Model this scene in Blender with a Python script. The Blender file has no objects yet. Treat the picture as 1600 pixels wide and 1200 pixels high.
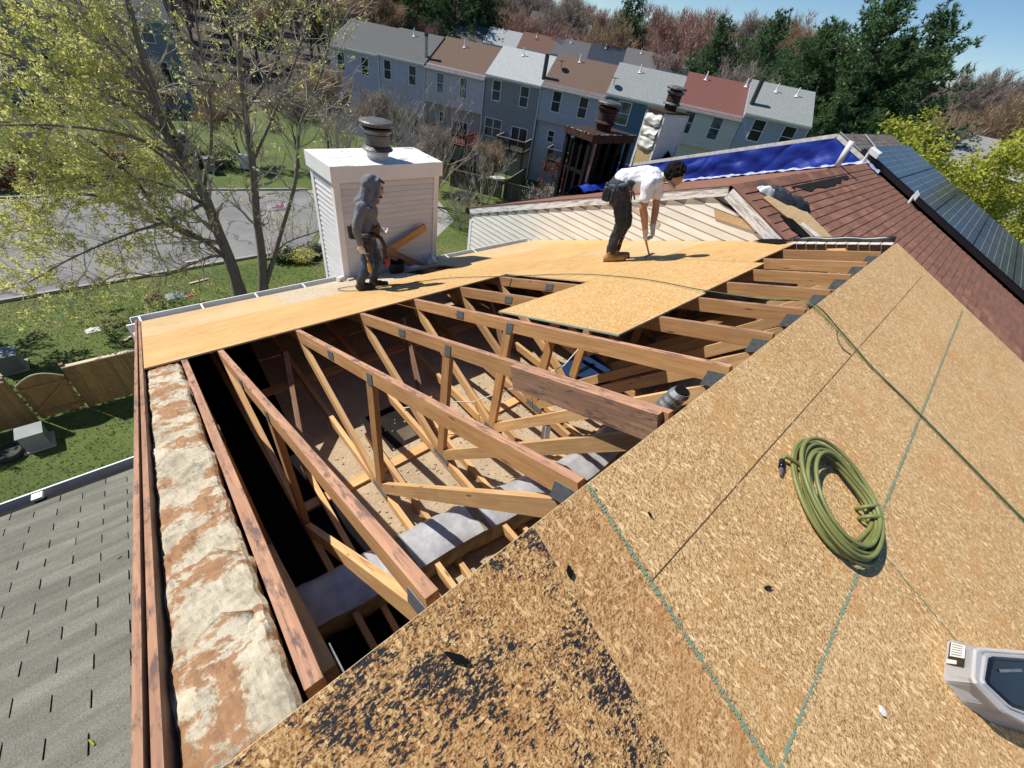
import bpy, bmesh, math, random
import numpy as np
from mathutils import Vector, Matrix, noise as mnoise

# ------------------------------------------------------------------ camera, light, exposure
SC = bpy.context.scene
COL = SC.collection
CAM_R = ((0.7369382374824341, -0.6582092963144385, 0.15389137851593565),
         (-0.3499482446056629, -0.566277749019833, -0.7462343714024743),
         (0.5783236639060332, 0.4960746246385544, -0.6476509141165624))
CAM_C = Vector((-0.7394, -0.3322, 1.1209))
cam_data = bpy.data.cameras.new('camera')
cam = bpy.data.objects.new('camera', cam_data)
COL.objects.link(cam)
cam_data.sensor_width = 36.0
cam_data.lens = 36.0 * 637.6567 / 1600.0
cam_data.clip_start = 0.05
cam_data.clip_end = 3000.0
r0, r1, r2 = CAM_R
cam.matrix_world = Matrix(((r0[0], -r1[0], -r2[0], CAM_C.x),
                           (r0[1], -r1[1], -r2[1], CAM_C.y),
                           (r0[2], -r1[2], -r2[2], CAM_C.z), (0, 0, 0, 1)))
SC.camera = cam

SUN_DIR = Vector((-0.50, 0.80, 1.22)).normalized()          # towards the sun
SUN_ELEV = math.asin(SUN_DIR.z)
SUN_AZ = math.atan2(SUN_DIR.x, SUN_DIR.y)
world = bpy.data.worlds.new('World')
SC.world = world
world.use_nodes = True
wn = world.node_tree
for n_ in list(wn.nodes):
    wn.nodes.remove(n_)
w_out = wn.nodes.new('ShaderNodeOutputWorld')
w_bg = wn.nodes.new('ShaderNodeBackground')
w_sky = wn.nodes.new('ShaderNodeTexSky')
w_sky.sky_type = 'NISHITA'
w_sky.sun_disc = False
w_sky.sun_elevation = SUN_ELEV
w_sky.sun_rotation = SUN_AZ
w_sky.altitude = 100
w_sky.air_density = 0.85
w_sky.dust_density = 0.0
w_sky.ozone_density = 2.5
w_bg.inputs['Strength'].default_value = 0.09
w_hs = wn.nodes.new('ShaderNodeHueSaturation')
w_hs.inputs['Saturation'].default_value = 1.18
wn.links.new(w_sky.outputs[0], w_hs.inputs['Color'])
wn.links.new(w_hs.outputs[0], w_bg.inputs[0])
wn.links.new(w_bg.outputs[0], w_out.inputs[0])

sun_data = bpy.data.lights.new('sun', 'SUN')
sun_data.energy = 5.0
sun_data.angle = math.radians(0.53)
sun_data.color = (1.0, 0.95, 0.87)
sun = bpy.data.objects.new('sun', sun_data)
COL.objects.link(sun)
sun.rotation_euler = (-SUN_DIR).to_track_quat('-Z', 'Y').to_euler()
sun.location = SUN_DIR * 60

SC.view_settings.view_transform = 'Standard'
SC.view_settings.look = 'None'
SC.view_settings.exposure = 0.34
SC.view_settings.gamma = 1.0
SC.view_settings.use_curve_mapping = False
SC.render.engine = 'CYCLES'
SC.cycles.max_bounces = 6
SC.cycles.transparent_max_bounces = 8

# ------------------------------------------------------------------ helpers
T = 0.39508666           # roof pitch (rise over run)
G = -11.0                # ground level below the ridge
OFF = {}
random.seed(7)


def V(*a):
    return Vector(a)


def tag(o, label=None, cat=None, group=None, kind=None):
    if label: o['label'] = label
    if cat: o['category'] = cat
    if group: o['group'] = group
    if kind: o['kind'] = kind
    return o


def root(name, loc, label, cat, group=None):
    o = bpy.data.objects.new(name, None)
    o.empty_display_size = 0.2
    COL.objects.link(o)
    o.location = loc
    OFF[o.name] = Vector(loc)
    return tag(o, label, cat, group)


def place(o, parent):
    """link, and parent keeping world-built coordinates"""
    COL.objects.link(o)
    if parent is not None:
        o.parent = parent


def off_of(parent):
    return OFF.get(parent.name, Vector((0, 0, 0))) if parent is not None else Vector((0, 0, 0))


class MB:
    """collects faces, builds ONE mesh object"""
    def __init__(s):
        s.v = []; s.f = []; s.m = []

    def poly(s, pts, m=0):
        i = len(s.v); s.v += [tuple(p) for p in pts]
        s.f.append(tuple(range(i, i + len(pts)))); s.m.append(m); return s

    def obox(s, o, a, b, c, m=0, top=None):
        """box from corner o with edge vectors a, b, c (right handed)"""
        o = Vector(o); a = Vector(a); b = Vector(b); c = Vector(c)
        i = len(s.v)
        for p in (o, o + a, o + a + b, o + b, o + c, o + a + c, o + a + b + c, o + b + c):
            s.v.append(tuple(p))
        if a.cross(b).dot(c) < 0:
            fs = ((0, 1, 2, 3), (4, 7, 6, 5), (0, 4, 5, 1), (1, 5, 6, 2), (2, 6, 7, 3), (3, 7, 4, 0))
        else:
            fs = ((0, 3, 2, 1), (4, 5, 6, 7), (0, 1, 5, 4), (1, 2, 6, 5), (2, 3, 7, 6), (3, 0, 4, 7))
        for k, q in enumerate(fs):
            s.f.append(tuple(i + j for j in q)); s.m.append(top if (top is not None and k == 1) else m)
        return s

    def box(s, x0, x1, y0, y1, z0, z1, m=0, top=None):
        return s.obox((x0, y0, z0), (x1 - x0, 0, 0), (0, y1 - y0, 0), (0, 0, z1 - z0), m, top)

    def beam(s, p0, p1, w, h, up=(0, 0, 1), m=0, top=None):
        p0 = Vector(p0); p1 = Vector(p1); d = p1 - p0
        u = Vector(up); side = d.cross(u)
        if side.length < 1e-6: side = d.cross(Vector((1, 0, 0)))
        side.normalize(); u = side.cross(d).normalized()
        return s.obox(p0 - side * w / 2 - u * h / 2, d, side * w, u * h, m, top)

    def prism(s, pts, d, m=0, mside=None):
        """closed outline extruded by vector d"""
        d = Vector(d); n = len(pts); i = len(s.v)
        s.v += [tuple(p) for p in pts] + [tuple(Vector(p) + d) for p in pts]
        ms = m if mside is None else mside
        s.f.append(tuple(range(i + n - 1, i - 1, -1))); s.m.append(m)
        s.f.append(tuple(range(i + n, i + 2 * n))); s.m.append(m)
        for k in range(n):
            k2 = (k + 1) % n
            s.f.append((i + k, i + k2, i + n + k2, i + n + k)); s.m.append(ms)
        return s

    def tube(s, pts, r, n=8, m=0, cap=True):
        pts = [Vector(p) for p in pts]
        rs = r if isinstance(r, (list, tuple)) else [r] * len(pts)
        i0 = len(s.v); ref = None
        for k, p in enumerate(pts):
            a = pts[max(k - 1, 0)]; b = pts[min(k + 1, len(pts) - 1)]
            t = (b - a)
            if t.length < 1e-9: t = Vector((0, 0, 1))
            t.normalize()
            if ref is None:
                ref = Vector((0, 0, 1)) if abs(t.z) < 0.9 else Vector((1, 0, 0))
            e1 = t.cross(ref)
            if e1.length < 1e-6: e1 = t.cross(Vector((0.3, 1, 0.2)))
            e1.normalize(); e2 = t.cross(e1).normalized(); ref = e1.cross(t)
            for j in range(n):
                an = 2 * math.pi * j / n
                s.v.append(tuple(p + (e1 * math.cos(an) + e2 * math.sin(an)) * rs[k]))
        for k in range(len(pts) - 1):
            for j in range(n):
                j2 = (j + 1) % n
                a = i0 + k * n
                s.f.append((a + j, a + n + j, a + n + j2, a + j2)); s.m.append(m)
        if cap:
            s.f.append(tuple(i0 + j for j in range(n))); s.m.append(m)
            a = i0 + (len(pts) - 1) * n
            s.f.append(tuple(a + j for j in range(n - 1, -1, -1))); s.m.append(m)
        return s

    def lathe(s, prof, c=(0, 0, 0), n=24, m=0, mats=None, ax=None, wob=0.0):
        """prof = [(radius, height)], about z (tilted by ax offset per height)"""
        c = Vector(c); i0 = len(s.v); ax = Vector(ax) if ax else Vector((0, 0, 1))
        for k, (r, h) in enumerate(prof):
            for j in range(n):
                an = 2 * math.pi * j / n
                rr = r * (1 + (random.uniform(-wob, wob) if wob else 0))
                s.v.append(tuple(c + ax * h + Vector((rr * math.cos(an), rr * math.sin(an), 0))))
        for k in range(len(prof) - 1):
            for j in range(n):
                j2 = (j + 1) % n; a = i0 + k * n
                s.f.append((a + j, a + j2, a + n + j2, a + n + j)); s.m.append(mats[k] if mats else m)
        s.f.append(tuple(i0 + j for j in range(n - 1, -1, -1))); s.m.append(m)
        a = i0 + (len(prof) - 1) * n
        s.f.append(tuple(a + j for j in range(n))); s.m.append(m)
        return s

    def grid(s, fn, nu, nv, m=0):
        i = len(s.v)
        for b in range(nv + 1):
            for a in range(nu + 1):
                s.v.append(tuple(fn(a / nu, b / nv)))
        for b in range(nv):
            for a in range(nu):
                k = i + b * (nu + 1) + a
                s.f.append((k, k + 1, k + nu + 2, k + nu + 1)); s.m.append(m)
        return s

    def build(s, name, mats, parent=None, smooth=False, local=False):
        if not isinstance(mats, (list, tuple)): mats = [mats]
        me = bpy.data.meshes.new(name)
        if parent is not None and not local:
            o_ = off_of(parent)
            vv = [(p[0] - o_.x, p[1] - o_.y, p[2] - o_.z) for p in s.v]
        else:
            vv = s.v
        me.from_pydata(vv, [], s.f)
        for mt in mats: me.materials.append(mt)
        if len(mats) > 1:
            me.polygons.foreach_set('material_index', s.m)
        if smooth:
            me.polygons.foreach_set('use_smooth', [True] * len(me.polygons))
        me.update()
        o = bpy.data.objects.new(name, me)
        place(o, parent)
        if parent is not None:
            OFF[o.name] = off_of(parent)
        return o


def lumber(name, p0, p1, w, h, mats, parent, up=(0, 0, 1), cut0=0.0, cut1=0.0):
    """one board: mesh along its own x axis so that the grain follows it; mats = [sides, top]"""
    p0 = Vector(p0); p1 = Vector(p1); d = p1 - p0; L = d.length
    x = d.normalized(); y = Vector(up).cross(x).normalized(); z = x.cross(y)
    M = Matrix(((x.x, y.x, z.x, 0), (x.y, y.y, z.y, 0), (x.z, y.z, z.z, 0), (0, 0, 0, 1)))
    mb = MB()
    hl = L / 2
    pts = [(-hl, -w / 2, -h / 2), (hl, -w / 2, -h / 2), (hl - cut1, -w / 2, h / 2), (-hl + cut0, -w / 2, h / 2)]
    i = 0
    mb.v = [p for p in pts] + [(p[0], w / 2, p[2]) for p in pts]
    mb.f = [(0, 1, 2, 3), (7, 6, 5, 4), (0, 4, 5, 1), (3, 2, 6, 7), (1, 5, 6, 2), (0, 3, 7, 4)]
    mb.m = [0, 0, 0, 1 if isinstance(mats, (list, tuple)) and len(mats) > 1 else 0, 0, 0]
    me = bpy.data.meshes.new(name)
    me.from_pydata(mb.v, [], mb.f)
    ml = mats if isinstance(mats, (list, tuple)) else [mats]
    for mt in ml: me.materials.append(mt)
    if len(ml) > 1: me.polygons.foreach_set('material_index', mb.m)
    me.update()
    o = bpy.data.objects.new(name, me)
    place(o, parent)
    # the parent's own local frame: roots are unrotated; a rotated board as parent needs its inverse
    world = Matrix.Translation((p0 + p1) / 2) @ M
    if parent is not None:
        o.matrix_local = WM.get(parent.name, Matrix.Translation(off_of(parent))).inverted() @ world
    else:
        o.matrix_local = world
    WM[o.name] = world
    return o


WM = {}


def build_under(mb, name, mats, parent):
    """world-built mesh parented under a rotated board"""
    o = mb.build(name, mats, None)
    o.parent = parent
    o.matrix_local = WM[parent.name].inverted()
    return o


def dupe(src, parent=None):
    """copy of an object and of everything below it"""
    c = src.copy(); COL.objects.link(c)
    if parent is not None: c.parent = parent
    for ch in list(src.children): dupe(ch, c)
    return c


# ------------------------------------------------------------------ materials
class NT:
    def __init__(s, name):
        s.mat = bpy.data.materials.new(name); s.mat.use_nodes = True
        s.t = s.mat.node_tree
        for n in list(s.t.nodes): s.t.nodes.remove(n)
        s.out = s.t.nodes.new('ShaderNodeOutputMaterial')
        s.b = s.t.nodes.new('ShaderNodeBsdfPrincipled')
        s.t.links.new(s.b.outputs[0], s.out.inputs[0])
        s.tc = s.t.nodes.new('ShaderNodeTexCoord')

    def n(s, ty, **kw):
        x = s.t.nodes.new(ty)
        for k, v in kw.items(): setattr(x, k, v)
        return x

    def l(s, a, b):
        s.t.links.new(a, b)

    def val(s, inp, v):
        if hasattr(v, 'links') or hasattr(v, 'is_linked'): s.l(v, inp)
        else: inp.default_value = v

    def math(s, op, a, b=0.0, clamp=False):
        x = s.n('ShaderNodeMath', operation=op); x.use_clamp = clamp
        s.val(x.inputs[0], a); s.val(x.inputs[1], b); return x.outputs[0]

    def vmap(s, scale=(1, 1, 1), rot=(0, 0, 0), loc=(0, 0, 0), src=None):
        x = s.n('ShaderNodeMapping')
        x.inputs['Scale'].default_value = scale; x.inputs['Rotation'].default_value = rot
        x.inputs['Location'].default_value = loc
        s.l(src if src is not None else s.tc.outputs['Object'], x.inputs['Vector']); return x.outputs[0]

    def noise(s, vec, scale=5, detail=4, rough=0.55, dist=0.0):
        x = s.n('ShaderNodeTexNoise')
        x.inputs['Scale'].default_value = scale; x.inputs['Detail'].default_value = detail
        x.inputs['Roughness'].default_value = rough; x.inputs['Distortion'].default_value = dist
        s.l(vec, x.inputs['Vector']); return x

    def voro(s, vec, scale=5, feature='F1', rand=1.0):
        x = s.n('ShaderNodeTexVoronoi', feature=feature)
        x.inputs['Scale'].default_value = scale; x.inputs['Randomness'].default_value = rand
        s.l(vec, x.inputs['Vector']); return x

    def ramp(s, fac, stops, interp='LINEAR'):
        x = s.n('ShaderNodeValToRGB'); x.color_ramp.interpolation = interp
        e = x.color_ramp.elements
        while len(e) < len(stops): e.new(0.5)
        for k, (p, c) in enumerate(stops):
            e[k].position = p; e[k].color = (*c, 1) if len(c) == 3 else c
        s.l(fac, x.inputs[0]); return x.outputs[0]

    def mix(s, fac, a, b, blend='MIX'):
        x = s.n('ShaderNodeMix', data_type='RGBA', blend_type=blend)
        s.val(x.inputs[0], fac)
        for inp, v in ((x.inputs[6], a), (x.inputs[7], b)):
            if isinstance(v, tuple): inp.default_value = (*v[:3], 1)
            else: s.l(v, inp)
        return x.outputs[2]

    def bump(s, h, strength=0.3, dist=0.01):
        x = s.n('ShaderNodeBump'); x.inputs['Strength'].default_value = strength
        x.inputs['Distance'].default_value = dist
        s.l(h, x.inputs['Height']); s.l(x.outputs[0], s.b.inputs['Normal'])

    def rnd(s):
        return s.n('ShaderNodeObjectInfo').outputs['Random']

    def offs(s, k=13.7):
        """object coordinates shifted by the object's random number"""
        x = s.n('ShaderNodeVectorMath', operation='ADD')
        m = s.math('MULTIPLY', s.rnd(), k)
        cb = s.n('ShaderNodeCombineXYZ'); s.l(m, cb.inputs[0]); s.l(m, cb.inputs[1]); s.l(m, cb.inputs[2])
        s.l(s.tc.outputs['Object'], x.inputs[0]); s.l(cb.outputs[0], x.inputs[1])
        return x.outputs[0]

    def fin(s, col, rough=0.8, metal=0.0, spec=None):
        s.val(s.b.inputs['Base Color'], (*col[:3], 1) if isinstance(col, tuple) else col)
        s.val(s.b.inputs['Roughness'], rough)
        s.b.inputs['Metallic'].default_value = metal
        if spec is not None: s.b.inputs['Specular IOR Level'].default_value = spec
        return s.mat


def basic(name, c1, c2=None, scale=6.0, rough=0.75, metal=0.0, bump=0.0, stretch=(1, 1, 1), var=0.0, fine=None, spec=None, world=False):
    """two-tone noise material with object-to-object variation and fine speckle"""
    m = NT(name)
    if c2 is None: c2 = tuple(x * 0.75 for x in c1)
    src = m.offs() if not world else m.n('ShaderNodeNewGeometry').outputs['Position']
    vec = m.vmap(scale=stretch, src=src)
    nz = m.noise(vec, scale, 5, 0.6)
    col = m.mix(m.ramp(nz.outputs[0], [(0.3, (0, 0, 0)), (0.7, (1, 1, 1))]), c1, c2)
    if fine:
        f = m.noise(vec, fine, 2, 0.5)
        col = m.mix(0.45, col, m.ramp(f.outputs[0], [(0.3, (0.35, 0.35, 0.35)), (0.7, (1.0, 1.0, 1.0))]), 'MULTIPLY')
    if var:
        r = m.math('ADD', m.math('MULTIPLY', m.rnd(), 2 * var), 1 - var)
        h = m.n('ShaderNodeHueSaturation'); m.l(r, h.inputs['Value']); m.l(col, h.inputs['Color']); col = h.outputs[0]
    if bump: m.bump((f if fine else nz).outputs[0], bump, 0.004)
    return m.fin(col, rough, metal, spec)


def lumber_mat(name, light, dark, knot=(0.16, 0.07, 0.025), wear=0.0, wearc=(0.10, 0.055, 0.045), rough=0.75):
    m = NT(name)
    src = m.offs()
    v = m.vmap(scale=(1.2, 22, 22), src=src)
    n1 = m.noise(v, 2.2, 5, 0.6, 0.4)
    col = m.ramp(n1.outputs[0], [(0.25, dark), (0.5, tuple((a + b) / 2 for a, b in zip(light, dark))), (0.72, light)])
    v2 = m.vmap(scale=(3.0, 14, 14), src=src)
    kn = m.voro(v2, 1.0)
    col = m.mix(m.ramp(kn.outputs['Distance'], [(0.04, (1, 1, 1)), (0.13, (0, 0, 0))]), col, knot)
    big = m.noise(m.vmap(scale=(1.5, 3, 3), src=src), 1.6, 4, 0.6)
    col = m.mix(0.35, col, m.ramp(big.outputs[0], [(0.3, (0.5, 0.5, 0.5)), (0.65, (1.1, 1.1, 1.1))]), 'MULTIPLY')
    if wear:
        w = m.noise(m.vmap(scale=(3, 12, 12), src=src), 2.5, 6, 0.7, 0.3)
        col = m.mix(m.ramp(w.outputs[0], [(0.62 - wear * 0.35, (0, 0, 0)), (0.72 - wear * 0.3, (1, 1, 1))]), col, wearc)
    sp = m.noise(m.vmap(scale=(1.6, 70, 70), src=src), 1.3, 3, 0.5, 0.3)
    col = m.mix(m.ramp(sp.outputs[0], [(0.27, (0.8, 0.8, 0.8)), (0.34, (0, 0, 0))]), col, tuple(x * .4 for x in dark))
    sm_ = m.noise(m.vmap(scale=(2.2, 5, 5), src=src), 1.1, 5, 0.7)
    col = m.mix(m.ramp(sm_.outputs[0], [(0.56, (0, 0, 0)), (0.70, (0.6, 0.6, 0.6))]), col, dark)
    r = m.math('ADD', m.math('MULTIPLY', m.rnd(), 0.4), 0.8)
    h = m.n('ShaderNodeHueSaturation'); m.l(r, h.inputs['Value']); m.l(col, h.inputs['Color'])
    m.bump(n1.outputs[0], 0.25, 0.003)
    return m.fin(h.outputs[0], rough)


def osb_mat(name, dark, mid, light, tar=False, tint=None, rot=0.0, contrast=1.0):
    """strand board: voronoi flakes in several directions"""
    m = NT(name)
    src = m.offs(3.1)
    dn = m.noise(src, 7, 3, 0.6)
    dv = m.n('ShaderNodeVectorMath', operation='MULTIPLY_ADD')
    m.l(dn.outputs['Color'], dv.inputs[0]); dv.inputs[1].default_value = (0.02, 0.02, 0.02); m.l(src, dv.inputs[2])
    p = dv.outputs[0]
    lay = []
    for k, (a, sx, sy) in enumerate(((rot + 1.9, 62, 230), (rot - 0.5, 75, 280), (rot + 1.2, 84, 310), (1.35, 15, 150))):
        vv = m.vmap(scale=(1, 1, 1), rot=(0, 0, a), src=p)
        vv = m.vmap(scale=(sx, sy, sy), src=vv, loc=(k * 3.3, k * 7.1, 0))
        lay.append(m.voro(vv, 1.0))
    sep = []
    for L in lay:
        sc = m.n('ShaderNodeSeparateColor'); m.l(L.outputs['Color'], sc.inputs[0]); sep.append(sc)
    v = m.math('MULTIPLY', sep[0].outputs[0], 0.36)
    v = m.math('ADD', v, m.math('MULTIPLY', sep[1].outputs[0], 0.30))
    v = m.math('ADD', v, m.math('MULTIPLY', sep[2].outputs[0], 0.34))
    fine = m.noise(m.vmap(scale=(110, 330, 200), rot=(0, 0, rot + 0.3), src=p), 1.0, 3, 0.6)
    v = m.math('ADD', v, m.math('MULTIPLY', m.math('SUBTRACT', fine.outputs[0], 0.5), 0.6))
    big = m.noise(src, 1.7, 4, 0.6)
    v = m.math('ADD', v, m.math('MULTIPLY', m.math('SUBTRACT', big.outputs[0], 0.5), 0.22))
    w = 0.22 / contrast
    col = m.ramp(v, [(0.5 - 1.5 * w, dark), (0.5 - 0.3 * w, mid), (0.5 + 0.5 * w, tuple((a + b) / 2 for a, b in zip(mid, light))), (0.5 + 1.6 * w, light)])
    warm = m.noise(src, 3.3, 4, 0.65, 0.4)
    col = m.mix(m.ramp(warm.outputs[0], [(0.5, (0, 0, 0)), (0.68, (0.55, 0.55, 0.55))]), col, tuple(a * b for a, b in zip(mid, (1.0, 0.82, 0.62))))
    # pale long flakes
    col = m.mix(m.ramp(sep[3].outputs[1], [(0.93, (0, 0, 0)), (0.945, (0.9, 0.9, 0.9))]), col, tuple(min(1, x * 1.16) for x in light))
    # little dark gaps
    dk = m.noise(m.vmap(scale=(70, 200, 140), rot=(0, 0, rot - 0.4), src=p), 1.0, 2, 0.5)
    col = m.mix(m.ramp(dk.outputs[0], [(0.27, (0.75, 0.75, 0.75)), (0.36, (0, 0, 0))]), col, tuple(x * 0.45 for x in dark))
    if tar:
        t1 = m.noise(src, 5.5, 8, 0.80, 0.4)
        t2 = m.noise(m.vmap(scale=(60, 140, 100), rot=(0, 0, 0.7), src=p), 1.0, 4, 0.7)
        tv = m.math('ADD', t1.outputs[0], m.math('MULTIPLY', m.math('SUBTRACT', t2.outputs[0], 0.5), 0.95))
        msk = m.ramp(tv, [(0.525, (0, 0, 0)), (0.57, (1, 1, 1))])
        col = m.mix(msk, col, (0.014, 0.014, 0.017))
        m.bump(m.math('ADD', v, m.math('MULTIPLY', tv, 1.0)), 0.5, 0.006)
        rough = m.math('SUBTRACT', 0.85, m.math('MULTIPLY', m.math('GREATER_THAN', tv, 0.6), 0.35))
    else:
        m.bump(v, 0.35, 0.003); rough = 0.8
    return m.fin(col, rough)


def shingle_mat(name, c1, c2, gran=1.0, var=0.12, band=True):
    m = NT(name)
    pos = m.n('ShaderNodeNewGeometry').outputs['Position']
    g = m.noise(pos, 260 * gran, 2, 0.6)
    b = m.noise(m.vmap(scale=(1.2, 6, 6), src=pos), 2.0, 4, 0.6)
    col = m.mix(m.ramp(b.outputs[0], [(0.35, (0, 0, 0)), (0.65, (1, 1, 1))]), c1, c2)
    col = m.mix(0.8, col, m.ramp(g.outputs[0], [(0.3, (0.45, 0.45, 0.45)), (0.7, (1.35, 1.35, 1.3))]), 'MULTIPLY')
    r = m.math('ADD', m.math('MULTIPLY', m.rnd(), 2 * var), 1 - var)
    h = m.n('ShaderNodeHueSaturation'); m.l(r, h.inputs['Value']); m.l(col, h.inputs['Color'])
    m.bump(g.outputs[0], 0.4, 0.002)
    return m.fin(h.outputs[0], 0.92, spec=0.25)


M = {}
M['osb'] = osb_mat('osb', (0.25, 0.12, 0.038), (0.52, 0.305, 0.118), (0.78, 0.56, 0.29), contrast=1.15)
M['osb_strip'] = osb_mat('osb_amber', (0.20, 0.09, 0.028), (0.45, 0.235, 0.085), (0.66, 0.43, 0.20), rot=0.6, contrast=1.2)
M['osb_tar'] = osb_mat('osb_tar', (0.20, 0.085, 0.025), (0.48, 0.25, 0.085), (0.72, 0.47, 0.21), tar=True, contrast=1.2)
M['osb_new'] = osb_mat('osb_new', (0.28, 0.145, 0.045), (0.49, 0.285, 0.10), (0.68, 0.46, 0.20), contrast=1.2)
M['osb_old'] = osb_mat('osb_old', (0.22, 0.16, 0.10), (0.46, 0.36, 0.24), (0.62, 0.52, 0.38))
M['edge_pale'] = basic('edge_pale', (0.70, 0.55, 0.33), (0.55, 0.4, 0.22), 30, 0.8)
M['edge_green'] = basic('edge_green', (0.25, 0.42, 0.36), (0.38, 0.45, 0.34), 30, 0.8)


def plywood_mat(name, light, dark, streak=(0.35, 0.17, 0.05)):
    m = NT(name)
    src = m.offs()
    n1 = m.noise(m.vmap(scale=(1.3, 16, 16), src=src), 2.0, 6, 0.65, 0.5)
    col = m.ramp(n1.outputs[0], [(0.3, dark), (0.62, light)])
    n2 = m.noise(m.vmap(scale=(3.2, 60, 60), src=src), 1.6, 4, 0.6, 0.2)
    col = m.mix(m.ramp(n2.outputs[0], [(0.30, (0.9, 0.9, 0.9)), (0.42, (0, 0, 0))]), col, streak)
    kn = m.voro(m.vmap(scale=(2.2, 7, 7), src=src), 1.0)
    col = m.mix(m.ramp(kn.outputs['Distance'], [(0.05, (0.8, 0.8, 0.8)), (0.11, (0, 0, 0))]), col, streak)
    n3 = m.noise(src, 0.9, 4, 0.6)
    col = m.mix(0.5, col, m.ramp(n3.outputs[0], [(0.3, (0.72, 0.66, 0.55)), (0.65, (1.05, 1.05, 1.05))]), 'MULTIPLY')
    m.bump(n1.outputs[0], 0.15, 0.002)
    return m.fin(col, 0.72)


M['ply'] = plywood_mat('plywood', (0.62, 0.395, 0.160), (0.48, 0.262, 0.086))
M['ply_pale'] = plywood_mat('plywood_pale', (0.61, 0.43, 0.225), (0.49, 0.325, 0.15), (0.36, 0.21, 0.085))
M['lum'] = lumber_mat('lumber_orange', (0.62, 0.345, 0.14), (0.40, 0.185, 0.06))
M['lum_pale'] = lumber_mat('lumber_pale', (0.66, 0.42, 0.20), (0.47, 0.255, 0.095))
M['lum_top'] = lumber_mat('lumber_weathered_top', (0.50, 0.27, 0.155), (0.27, 0.135, 0.08), wear=0.32, wearc=(0.13, 0.075, 0.058))
M['lum_dark'] = lumber_mat('lumber_dark', (0.40, 0.235, 0.14), (0.20, 0.105, 0.062), wear=0.2)
M['lum_burn'] = basic('charred_wood', (0.004, 0.0038, 0.0038), (0.011, 0.0095, 0.009), 14, 0.85, bump=0.4, spec=.2)
M['lum_grey'] = lumber_mat('lumber_grey', (0.42, 0.35, 0.27), (0.2, 0.15, 0.11))
M['plate'] = basic('gusset_steel', (0.22, 0.24, 0.245), (0.13, 0.14, 0.145), 40, 0.55, 0.15, fine=160)
M['galv'] = basic('galvanised', (0.42, 0.43, 0.43), (0.25, 0.25, 0.25), 18, 0.45, 0.7)
M['black'] = basic('black_felt_and_shade', (0.006, 0.006, 0.0065), (0.013, 0.013, 0.013), 8, 0.95, spec=.05)  # real felt and openings, also the painted shade pieces
M['dark_metal'] = basic('dark_metal', (0.045, 0.045, 0.05), (0.09, 0.085, 0.08), 9, 0.42, 0.6)
M['cap_metal'] = basic('weathered_cap', (0.16, 0.155, 0.14), (0.075, 0.07, 0.065), 6, 0.55, 0.4)
M['rust_metal'] = basic('rusty_metal', (0.085, 0.042, 0.024), (0.014, 0.012, 0.011), 9, 0.8, 0.0, spec=.2)
M['white'] = basic('white_trim', (0.78, 0.78, 0.77), (0.68, 0.67, 0.65), 3, 0.55)
M['white_dirty'] = basic('white_dirty', (0.80, 0.78, 0.73), (0.45, 0.42, 0.37), 7, 0.7, bump=0.1)
M['siding'] = basic('white_siding', (0.70, 0.69, 0.685), (0.60, 0.585, 0.575), 2.5, 0.5, stretch=(1, 1, 5), var=0.03)
M['siding_tan'] = basic('cream_siding', (0.80, 0.77, 0.69), (0.64, 0.60, 0.52), 1.6, 0.55, stretch=(1, 1, 6), var=0.04)
M['peel'] = None
mm = NT('peeling_paint')
pn = mm.noise(mm.vmap(scale=(2.2, 26, 26), src=mm.offs()), 1.6, 8, 0.72, 0.5)
mm.bump(pn.outputs[0], 0.4, 0.006)
M['peel'] = mm.fin(mm.ramp(pn.outputs[0], [(0.36, (0.24, 0.21, 0.185)), (0.45, (0.46, 0.43, 0.40)), (0.52, (0.76, 0.75, 0.72))]), 0.75)
M['shg_grey'] = shingle_mat('grey_shingle', (0.195, 0.192, 0.160), (0.14, 0.139, 0.118), 0.7, 0.15)
M['shg_brown'] = shingle_mat('brown_shingle', (0.29, 0.135, 0.088), (0.20, 0.098, 0.070), 0.6, 0.22)
M['shg_old'] = shingle_mat('old_grey_shingle', (0.19, 0.165, 0.14), (0.12, 0.105, 0.095), 0.6, 0.15)
M['under'] = basic('underlayment', (0.012, 0.011, 0.011), (0.024, 0.021, 0.02), 5, 0.95, spec=.1)
M['drywall'] = basic('attic_board', (0.54, 0.43, 0.29), (0.38, 0.29, 0.185), 3.0, 0.9, fine=60, bump=0.3)
mm = NT('party_wall_mortar')
s_ = mm.tc.outputs['Object']
p1 = mm.noise(s_, 3.6, 10, 0.72, 0.15); p2 = mm.noise(mm.vmap(scale=(4, 4.2, 4.2), src=s_), 1.2, 9, 0.72, 0.15); p3 = mm.noise(s_, 38, 7, 0.75)
c_ = mm.ramp(p1.outputs[0], [(0.34, (0.27, 0.225, 0.165)), (0.47, (0.52, 0.455, 0.33)), (0.66, (0.64, 0.57, 0.43))])
c_ = mm.mix(mm.ramp(p2.outputs[0], [(0.505, (0, 0, 0)), (0.545, (0.9, 0.9, 0.9))]), c_, (0.34, 0.165, 0.068))
c_ = mm.mix(0.5, c_, mm.ramp(p3.outputs[0], [(0.3, (0.5, 0.5, 0.5)), (0.62, (1.1, 1.1, 1.1))]), 'MULTIPLY')
mm.bump(mm.math('ADD', p3.outputs[0], p1.outputs[0]), 0.8, 0.010)
M['mortar'] = mm.fin(c_, 0.95)
M['foil'] = basic('duct_foil', (0.56, 0.56, 0.56), (0.34, 0.35, 0.37), 9, 0.42, 0.35, bump=1.0)
M['insul'] = basic('duct_insulation', (0.40, 0.34, 0.22), (0.18, 0.145, 0.09), 9, 0.9, bump=0.5)
mm = NT('blue_tarp')
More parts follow.
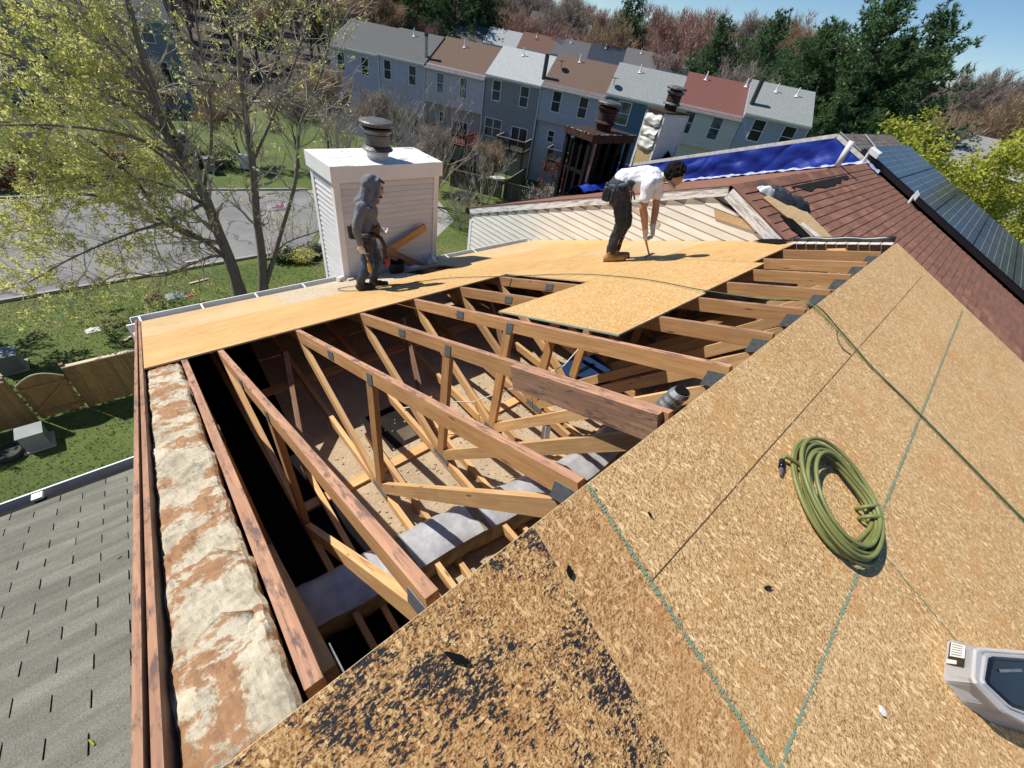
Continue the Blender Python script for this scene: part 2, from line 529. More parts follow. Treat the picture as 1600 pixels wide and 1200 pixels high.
tn = mm.noise(mm.vmap(scale=(1, 1, 1), src=mm.tc.outputs['Object']), 1.4, 4, 0.55, 0.6)
mm.bump(tn.outputs[0], 0.5, 0.08)
M['tarp'] = mm.fin(mm.ramp(tn.outputs[0], [(0.3, (0.004, 0.014, 0.15)), (0.7, (0.008, 0.036, 0.32))]), 0.52, spec=.3)
M['hose'] = basic('green_hose', (0.20, 0.215, 0.07), (0.135, 0.15, 0.045), 14, 0.5)
M['hose_dark'] = basic('dark_green_hose', (0.045, 0.10, 0.06), (0.03, 0.07, 0.042), 12, 0.45)
M['chalk'] = basic('green_chalk', (0.13, 0.30, 0.22), (0.28, 0.30, 0.18), 40, 0.9)
M['line'] = basic('pencil_line', (0.10, 0.055, 0.025), (0.14, 0.08, 0.035), 30, 0.9)
M['grout_black'] = basic('solar_black', (0.008, 0.008, 0.010), (0.012, 0.012, 0.014), 3, 0.3)
mm = NT('solar_glass')
M['solar'] = mm.fin((0.010, 0.014, 0.030), 0.2, spec=0.14)
M['solar_line'] = basic('solar_line', (0.34, 0.36, 0.39), (0.26, 0.28, 0.31), 5, 0.5)
M['cell_gap'] = basic('cell_gap', (0.06, 0.065, 0.075), (0.05, 0.055, 0.06), 5, 0.5)
M['silver'] = basic('aluminium', (0.6, 0.6, 0.6), (0.5, 0.5, 0.5), 5, 0.35, 0.8)
mm = NT('window_glass')
gr = mm.noise(mm.offs(), 1.1, 3, 0.6)
gc = mm.mix(mm.ramp(mm.rnd(), [(0.45, (0, 0, 0)), (0.95, (1, 1, 1))]), (0.02, 0.024, 0.03), (0.22, 0.23, 0.235))
gc = mm.mix(mm.ramp(gr.outputs[0], [(0.42, (0, 0, 0)), (0.58, (.8, .8, .8))]), gc, (0.025, 0.03, 0.036))
M['glass'] = mm.fin(gc, 0.1)
M['jacket'] = basic('navy_cloth', (0.02, 0.024, 0.034), (0.045, 0.05, 0.06), 12, 0.8, bump=0.4)
M['whitecloth'] = basic('white_cloth', (0.75, 0.75, 0.75), (0.5, 0.5, 0.5), 12, 0.85, bump=0.3)
M['pvc'] = basic('pvc_pipe', (0.72, 0.69, 0.63), (0.6, 0.56, 0.5), 6, 0.5)
M['concrete'] = basic('concrete', (0.42, 0.39, 0.35), (0.32, 0.30, 0.27), 1.2, 0.9, fine=40, world=True)
mm = NT('asphalt')
ps = mm.n('ShaderNodeNewGeometry').outputs['Position']
b1 = mm.noise(ps, 0.35, 6, 0.65, 0.5); b2 = mm.noise(ps, 24, 3, 0.6); b3 = mm.noise(ps, 1.2, 4, 0.6)
dvv = mm.n('ShaderNodeVectorMath', operation='MULTIPLY_ADD'); mm.l(b3.outputs['Color'], dvv.inputs[0]); dvv.inputs[1].default_value = (1.6, 1.6, 0); mm.l(ps, dvv.inputs[2])
ck = mm.voro(dvv.outputs[0], 0.22, 'DISTANCE_TO_EDGE')
cc2 = mm.ramp(b1.outputs[0], [(0.32, (0.15, 0.15, 0.15)), (0.5, (0.20, 0.197, 0.193)), (0.68, (0.26, 0.255, 0.245))])
cc2 = mm.mix(0.5, cc2, mm.ramp(b2.outputs[0], [(0.3, (0.55, 0.55, 0.55)), (0.7, (1.15, 1.15, 1.15))]), 'MULTIPLY')
cc2 = mm.mix(mm.ramp(ck.outputs['Distance'], [(0.006, (0.8, 0.8, 0.8)), (0.016, (0, 0, 0))]), cc2, (0.05, 0.05, 0.05))
M['asphalt'] = mm.fin(cc2, 0.92)
mm = NT('lawn')
ps = mm.n('ShaderNodeNewGeometry').outputs['Position']
a1 = mm.noise(ps, 0.35, 5, 0.6); a2 = mm.noise(ps, 6, 6, 0.7)
c_ = mm.ramp(a1.outputs[0], [(0.3, (0.055, 0.088, 0.015)), (0.52, (0.088, 0.125, 0.022)), (0.72, (0.155, 0.145, 0.048))])
c_ = mm.mix(0.75, c_, mm.ramp(a2.outputs[0], [(0.28, (0.35, 0.38, 0.3)), (0.7, (1.3, 1.3, 1.1))]), 'MULTIPLY')
mm.bump(a2.outputs[0], 0.8, 0.06)
ln = mm.n('ShaderNodeVectorMath', operation='LENGTH'); mm.l(ps, ln.inputs[0])
wd_ = mm.math('ADD', ln.outputs['Value'], mm.math('MULTIPLY', a1.outputs[0], 14.0))
lt = mm.ramp(a2.outputs[0], [(0.3, (0.025, 0.020, 0.015)), (0.7, (0.075, 0.058, 0.042))])
c_ = mm.mix(mm.math('DIVIDE', mm.math('SUBTRACT', wd_, 74.0), 10.0, clamp=True), c_, lt)
M['grass'] = mm.fin(c_, 0.9)
M['blade'] = None
M['bark'] = basic('bark', (0.13, 0.105, 0.085), (0.23, 0.19, 0.155), 3, 0.9, stretch=(4, 4, 1), bump=0.6)
M['bark_grey'] = basic('bark_grey', (0.20, 0.165, 0.135), (0.12, 0.095, 0.08), 3, 0.9)
M['fence'] = lumber_mat('fence_board', (0.33, 0.195, 0.07), (0.21, 0.115, 0.04))
M['fence_cap'] = basic('fence_cap', (0.62, 0.52, 0.38), (0.5, 0.4, 0.28), 6, 0.8)
M['fence_old'] = basic('old_fence', (0.16, 0.125, 0.085), (0.09, 0.07, 0.05), 4, 0.9, stretch=(1, 1, .2), var=.2)
M['rubber'] = basic('rubber', (0.012, 0.012, 0.012), (0.02, 0.02, 0.02), 8, 0.7)
M['utility'] = basic('utility_grey', (0.22, 0.245, 0.24), (0.17, 0.19, 0.185), 3, 0.6)
M['red_deck'] = basic('red_deck_wood', (0.16, 0.045, 0.035), (0.10, 0.03, 0.025), 4, 0.8)
M['pale_wood'] = basic('pale_new_wood', (0.60, 0.48, 0.33), (0.5, 0.38, 0.24), 5, 0.8)
M['dark_deck'] = basic('dark_deck_wood', (0.028, 0.024, 0.02), (0.05, 0.042, 0.035), 4, 0.8)


def leaf_mat(name, c1, c2, scale=1.3, trans=0.35):
    m = NT(name)
    pos = m.n('ShaderNodeNewGeometry').outputs['Position']
    nz = m.noise(pos, scale, 3, 0.6)
    n2 = m.noise(pos, scale * 9, 2, 0.6)
    v = m.math('ADD', m.math('MULTIPLY', nz.outputs[0], 0.6), m.math('MULTIPLY', n2.outputs[0], 0.4))
    col = m.ramp(v, [(0.36, c1), (0.62, c2)])
    m.fin(col, 0.65, spec=0.3)
    if trans:
        tr = m.n('ShaderNodeBsdfTranslucent'); m.l(col, tr.inputs[0])
        mx = m.n('ShaderNodeMixShader'); mx.inputs[0].default_value = trans
        m.l(m.b.outputs[0], mx.inputs[1]); m.l(tr.outputs[0], mx.inputs[2]); m.l(mx.outputs[0], m.out.inputs[0])
    return m.mat


M['blade'] = leaf_mat('grass_blade', (0.08, 0.135, 0.025), (0.14, 0.18, 0.045), 0.5, 0.5)
M['leaf_spring'] = leaf_mat('leaf_spring', (0.52, 0.52, 0.12), (0.84, 0.82, 0.32), trans=.55)
M['leaf_lime'] = leaf_mat('leaf_lime', (0.24, 0.26, 0.025), (0.48, 0.49, 0.07))
M['leaf_pine'] = leaf_mat('leaf_pine', (0.045, 0.10, 0.042), (0.14, 0.235, 0.085), 0.30, 0.35)
M['leaf_ever'] = leaf_mat('leaf_ever', (0.02, 0.05, 0.012), (0.07, 0.12, 0.03), 0.5, 0.15)
M['leaf_red'] = leaf_mat('leaf_red', (0.09, 0.018, 0.015), (0.22, 0.05, 0.035), 2.0)
M['bud_red'] = leaf_mat('bud_red', (0.24, 0.135, 0.11), (0.44, 0.26, 0.21), 0.4, 0.2)
M['bud_brown'] = leaf_mat('bud_brown', (0.24, 0.165, 0.10), (0.42, 0.30, 0.19), 0.4, 0.3)
M['bud_grey'] = leaf_mat('bud_grey', (0.21, 0.175, 0.145), (0.38, 0.32, 0.27), 0.4, 0.3)
M['leaf_green'] = leaf_mat('leaf_green', (0.045, 0.075, 0.015), (0.13, 0.17, 0.04), 0.5, 0.25)
M['twig'] = basic('twig', (0.33, 0.285, 0.235), (0.45, 0.39, 0.32), 2, 0.9)
# people
M['skin'] = basic('skin', (0.42, 0.23, 0.145), (0.36, 0.19, 0.12), 9, 0.55)
M['hair'] = basic('black_hair', (0.006, 0.005, 0.0045), (0.012, 0.010, 0.009), 30, 0.85, spec=.1)
M['hoodie'] = basic('grey_hoodie', (0.19, 0.195, 0.205), (0.13, 0.135, 0.15), 14, 0.9, bump=0.3)
M['jeans'] = basic('dark_jeans', (0.025, 0.045, 0.085), (0.05, 0.075, 0.125), 14, 0.85, bump=0.3)
M['jeans_black'] = basic('black_jeans', (0.013, 0.015, 0.02), (0.03, 0.033, 0.04), 14, 0.8, bump=0.4)
M['tee'] = basic('white_tee', (0.80, 0.80, 0.82), (0.70, 0.70, 0.73), 7, 0.85, bump=0.3)
M['boot_tan'] = basic('tan_boot', (0.40, 0.22, 0.07), (0.27, 0.14, 0.045), 10, 0.7)
M['boot_black'] = basic('black_boot', (0.015, 0.014, 0.013), (0.035, 0.032, 0.03), 20, 0.7, bump=0.6)
M['glove'] = basic('work_glove', (0.62, 0.58, 0.52), (0.45, 0.41, 0.36), 14, 0.85)
M['leather'] = basic('black_leather', (0.012, 0.012, 0.014), (0.03, 0.028, 0.028), 9, 0.55)
M['leather_brown'] = basic('brown_leather', (0.16, 0.06, 0.025), (0.09, 0.035, 0.018), 9, 0.6)
M['belt_blue'] = basic('blue_belt', (0.05, 0.10, 0.13), (0.035, 0.07, 0.09), 9, 0.7)
M['yellow'] = basic('yellow_plastic', (0.62, 0.34, 0.03), (0.5, 0.26, 0.02), 6, 0.45)
M['red'] = basic('red_plastic', (0.42, 0.03, 0.035), (0.3, 0.02, 0.025), 6, 0.45)
M['steel'] = basic('tool_steel', (0.35, 0.35, 0.35), (0.2, 0.2, 0.2), 6, 0.35, 0.8)
M['blackp'] = basic('black_plastic', (0.006, 0.007, 0.011), (0.009, 0.010, 0.014), 3, 0.18, spec=.25)
M['sticker'] = basic('white_sticker', (0.80, 0.80, 0.80), (0.72, 0.72, 0.72), 3, 0.5)
mm = NT('clear_plastic')
mm.b.inputs['Transmission Weight'].default_value = 0.6
mm.b.inputs['IOR'].default_value = 1.15
M['clear'] = mm.fin((0.92, 0.92, 0.93), 0.28)
# ------------------------------------------------------------------ setting: sky is the world; ground, roads
def flat(name, pts, z, mat):
    mb = MB(); mb.poly([(x, y, z) for x, y in pts])
    return tag(mb.build(name, mat), kind='structure')


mb = MB()
def gz(x, y):
    r = math.hypot(x, y)
    return G + 0.0 * r + max(0, r - 75) * 0.055 + (0.15 * mnoise.noise((x * .05, y * .05, 0)) if r > 60 else 0)
def gfn(a, b):
    # finer near, reaching far
    u = (a * 2 - 1); w = (b * 2 - 1)
    x = 900 * u * abs(u) ** 1.2; y = 900 * w * abs(w) ** 1.2
    return (x, y, gz(x, y))
mb.grid(gfn, 90, 90)
lawn = tag(mb.build('ground', M['grass'], smooth=True), kind='structure')
flat('parking_lot', [(-70, 22.5), (-6, 24.9), (7.6, 25.6), (10.4, 29.5), (11.4, 35.4), (4.0, 37.0), (-5.3, 37.6), (-70, 37.0)], G + .008, M['asphalt'])
flat('footpath', [(8.2, 25.6), (9.6, 25.6), (12.8, 35.4), (11.5, 35.4), (10.5, 29.5)], G + .012, M['concrete'])
flat('patio', [(15.2, 23.4), (19.4, 26.4), (21.0, 31.5), (17.2, 31.0), (14.2, 27.0)], G + .010, M['concrete'])
mb = MB()
for a, b in (((-70, 22.4), (-6, 24.8)), ((-6, 24.8), (7.6, 25.5)), ((-70, 37.15), (-5.3, 37.75)), ((-5.3, 37.75), (4, 37.15)), ((4, 37.15), (11.5, 35.55))):
    mb.beam((a[0], a[1], G + .06), (b[0], b[1], G + .06), .16, .13)
tag(mb.build('kerb', M['concrete']), kind='structure')

# grass blades where the lawn is close
rg = np.random.default_rng(3)
N_ = 50000
gx = rg.uniform(-9, 13, N_); gy = rg.uniform(6.0, 24.6, N_)
far = rg.uniform(0, 1, N_) < .25
gy = np.where(far, rg.uniform(14, 32, N_), gy); gx = np.where(far, rg.uniform(10, 30, N_), gx)
hh = rg.uniform(.03, .085, N_); an = rg.uniform(0, math.pi, N_); wd = rg.uniform(.012, .026, N_)
lx = rg.uniform(-.07, .07, N_); ly = rg.uniform(-.07, .07, N_)
vs = np.zeros((N_, 3, 3))
vs[:, 0] = np.stack([gx - np.cos(an) * wd, gy - np.sin(an) * wd, np.full(N_, G)], 1)
vs[:, 1] = np.stack([gx + np.cos(an) * wd, gy + np.sin(an) * wd, np.full(N_, G)], 1)
vs[:, 2] = np.stack([gx + lx, gy + ly, G + hh], 1)
me = bpy.data.meshes.new('lawn_grass')
me.from_pydata(vs.reshape(-1, 3).tolist(), [], np.arange(N_ * 3).reshape(-1, 3).tolist())
me.materials.append(M['blade'])
o = bpy.data.objects.new('lawn_grass', me); COL.objects.link(o)
tag(o, 'short bright green grass of the lawn behind the house', 'grass', kind='stuff')

# ------------------------------------------------------------------ the house whose roof is open
house = root('townhouse', (2.3, 0, G), 'townhouse with its roof torn open, bare trusses and new sheathing on it', 'house')
XL, XR = -0.80, 5.60


def B(x, y, o=0.0): return V(x, y, -T * y + o)
def F(x, y, o=0.0): return V(x, y, T * y + o)
NB = V(0, T, 1).normalized(); NF = V(0, -T, 1).normalized()


def sk(y): return 0.02 * y


# walls below the roof
mb = MB()
mb.box(-1.02, 5.58, 4.86, 5.0, G, -2.03)
mb.box(-1.02, 5.58, -5.0, -4.86, G, -2.03)
mb.box(-1.02, -.80, -4.86, 4.86, G, -2.2)
mb.box(5.44, 5.58, -4.86, 4.86, G, -2.2)
mb.build('wall', M['siding'], house)
mb = MB(); mb.box(-.79, 5.43, -4.85, 4.85, -2.14, -2.10)
mb.build('attic_floor', M['drywall'], house)
mb = MB()
for k in range(20):       # closing triangle of the right end (inside face, sooty)
    pass
mb.prism([(5.585, -5, -2.1), (5.585, 0, -.02), (5.585, 5, -2.1)], (.012, 0, 0))
mb.build('party_wall_face', M['drywall'], house)

mb = MB(); mb.prism([(-1.0, 4.9, -2.2), (-1.0, 4.9, -T * 4.9 - .16), (-1.0, 0, -.16), (-1.0, -4.9, -T * 4.9 - .16), (-1.0, -4.9, -2.2)], (.16, 0, 0)); mb.build('party_wall_core', M['mortar'], house)
# party wall of rough mortar between the two houses
mb = MB()
rngp = random.Random(5)
nu, nv = 22, 480
def pw(a, b):
    y = 5.0 - b * 8.2
    xl = -1.022 + .021 * y + .012 * mnoise.noise((y * 6, 1, 0)) if y > -1 else -1.04
    xr = -.806 + .017 * y + .014 * mnoise.noise((y * 3.5, 7, 0)) + .012 * mnoise.noise((y * 14, 3, 0))
    x = xl + (xr - xl) * a
    e = min(a, 1 - a)
    d = .002 - .018 * max(0, .06 - e) / .06 + .008 * mnoise.noise((x * 9, y * 5, 2)) + .009 * mnoise.noise((x * 25, y * 22, 5)) + .007 * mnoise.noise((x * 60, y * 50, 8)) - .012
    st = math.floor(y / .31 + .35 * mnoise.noise((x * 4, y * .5, 9)))
    d += .004 * mnoise.noise((st * 3.7, 0, 0))
    z = (-T * abs(y)) + d
    return (x, y, z)
mb.grid(pw, nu, nv)
# skirt
i = len(mb.v)
for b in range(nv + 1):
    p = pw(1, b / nv); mb.v.append((p[0] - .035, p[1], p[2] - .7))
for b in range(nv):
    mb.f.append((b * (nu + 1) + nu, (b + 1) * (nu + 1) + nu, i + b + 1, i + b)); mb.m.append(0)
mb.build('party_wall', M['mortar'], house)
# stone-like lumps and joints on it
for k in range(14):
    y = 4.9 - k * .36 + random.uniform(-.08, .08)
    if y < .1: break
    m2 = MB(); x0 = -.99 + .03 * y; w = random.uniform(.05, .11); xx = random.uniform(x0 + .02, -.86 + .016 * y - w * .5)
    m2.lathe([(w * .9, -.01), (w, .002), (w * .7, .012), (w * .25, .018)], c=B(xx + w * .4, y, -.03), n=9, ax=NB, wob=.18)
    m2.build('mortar_lump', M['mortar'], house, smooth=True)

mb = MB(); mb.prism([B(-.845, 0, -.13), B(-.787, 0, -.13), B(-.690, 5.0, -.13), B(-.77, 5.0, -.13)], (0, 0, -.04)); mb.build('gap_shade', M['black'], house)  # black strip added as shade in the gap, covers a light leak
# rake boards on the left edge
for (xa, wd_, of) in ((-1.062, .018, .014), (-1.036, .019, .002)):
    lumber('rake_board', B(xa + sk(5.24), 5.24, of - .05), B(xa, 0, of - .05), wd_, .14, [M['lum_dark'], M['lum_top']], house, up=NB)
    lumber('rake_board', F(xa, -.01, of - .05), F(xa - sk(2), -3.4, of - .05), wd_, .14, [M['lum_dark'], M['lum_top']], house, up=NF)

# roof trusses
CH = .105; CW = .040
tx = [None] + [-.47 + .61 * (k - 1) for k in range(1, 10)] + [5.02, 5.48]
tx[0] = -.772
def truss(k):
    x = tx[k]
    dx = .018 if k == 0 else 0.0       # the first one runs slightly askew along the party wall
    tmat = [M['lum'], M['lum_top']]
    ye = 5.25
    c = lumber('roof_truss', B(x, .004, -CH / 2 * 1.07), B(x + dx * ye, ye, -CH / 2 * 1.07), CW, CH, tmat, house, up=NB)
    lumber('top_chord', F(x, -.004, -CH / 2 * 1.07 - .014), F(x, -5.2, -CH / 2 * 1.07 - .014), CW, CH, [M['lum_pale'], M['lum_top']], c, up=NF)
    zb = -1.965
    xo = x + dx * 2
    lumber('bottom_chord', (xo, 4.75, zb), (xo, -4.75, zb), CW, .089, [M['lum_pale']], c)
    n = (xo, 1.60, zb + .05)
    ym = 1.62
    for sgn in (1, -1):
        y0 = sgn * ym
        lumber('web', (xo, y0, zb + .045), (xo, y0, -T * ym - CH * 1.05), CW * .98, .089, [M['lum']], c, up=(0, 1, 0))
        lumber('web', (xo, sgn * (ym - .05), zb + .07), (xo, sgn * .05, -.215), CW * .96, .092, [M['lum_pale']], c, up=(0, .6 * sgn, 1))
        lumber('web', (xo, sgn * (ym + .05), zb + .06), (xo + dx, sgn * 3.05, -T * 3.05 - CH), CW * .97, .089, [M['lum_pale']], c, up=(0, -.6 * sgn, 1))
    # gusset plates on the faces
    for (y, z, ly, lz) in ((2.25, -T * 2.25 - .055, .10, .075), (.055, -.115, .10, .10), (1.6, zb + .03, .22, .07), (1.6, -T * 1.6 - .075, .07, .10)):
        for sgn in (-1, 1):
            mp = MB(); xx = xo + sgn * (CW / 2 + .003)
            s = -T if y < 1.5 or z > -1.3 else 0
            mp.obox((xx - .0015, y - ly / 2, z - lz / 2 - s * ly / 2), (.003, 0, 0), (0, ly, s * ly), (0, 0, lz))
            build_under(mp, 'gusset_plate', M['plate'], c)
    return c
trs = [truss(k) for k in range(len(tx))]
# sistered beam beside the fourth truss, spare studs
lumber('sister_beam', B(.75 - .045, .90, -.075), B(.75 - .045, .02, -.075), .045, .15, [M['lum_dark'], M['lum_top']], house, up=NB)
# runner boards on the attic floor
lumber('floor_runner', (-.45, 1.88, -2.085), (5.2, 1.88, -2.085), .09, .03, [M['lum_pale']], house)
lumber('floor_runner', (-.45, .98, -2.085), (5.2, .98, -2.085), .10, .03, [M['lum_pale']], house)
lumber('floor_runner', (-.45, 3.4, -2.085), (5.2, 3.4, -2.085), .10, .03, [M['lum_pale']], house)
for k in range(1, 9):
    x = tx[k] + .16
    lumber('joist', (x, .2, -2.06), (x + .05, 2.3, -2.06), .04, .085, [M['lum_pale']], house)
    if k % 2:
        lumber('diagonal_brace', (x + .05, 2.2, -2.04), (x + .32, 3.1, -1.45), .04, .085, [M['lum_dark']], house)
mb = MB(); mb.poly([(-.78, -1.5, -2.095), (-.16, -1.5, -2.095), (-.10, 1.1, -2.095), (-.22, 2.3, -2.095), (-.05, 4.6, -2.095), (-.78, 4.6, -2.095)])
mb.build('floor_shade', M['black'], house)  # black sheet paints the party wall's shade onto the attic floor
mb = MB(); mb.box(-.792, -.786, -1.5, 4.8, -2.1, -.0)
# attic hatch: black opening with its frame
mb = MB(); mb.box(.46, 1.02, 2.02, 2.56, -2.098, -2.092)
mb.build('attic_hatch', M['under'], house)
mb = MB(); mb.box(.62, .80, 2.06, 2.22, -2.091, -2.088)
mb.build('hatch_cover', M['fence_old'], house)

# loose rubble on the attic floor
mb = MB(); rr = random.Random(11)
for k in range(3000):
    x = rr.uniform(.0, 5.3); y = rr.uniform(-.6, 3.0); s = rr.uniform(.004, .016)
    a = rr.uniform(0, 3.1); z = -2.098
    d1 = V(math.cos(a), math.sin(a), rr.uniform(-.2, .2)) * s * 1.6; d2 = V(-math.sin(a), math.cos(a), 0) * s
    mb.obox((x, y, z), d1, d2, (0, 0, s * .5))
tag(mb.build('attic_debris', basic('debris', (0.55, 0.42, 0.26), (0.32, 0.22, 0.13), 20, .9), house), kind='stuff')

# sheathing -------------------------------------------------------------
TH = .013
def sheet(name, x0, x1, y0, y1, mats, slope='B', lift=0.001, sk0=0.0, sk1=0.0, dz=0.0):
    """one sheet: material 0 = faces, 1 = edges; origin at its own corner"""
    fn = B if slope == 'B' else F
    nn = NB if slope == 'B' else NF
    c = [fn(x0 + sk0, y0), fn(x1 + sk1, y0), fn(x1, y1), fn(x0, y1)]
    if slope == 'F': c = [c[3], c[2], c[1], c[0]]
    else: c = [c[0], c[1], c[2], c[3]]
    cen = sum(c, V(0, 0, 0)) / 4 + nn * lift
    mb = MB()
    mb.prism([p - cen + nn * lift for p in c], nn * TH, 0, 1)
    o = mb.build(name, mats, None)
    o.parent = house
    o.location = cen - off_of(house)
    OFF[o.name] = cen
    return o
PL = [M['ply'], M['edge_pale']]; PP = [M['ply_pale'], M['edge_pale']]; ON = [M['osb_new'], M['edge_pale']]; OO = [M['osb_old'], M['edge_pale']]
# second course from the eave
sheet('plywood_sheet', -.975, 1.30, 3.06, 4.245, PL)
sheet('plywood_sheet', 1.307, 2.78, 3.06, 4.245, [M['osb_new'], M['edge_pale']])
sheet('plywood_sheet', 2.788, 5.57, 3.06, 4.245, PL)
# eave course
sheet('plywood_sheet', -.965, .43, 4.248, 5.24, PP)
sheet('osb_sheet', .433, 1.46, 4.248, 5.24, OO)
sheet('osb_sheet', 1.463, 2.20, 4.248, 5.24, OO)
sheet('plywood_sheet', 2.85, 5.57, 4.248, 5.24, PP)
sheet('plywood_sheet', 2.20, 2.85, 4.78, 5.24, PP)
# third and fourth course on the right
sheet('plywood_sheet', 2.70, 4.10, 1.88, 3.057, PL)
sheet('plywood_sheet', 4.103, 5.57, 1.88, 3.057, PP)
sheet('plywood_sheet', 4.12, 5.57, .86, 1.877, PL)
sheet('osb_sheet', 2.70, 4.10, .75, 1.877, ON)
sheet('osb_sheet', 1.45, 2.697, .72, 1.86, [M['osb_new'], M['edge_green']])

# front slope
OS = [M['osb'], M['edge_pale']]
sheet('osb_sheet', -3.2 + 2.1, -.130, -.875, -.0, [M['osb_tar'], M['edge_pale']], 'F', sk1=-.04)
sheet('osb_sheet', -.127, .128, -.875, -.0, [M['osb_strip'], M['edge_pale']], 'F', sk0=-.04, sk1=-.04)
sheet('osb_sheet', .132, 2.66, -.875, -.0, OS, 'F', sk0=-.04)
sheet('osb_sheet', 2.664, 5.60, -.875, -.0, OS, 'F')
sheet('osb_sheet', -1.1, 1.25, -2.10, -.879, OS, 'F')
sheet('osb_sheet', 1.254, 3.70, -2.10, -.879, OS, 'F')
sheet('osb_sheet', 3.704, 5.60, -2.10, -.879, OS, 'F')
sheet('osb_sheet', -1.1, 2.4, -3.4, -2.104, OS, 'F')
sheet('osb_sheet', 2.404, 5.60, -3.4, -2.104, OS, 'F')
sheet('osb_sheet', -1.1, 5.60, -5.3, -3.404, OS, 'F')

# chalked and pencilled lines (thin sheets of colour on the boards)
def strip(name, p, w, mat, fn=F, n=40, rough=.4, o=None):
    mb = MB(); p0 = V(*p[0], 0); p1 = V(*p[1], 0); d = (p1 - p0); nrm = V(-d.y, d.x, 0).normalized()
    of = (TH + .0035) if o is None else o
    for k in range(n):
        if random.random() < .10 * rough: continue
        a = p0 + d * k / n; b = p0 + d * (k + .97) / n
        wa = w * random.uniform(1 - rough, 1 + rough) / 2; wb = w * random.uniform(1 - rough, 1 + rough) / 2
        j = nrm * random.uniform(-.3, .3) * w * rough
        q = [a - nrm * wa + j, b - nrm * wb + j, b + nrm * wb + j, a + nrm * wa + j]
        mb.poly([fn(x.x, x.y, of * 1.075) for x in q])
    o = mb.build(name, mat, house); o['kind'] = 'stuff'; return o
strip('chalk_line', ((.128, -.01), (.088, -.87)), .013, M['chalk'], n=260, rough=1.0)
strip('chalk_line', ((-.9, -.877), (5.4, -.877)), .012, M['chalk'], n=900, rough=1.0)
strip('chalk_line', ((1.252, -.89), (1.252, -2.0)), .006, M['chalk'], n=70, rough=.9)
strip('pencil_line', ((.115, -.335), (5.3, -.40)), .0035, M['line'], n=8, rough=.3)
nm_ = MB(); rn_ = random.Random(6)
for fn, rows, xs_, nn in ((F, np.arange(-.03, -2.4, -.14), tx[1:], NF), (B, np.arange(3.1, 5.2, .15), tx[1:], NB)):
    for x in xs_:
        for y in rows:
            if rn_.random() < .25: continue
            c = fn(x + rn_.uniform(-.02, .02), y + rn_.uniform(-.02, .02), (TH + .0035) * 1.075); r_ = .0038
            nm_.poly([c + V(math.cos(a) * r_, math.sin(a) * r_, (math.sin(a) * r_) * (T if fn is F else -T)) for a in (0, 1.05, 2.1, 3.14, 4.2, 5.25)])
nm_.build('nail_head', M['line'], house)['kind'] = 'stuff'
# gutter and fascia at the back eave
mb = MB()
mb.box(-1.06, 5.55, 5.262, 5.285, -2.30, -2.085)
mb.build('fascia', M['white'], house)
mb = MB()
zt = -2.085
mb.box(-1.00, 5.5, 5.287, 5.292, zt - .12, zt); mb.box(-1.00, 5.5, 5.287, 5.40, zt - .12, zt - .115)
mb.box(-1.00, 5.5, 5.40, 5.412, zt - .12, zt + .012)
mb.box(-1.005, -1.00, 5.287, 5.412, zt - .12, zt + .01)
gut = mb.build('gutter', M['white'], house)
mb = MB(); mb.box(-.995, 5.5, 5.293, 5.399, zt - .105, zt - .06); mb.build('gutter_fill', M['under'], gut)  # dark fill along the gutter trough
for k in range(9):
    mb = MB(); x = -.93 + k * .62; mb.box(x, x + .02, 5.27, 5.405, zt + .002, zt + .012); mb.build('gutter_strap', M['white'], gut)
# ridge end: lead-coloured flashing roll and loose felt on the right edge of the roof
mb = MB()
pts = [B(5.53, y, .055 + .008 * math.sin(y * 19)) for y in np.linspace(.92, .02, 12)]
mb.tube(pts, [.018 + .012 * min(1, k / 4) for k in range(12)], 8)
mb.build('flashing_roll', M['dark_metal'], house, smooth=True)
mb = MB()
for k in range(10):
    y0 = .95 - k * .095; mb.obox(B(5.40, y0, .012), (.1 + .02 * (k % 3), 0, .004), (0, -.085, .085 * T), (0, 0, .008))
mb.build('flashing_strip', M['white_dirty'], house)
mb = MB()
mb.poly([B(5.5, 1.35, .03), B(5.3, 1.0, .03), B(5.50, .9, .05), B(5.57, 1.25, .06)])
mb.build('felt_flap', M['black'], house)
lumber('blocking', B(5.22, .48, -.05), B(5.28, .33, -.05), .09, .05, [M['lum']], house)

# ------------------------------------------------------------------ things in the attic
duct = root('air_duct', (1.0, .62, -2.09), 'foil wrapped insulated air duct lying on the attic floor under the trusses', 'duct')
mb = MB()
def DY(xx): return .98 - .13 * min(xx, 1.7) + .02 * math.sin(xx * 3)
prof = [(-.19, -.0), (-.205, .07), (-.195, .15), (-.165, .20), (-.09, .222), (-.02, .214), (.05, .224), (.13, .205), (.175, .16), (.195, .09), (.185, .02)]
segs = [-.75 + .085 * i for i in range(62)]
fo = MB(); ins = MB()
for k in range(len(segs) - 1):
    for j in range(len(prof) - 1):
        q = []
        for (xx, kk) in ((segs[k], k), (segs[k + 1], k + 1)):
            sq = 1 - .05 * (kk % 7 == 0)
            for jj in (j, j + 1):
                a, b = prof[jj]
                q.append((xx, DY(xx) + a * sq + .006 * mnoise.noise((xx * 5, a * 20, 0)), -2.09 + b * sq + .022 * mnoise.noise((xx * 6, a * 12, 4))))
        (fo if j >= 3 else ins).poly([q[0], q[1], q[3], q[2]])
def weld(o):
    bm_ = bmesh.new(); bm_.from_mesh(o.data); bmesh.ops.remove_doubles(bm_, verts=bm_.verts, dist=.002); bm_.to_mesh(o.data); bm_.free()
    o.data.polygons.foreach_set('use_smooth', [True] * len(o.data.polygons))
weld(fo.build('foil_wrap', M['foil'], duct)); weld(ins.build('insulation_side', M['insul'], duct))
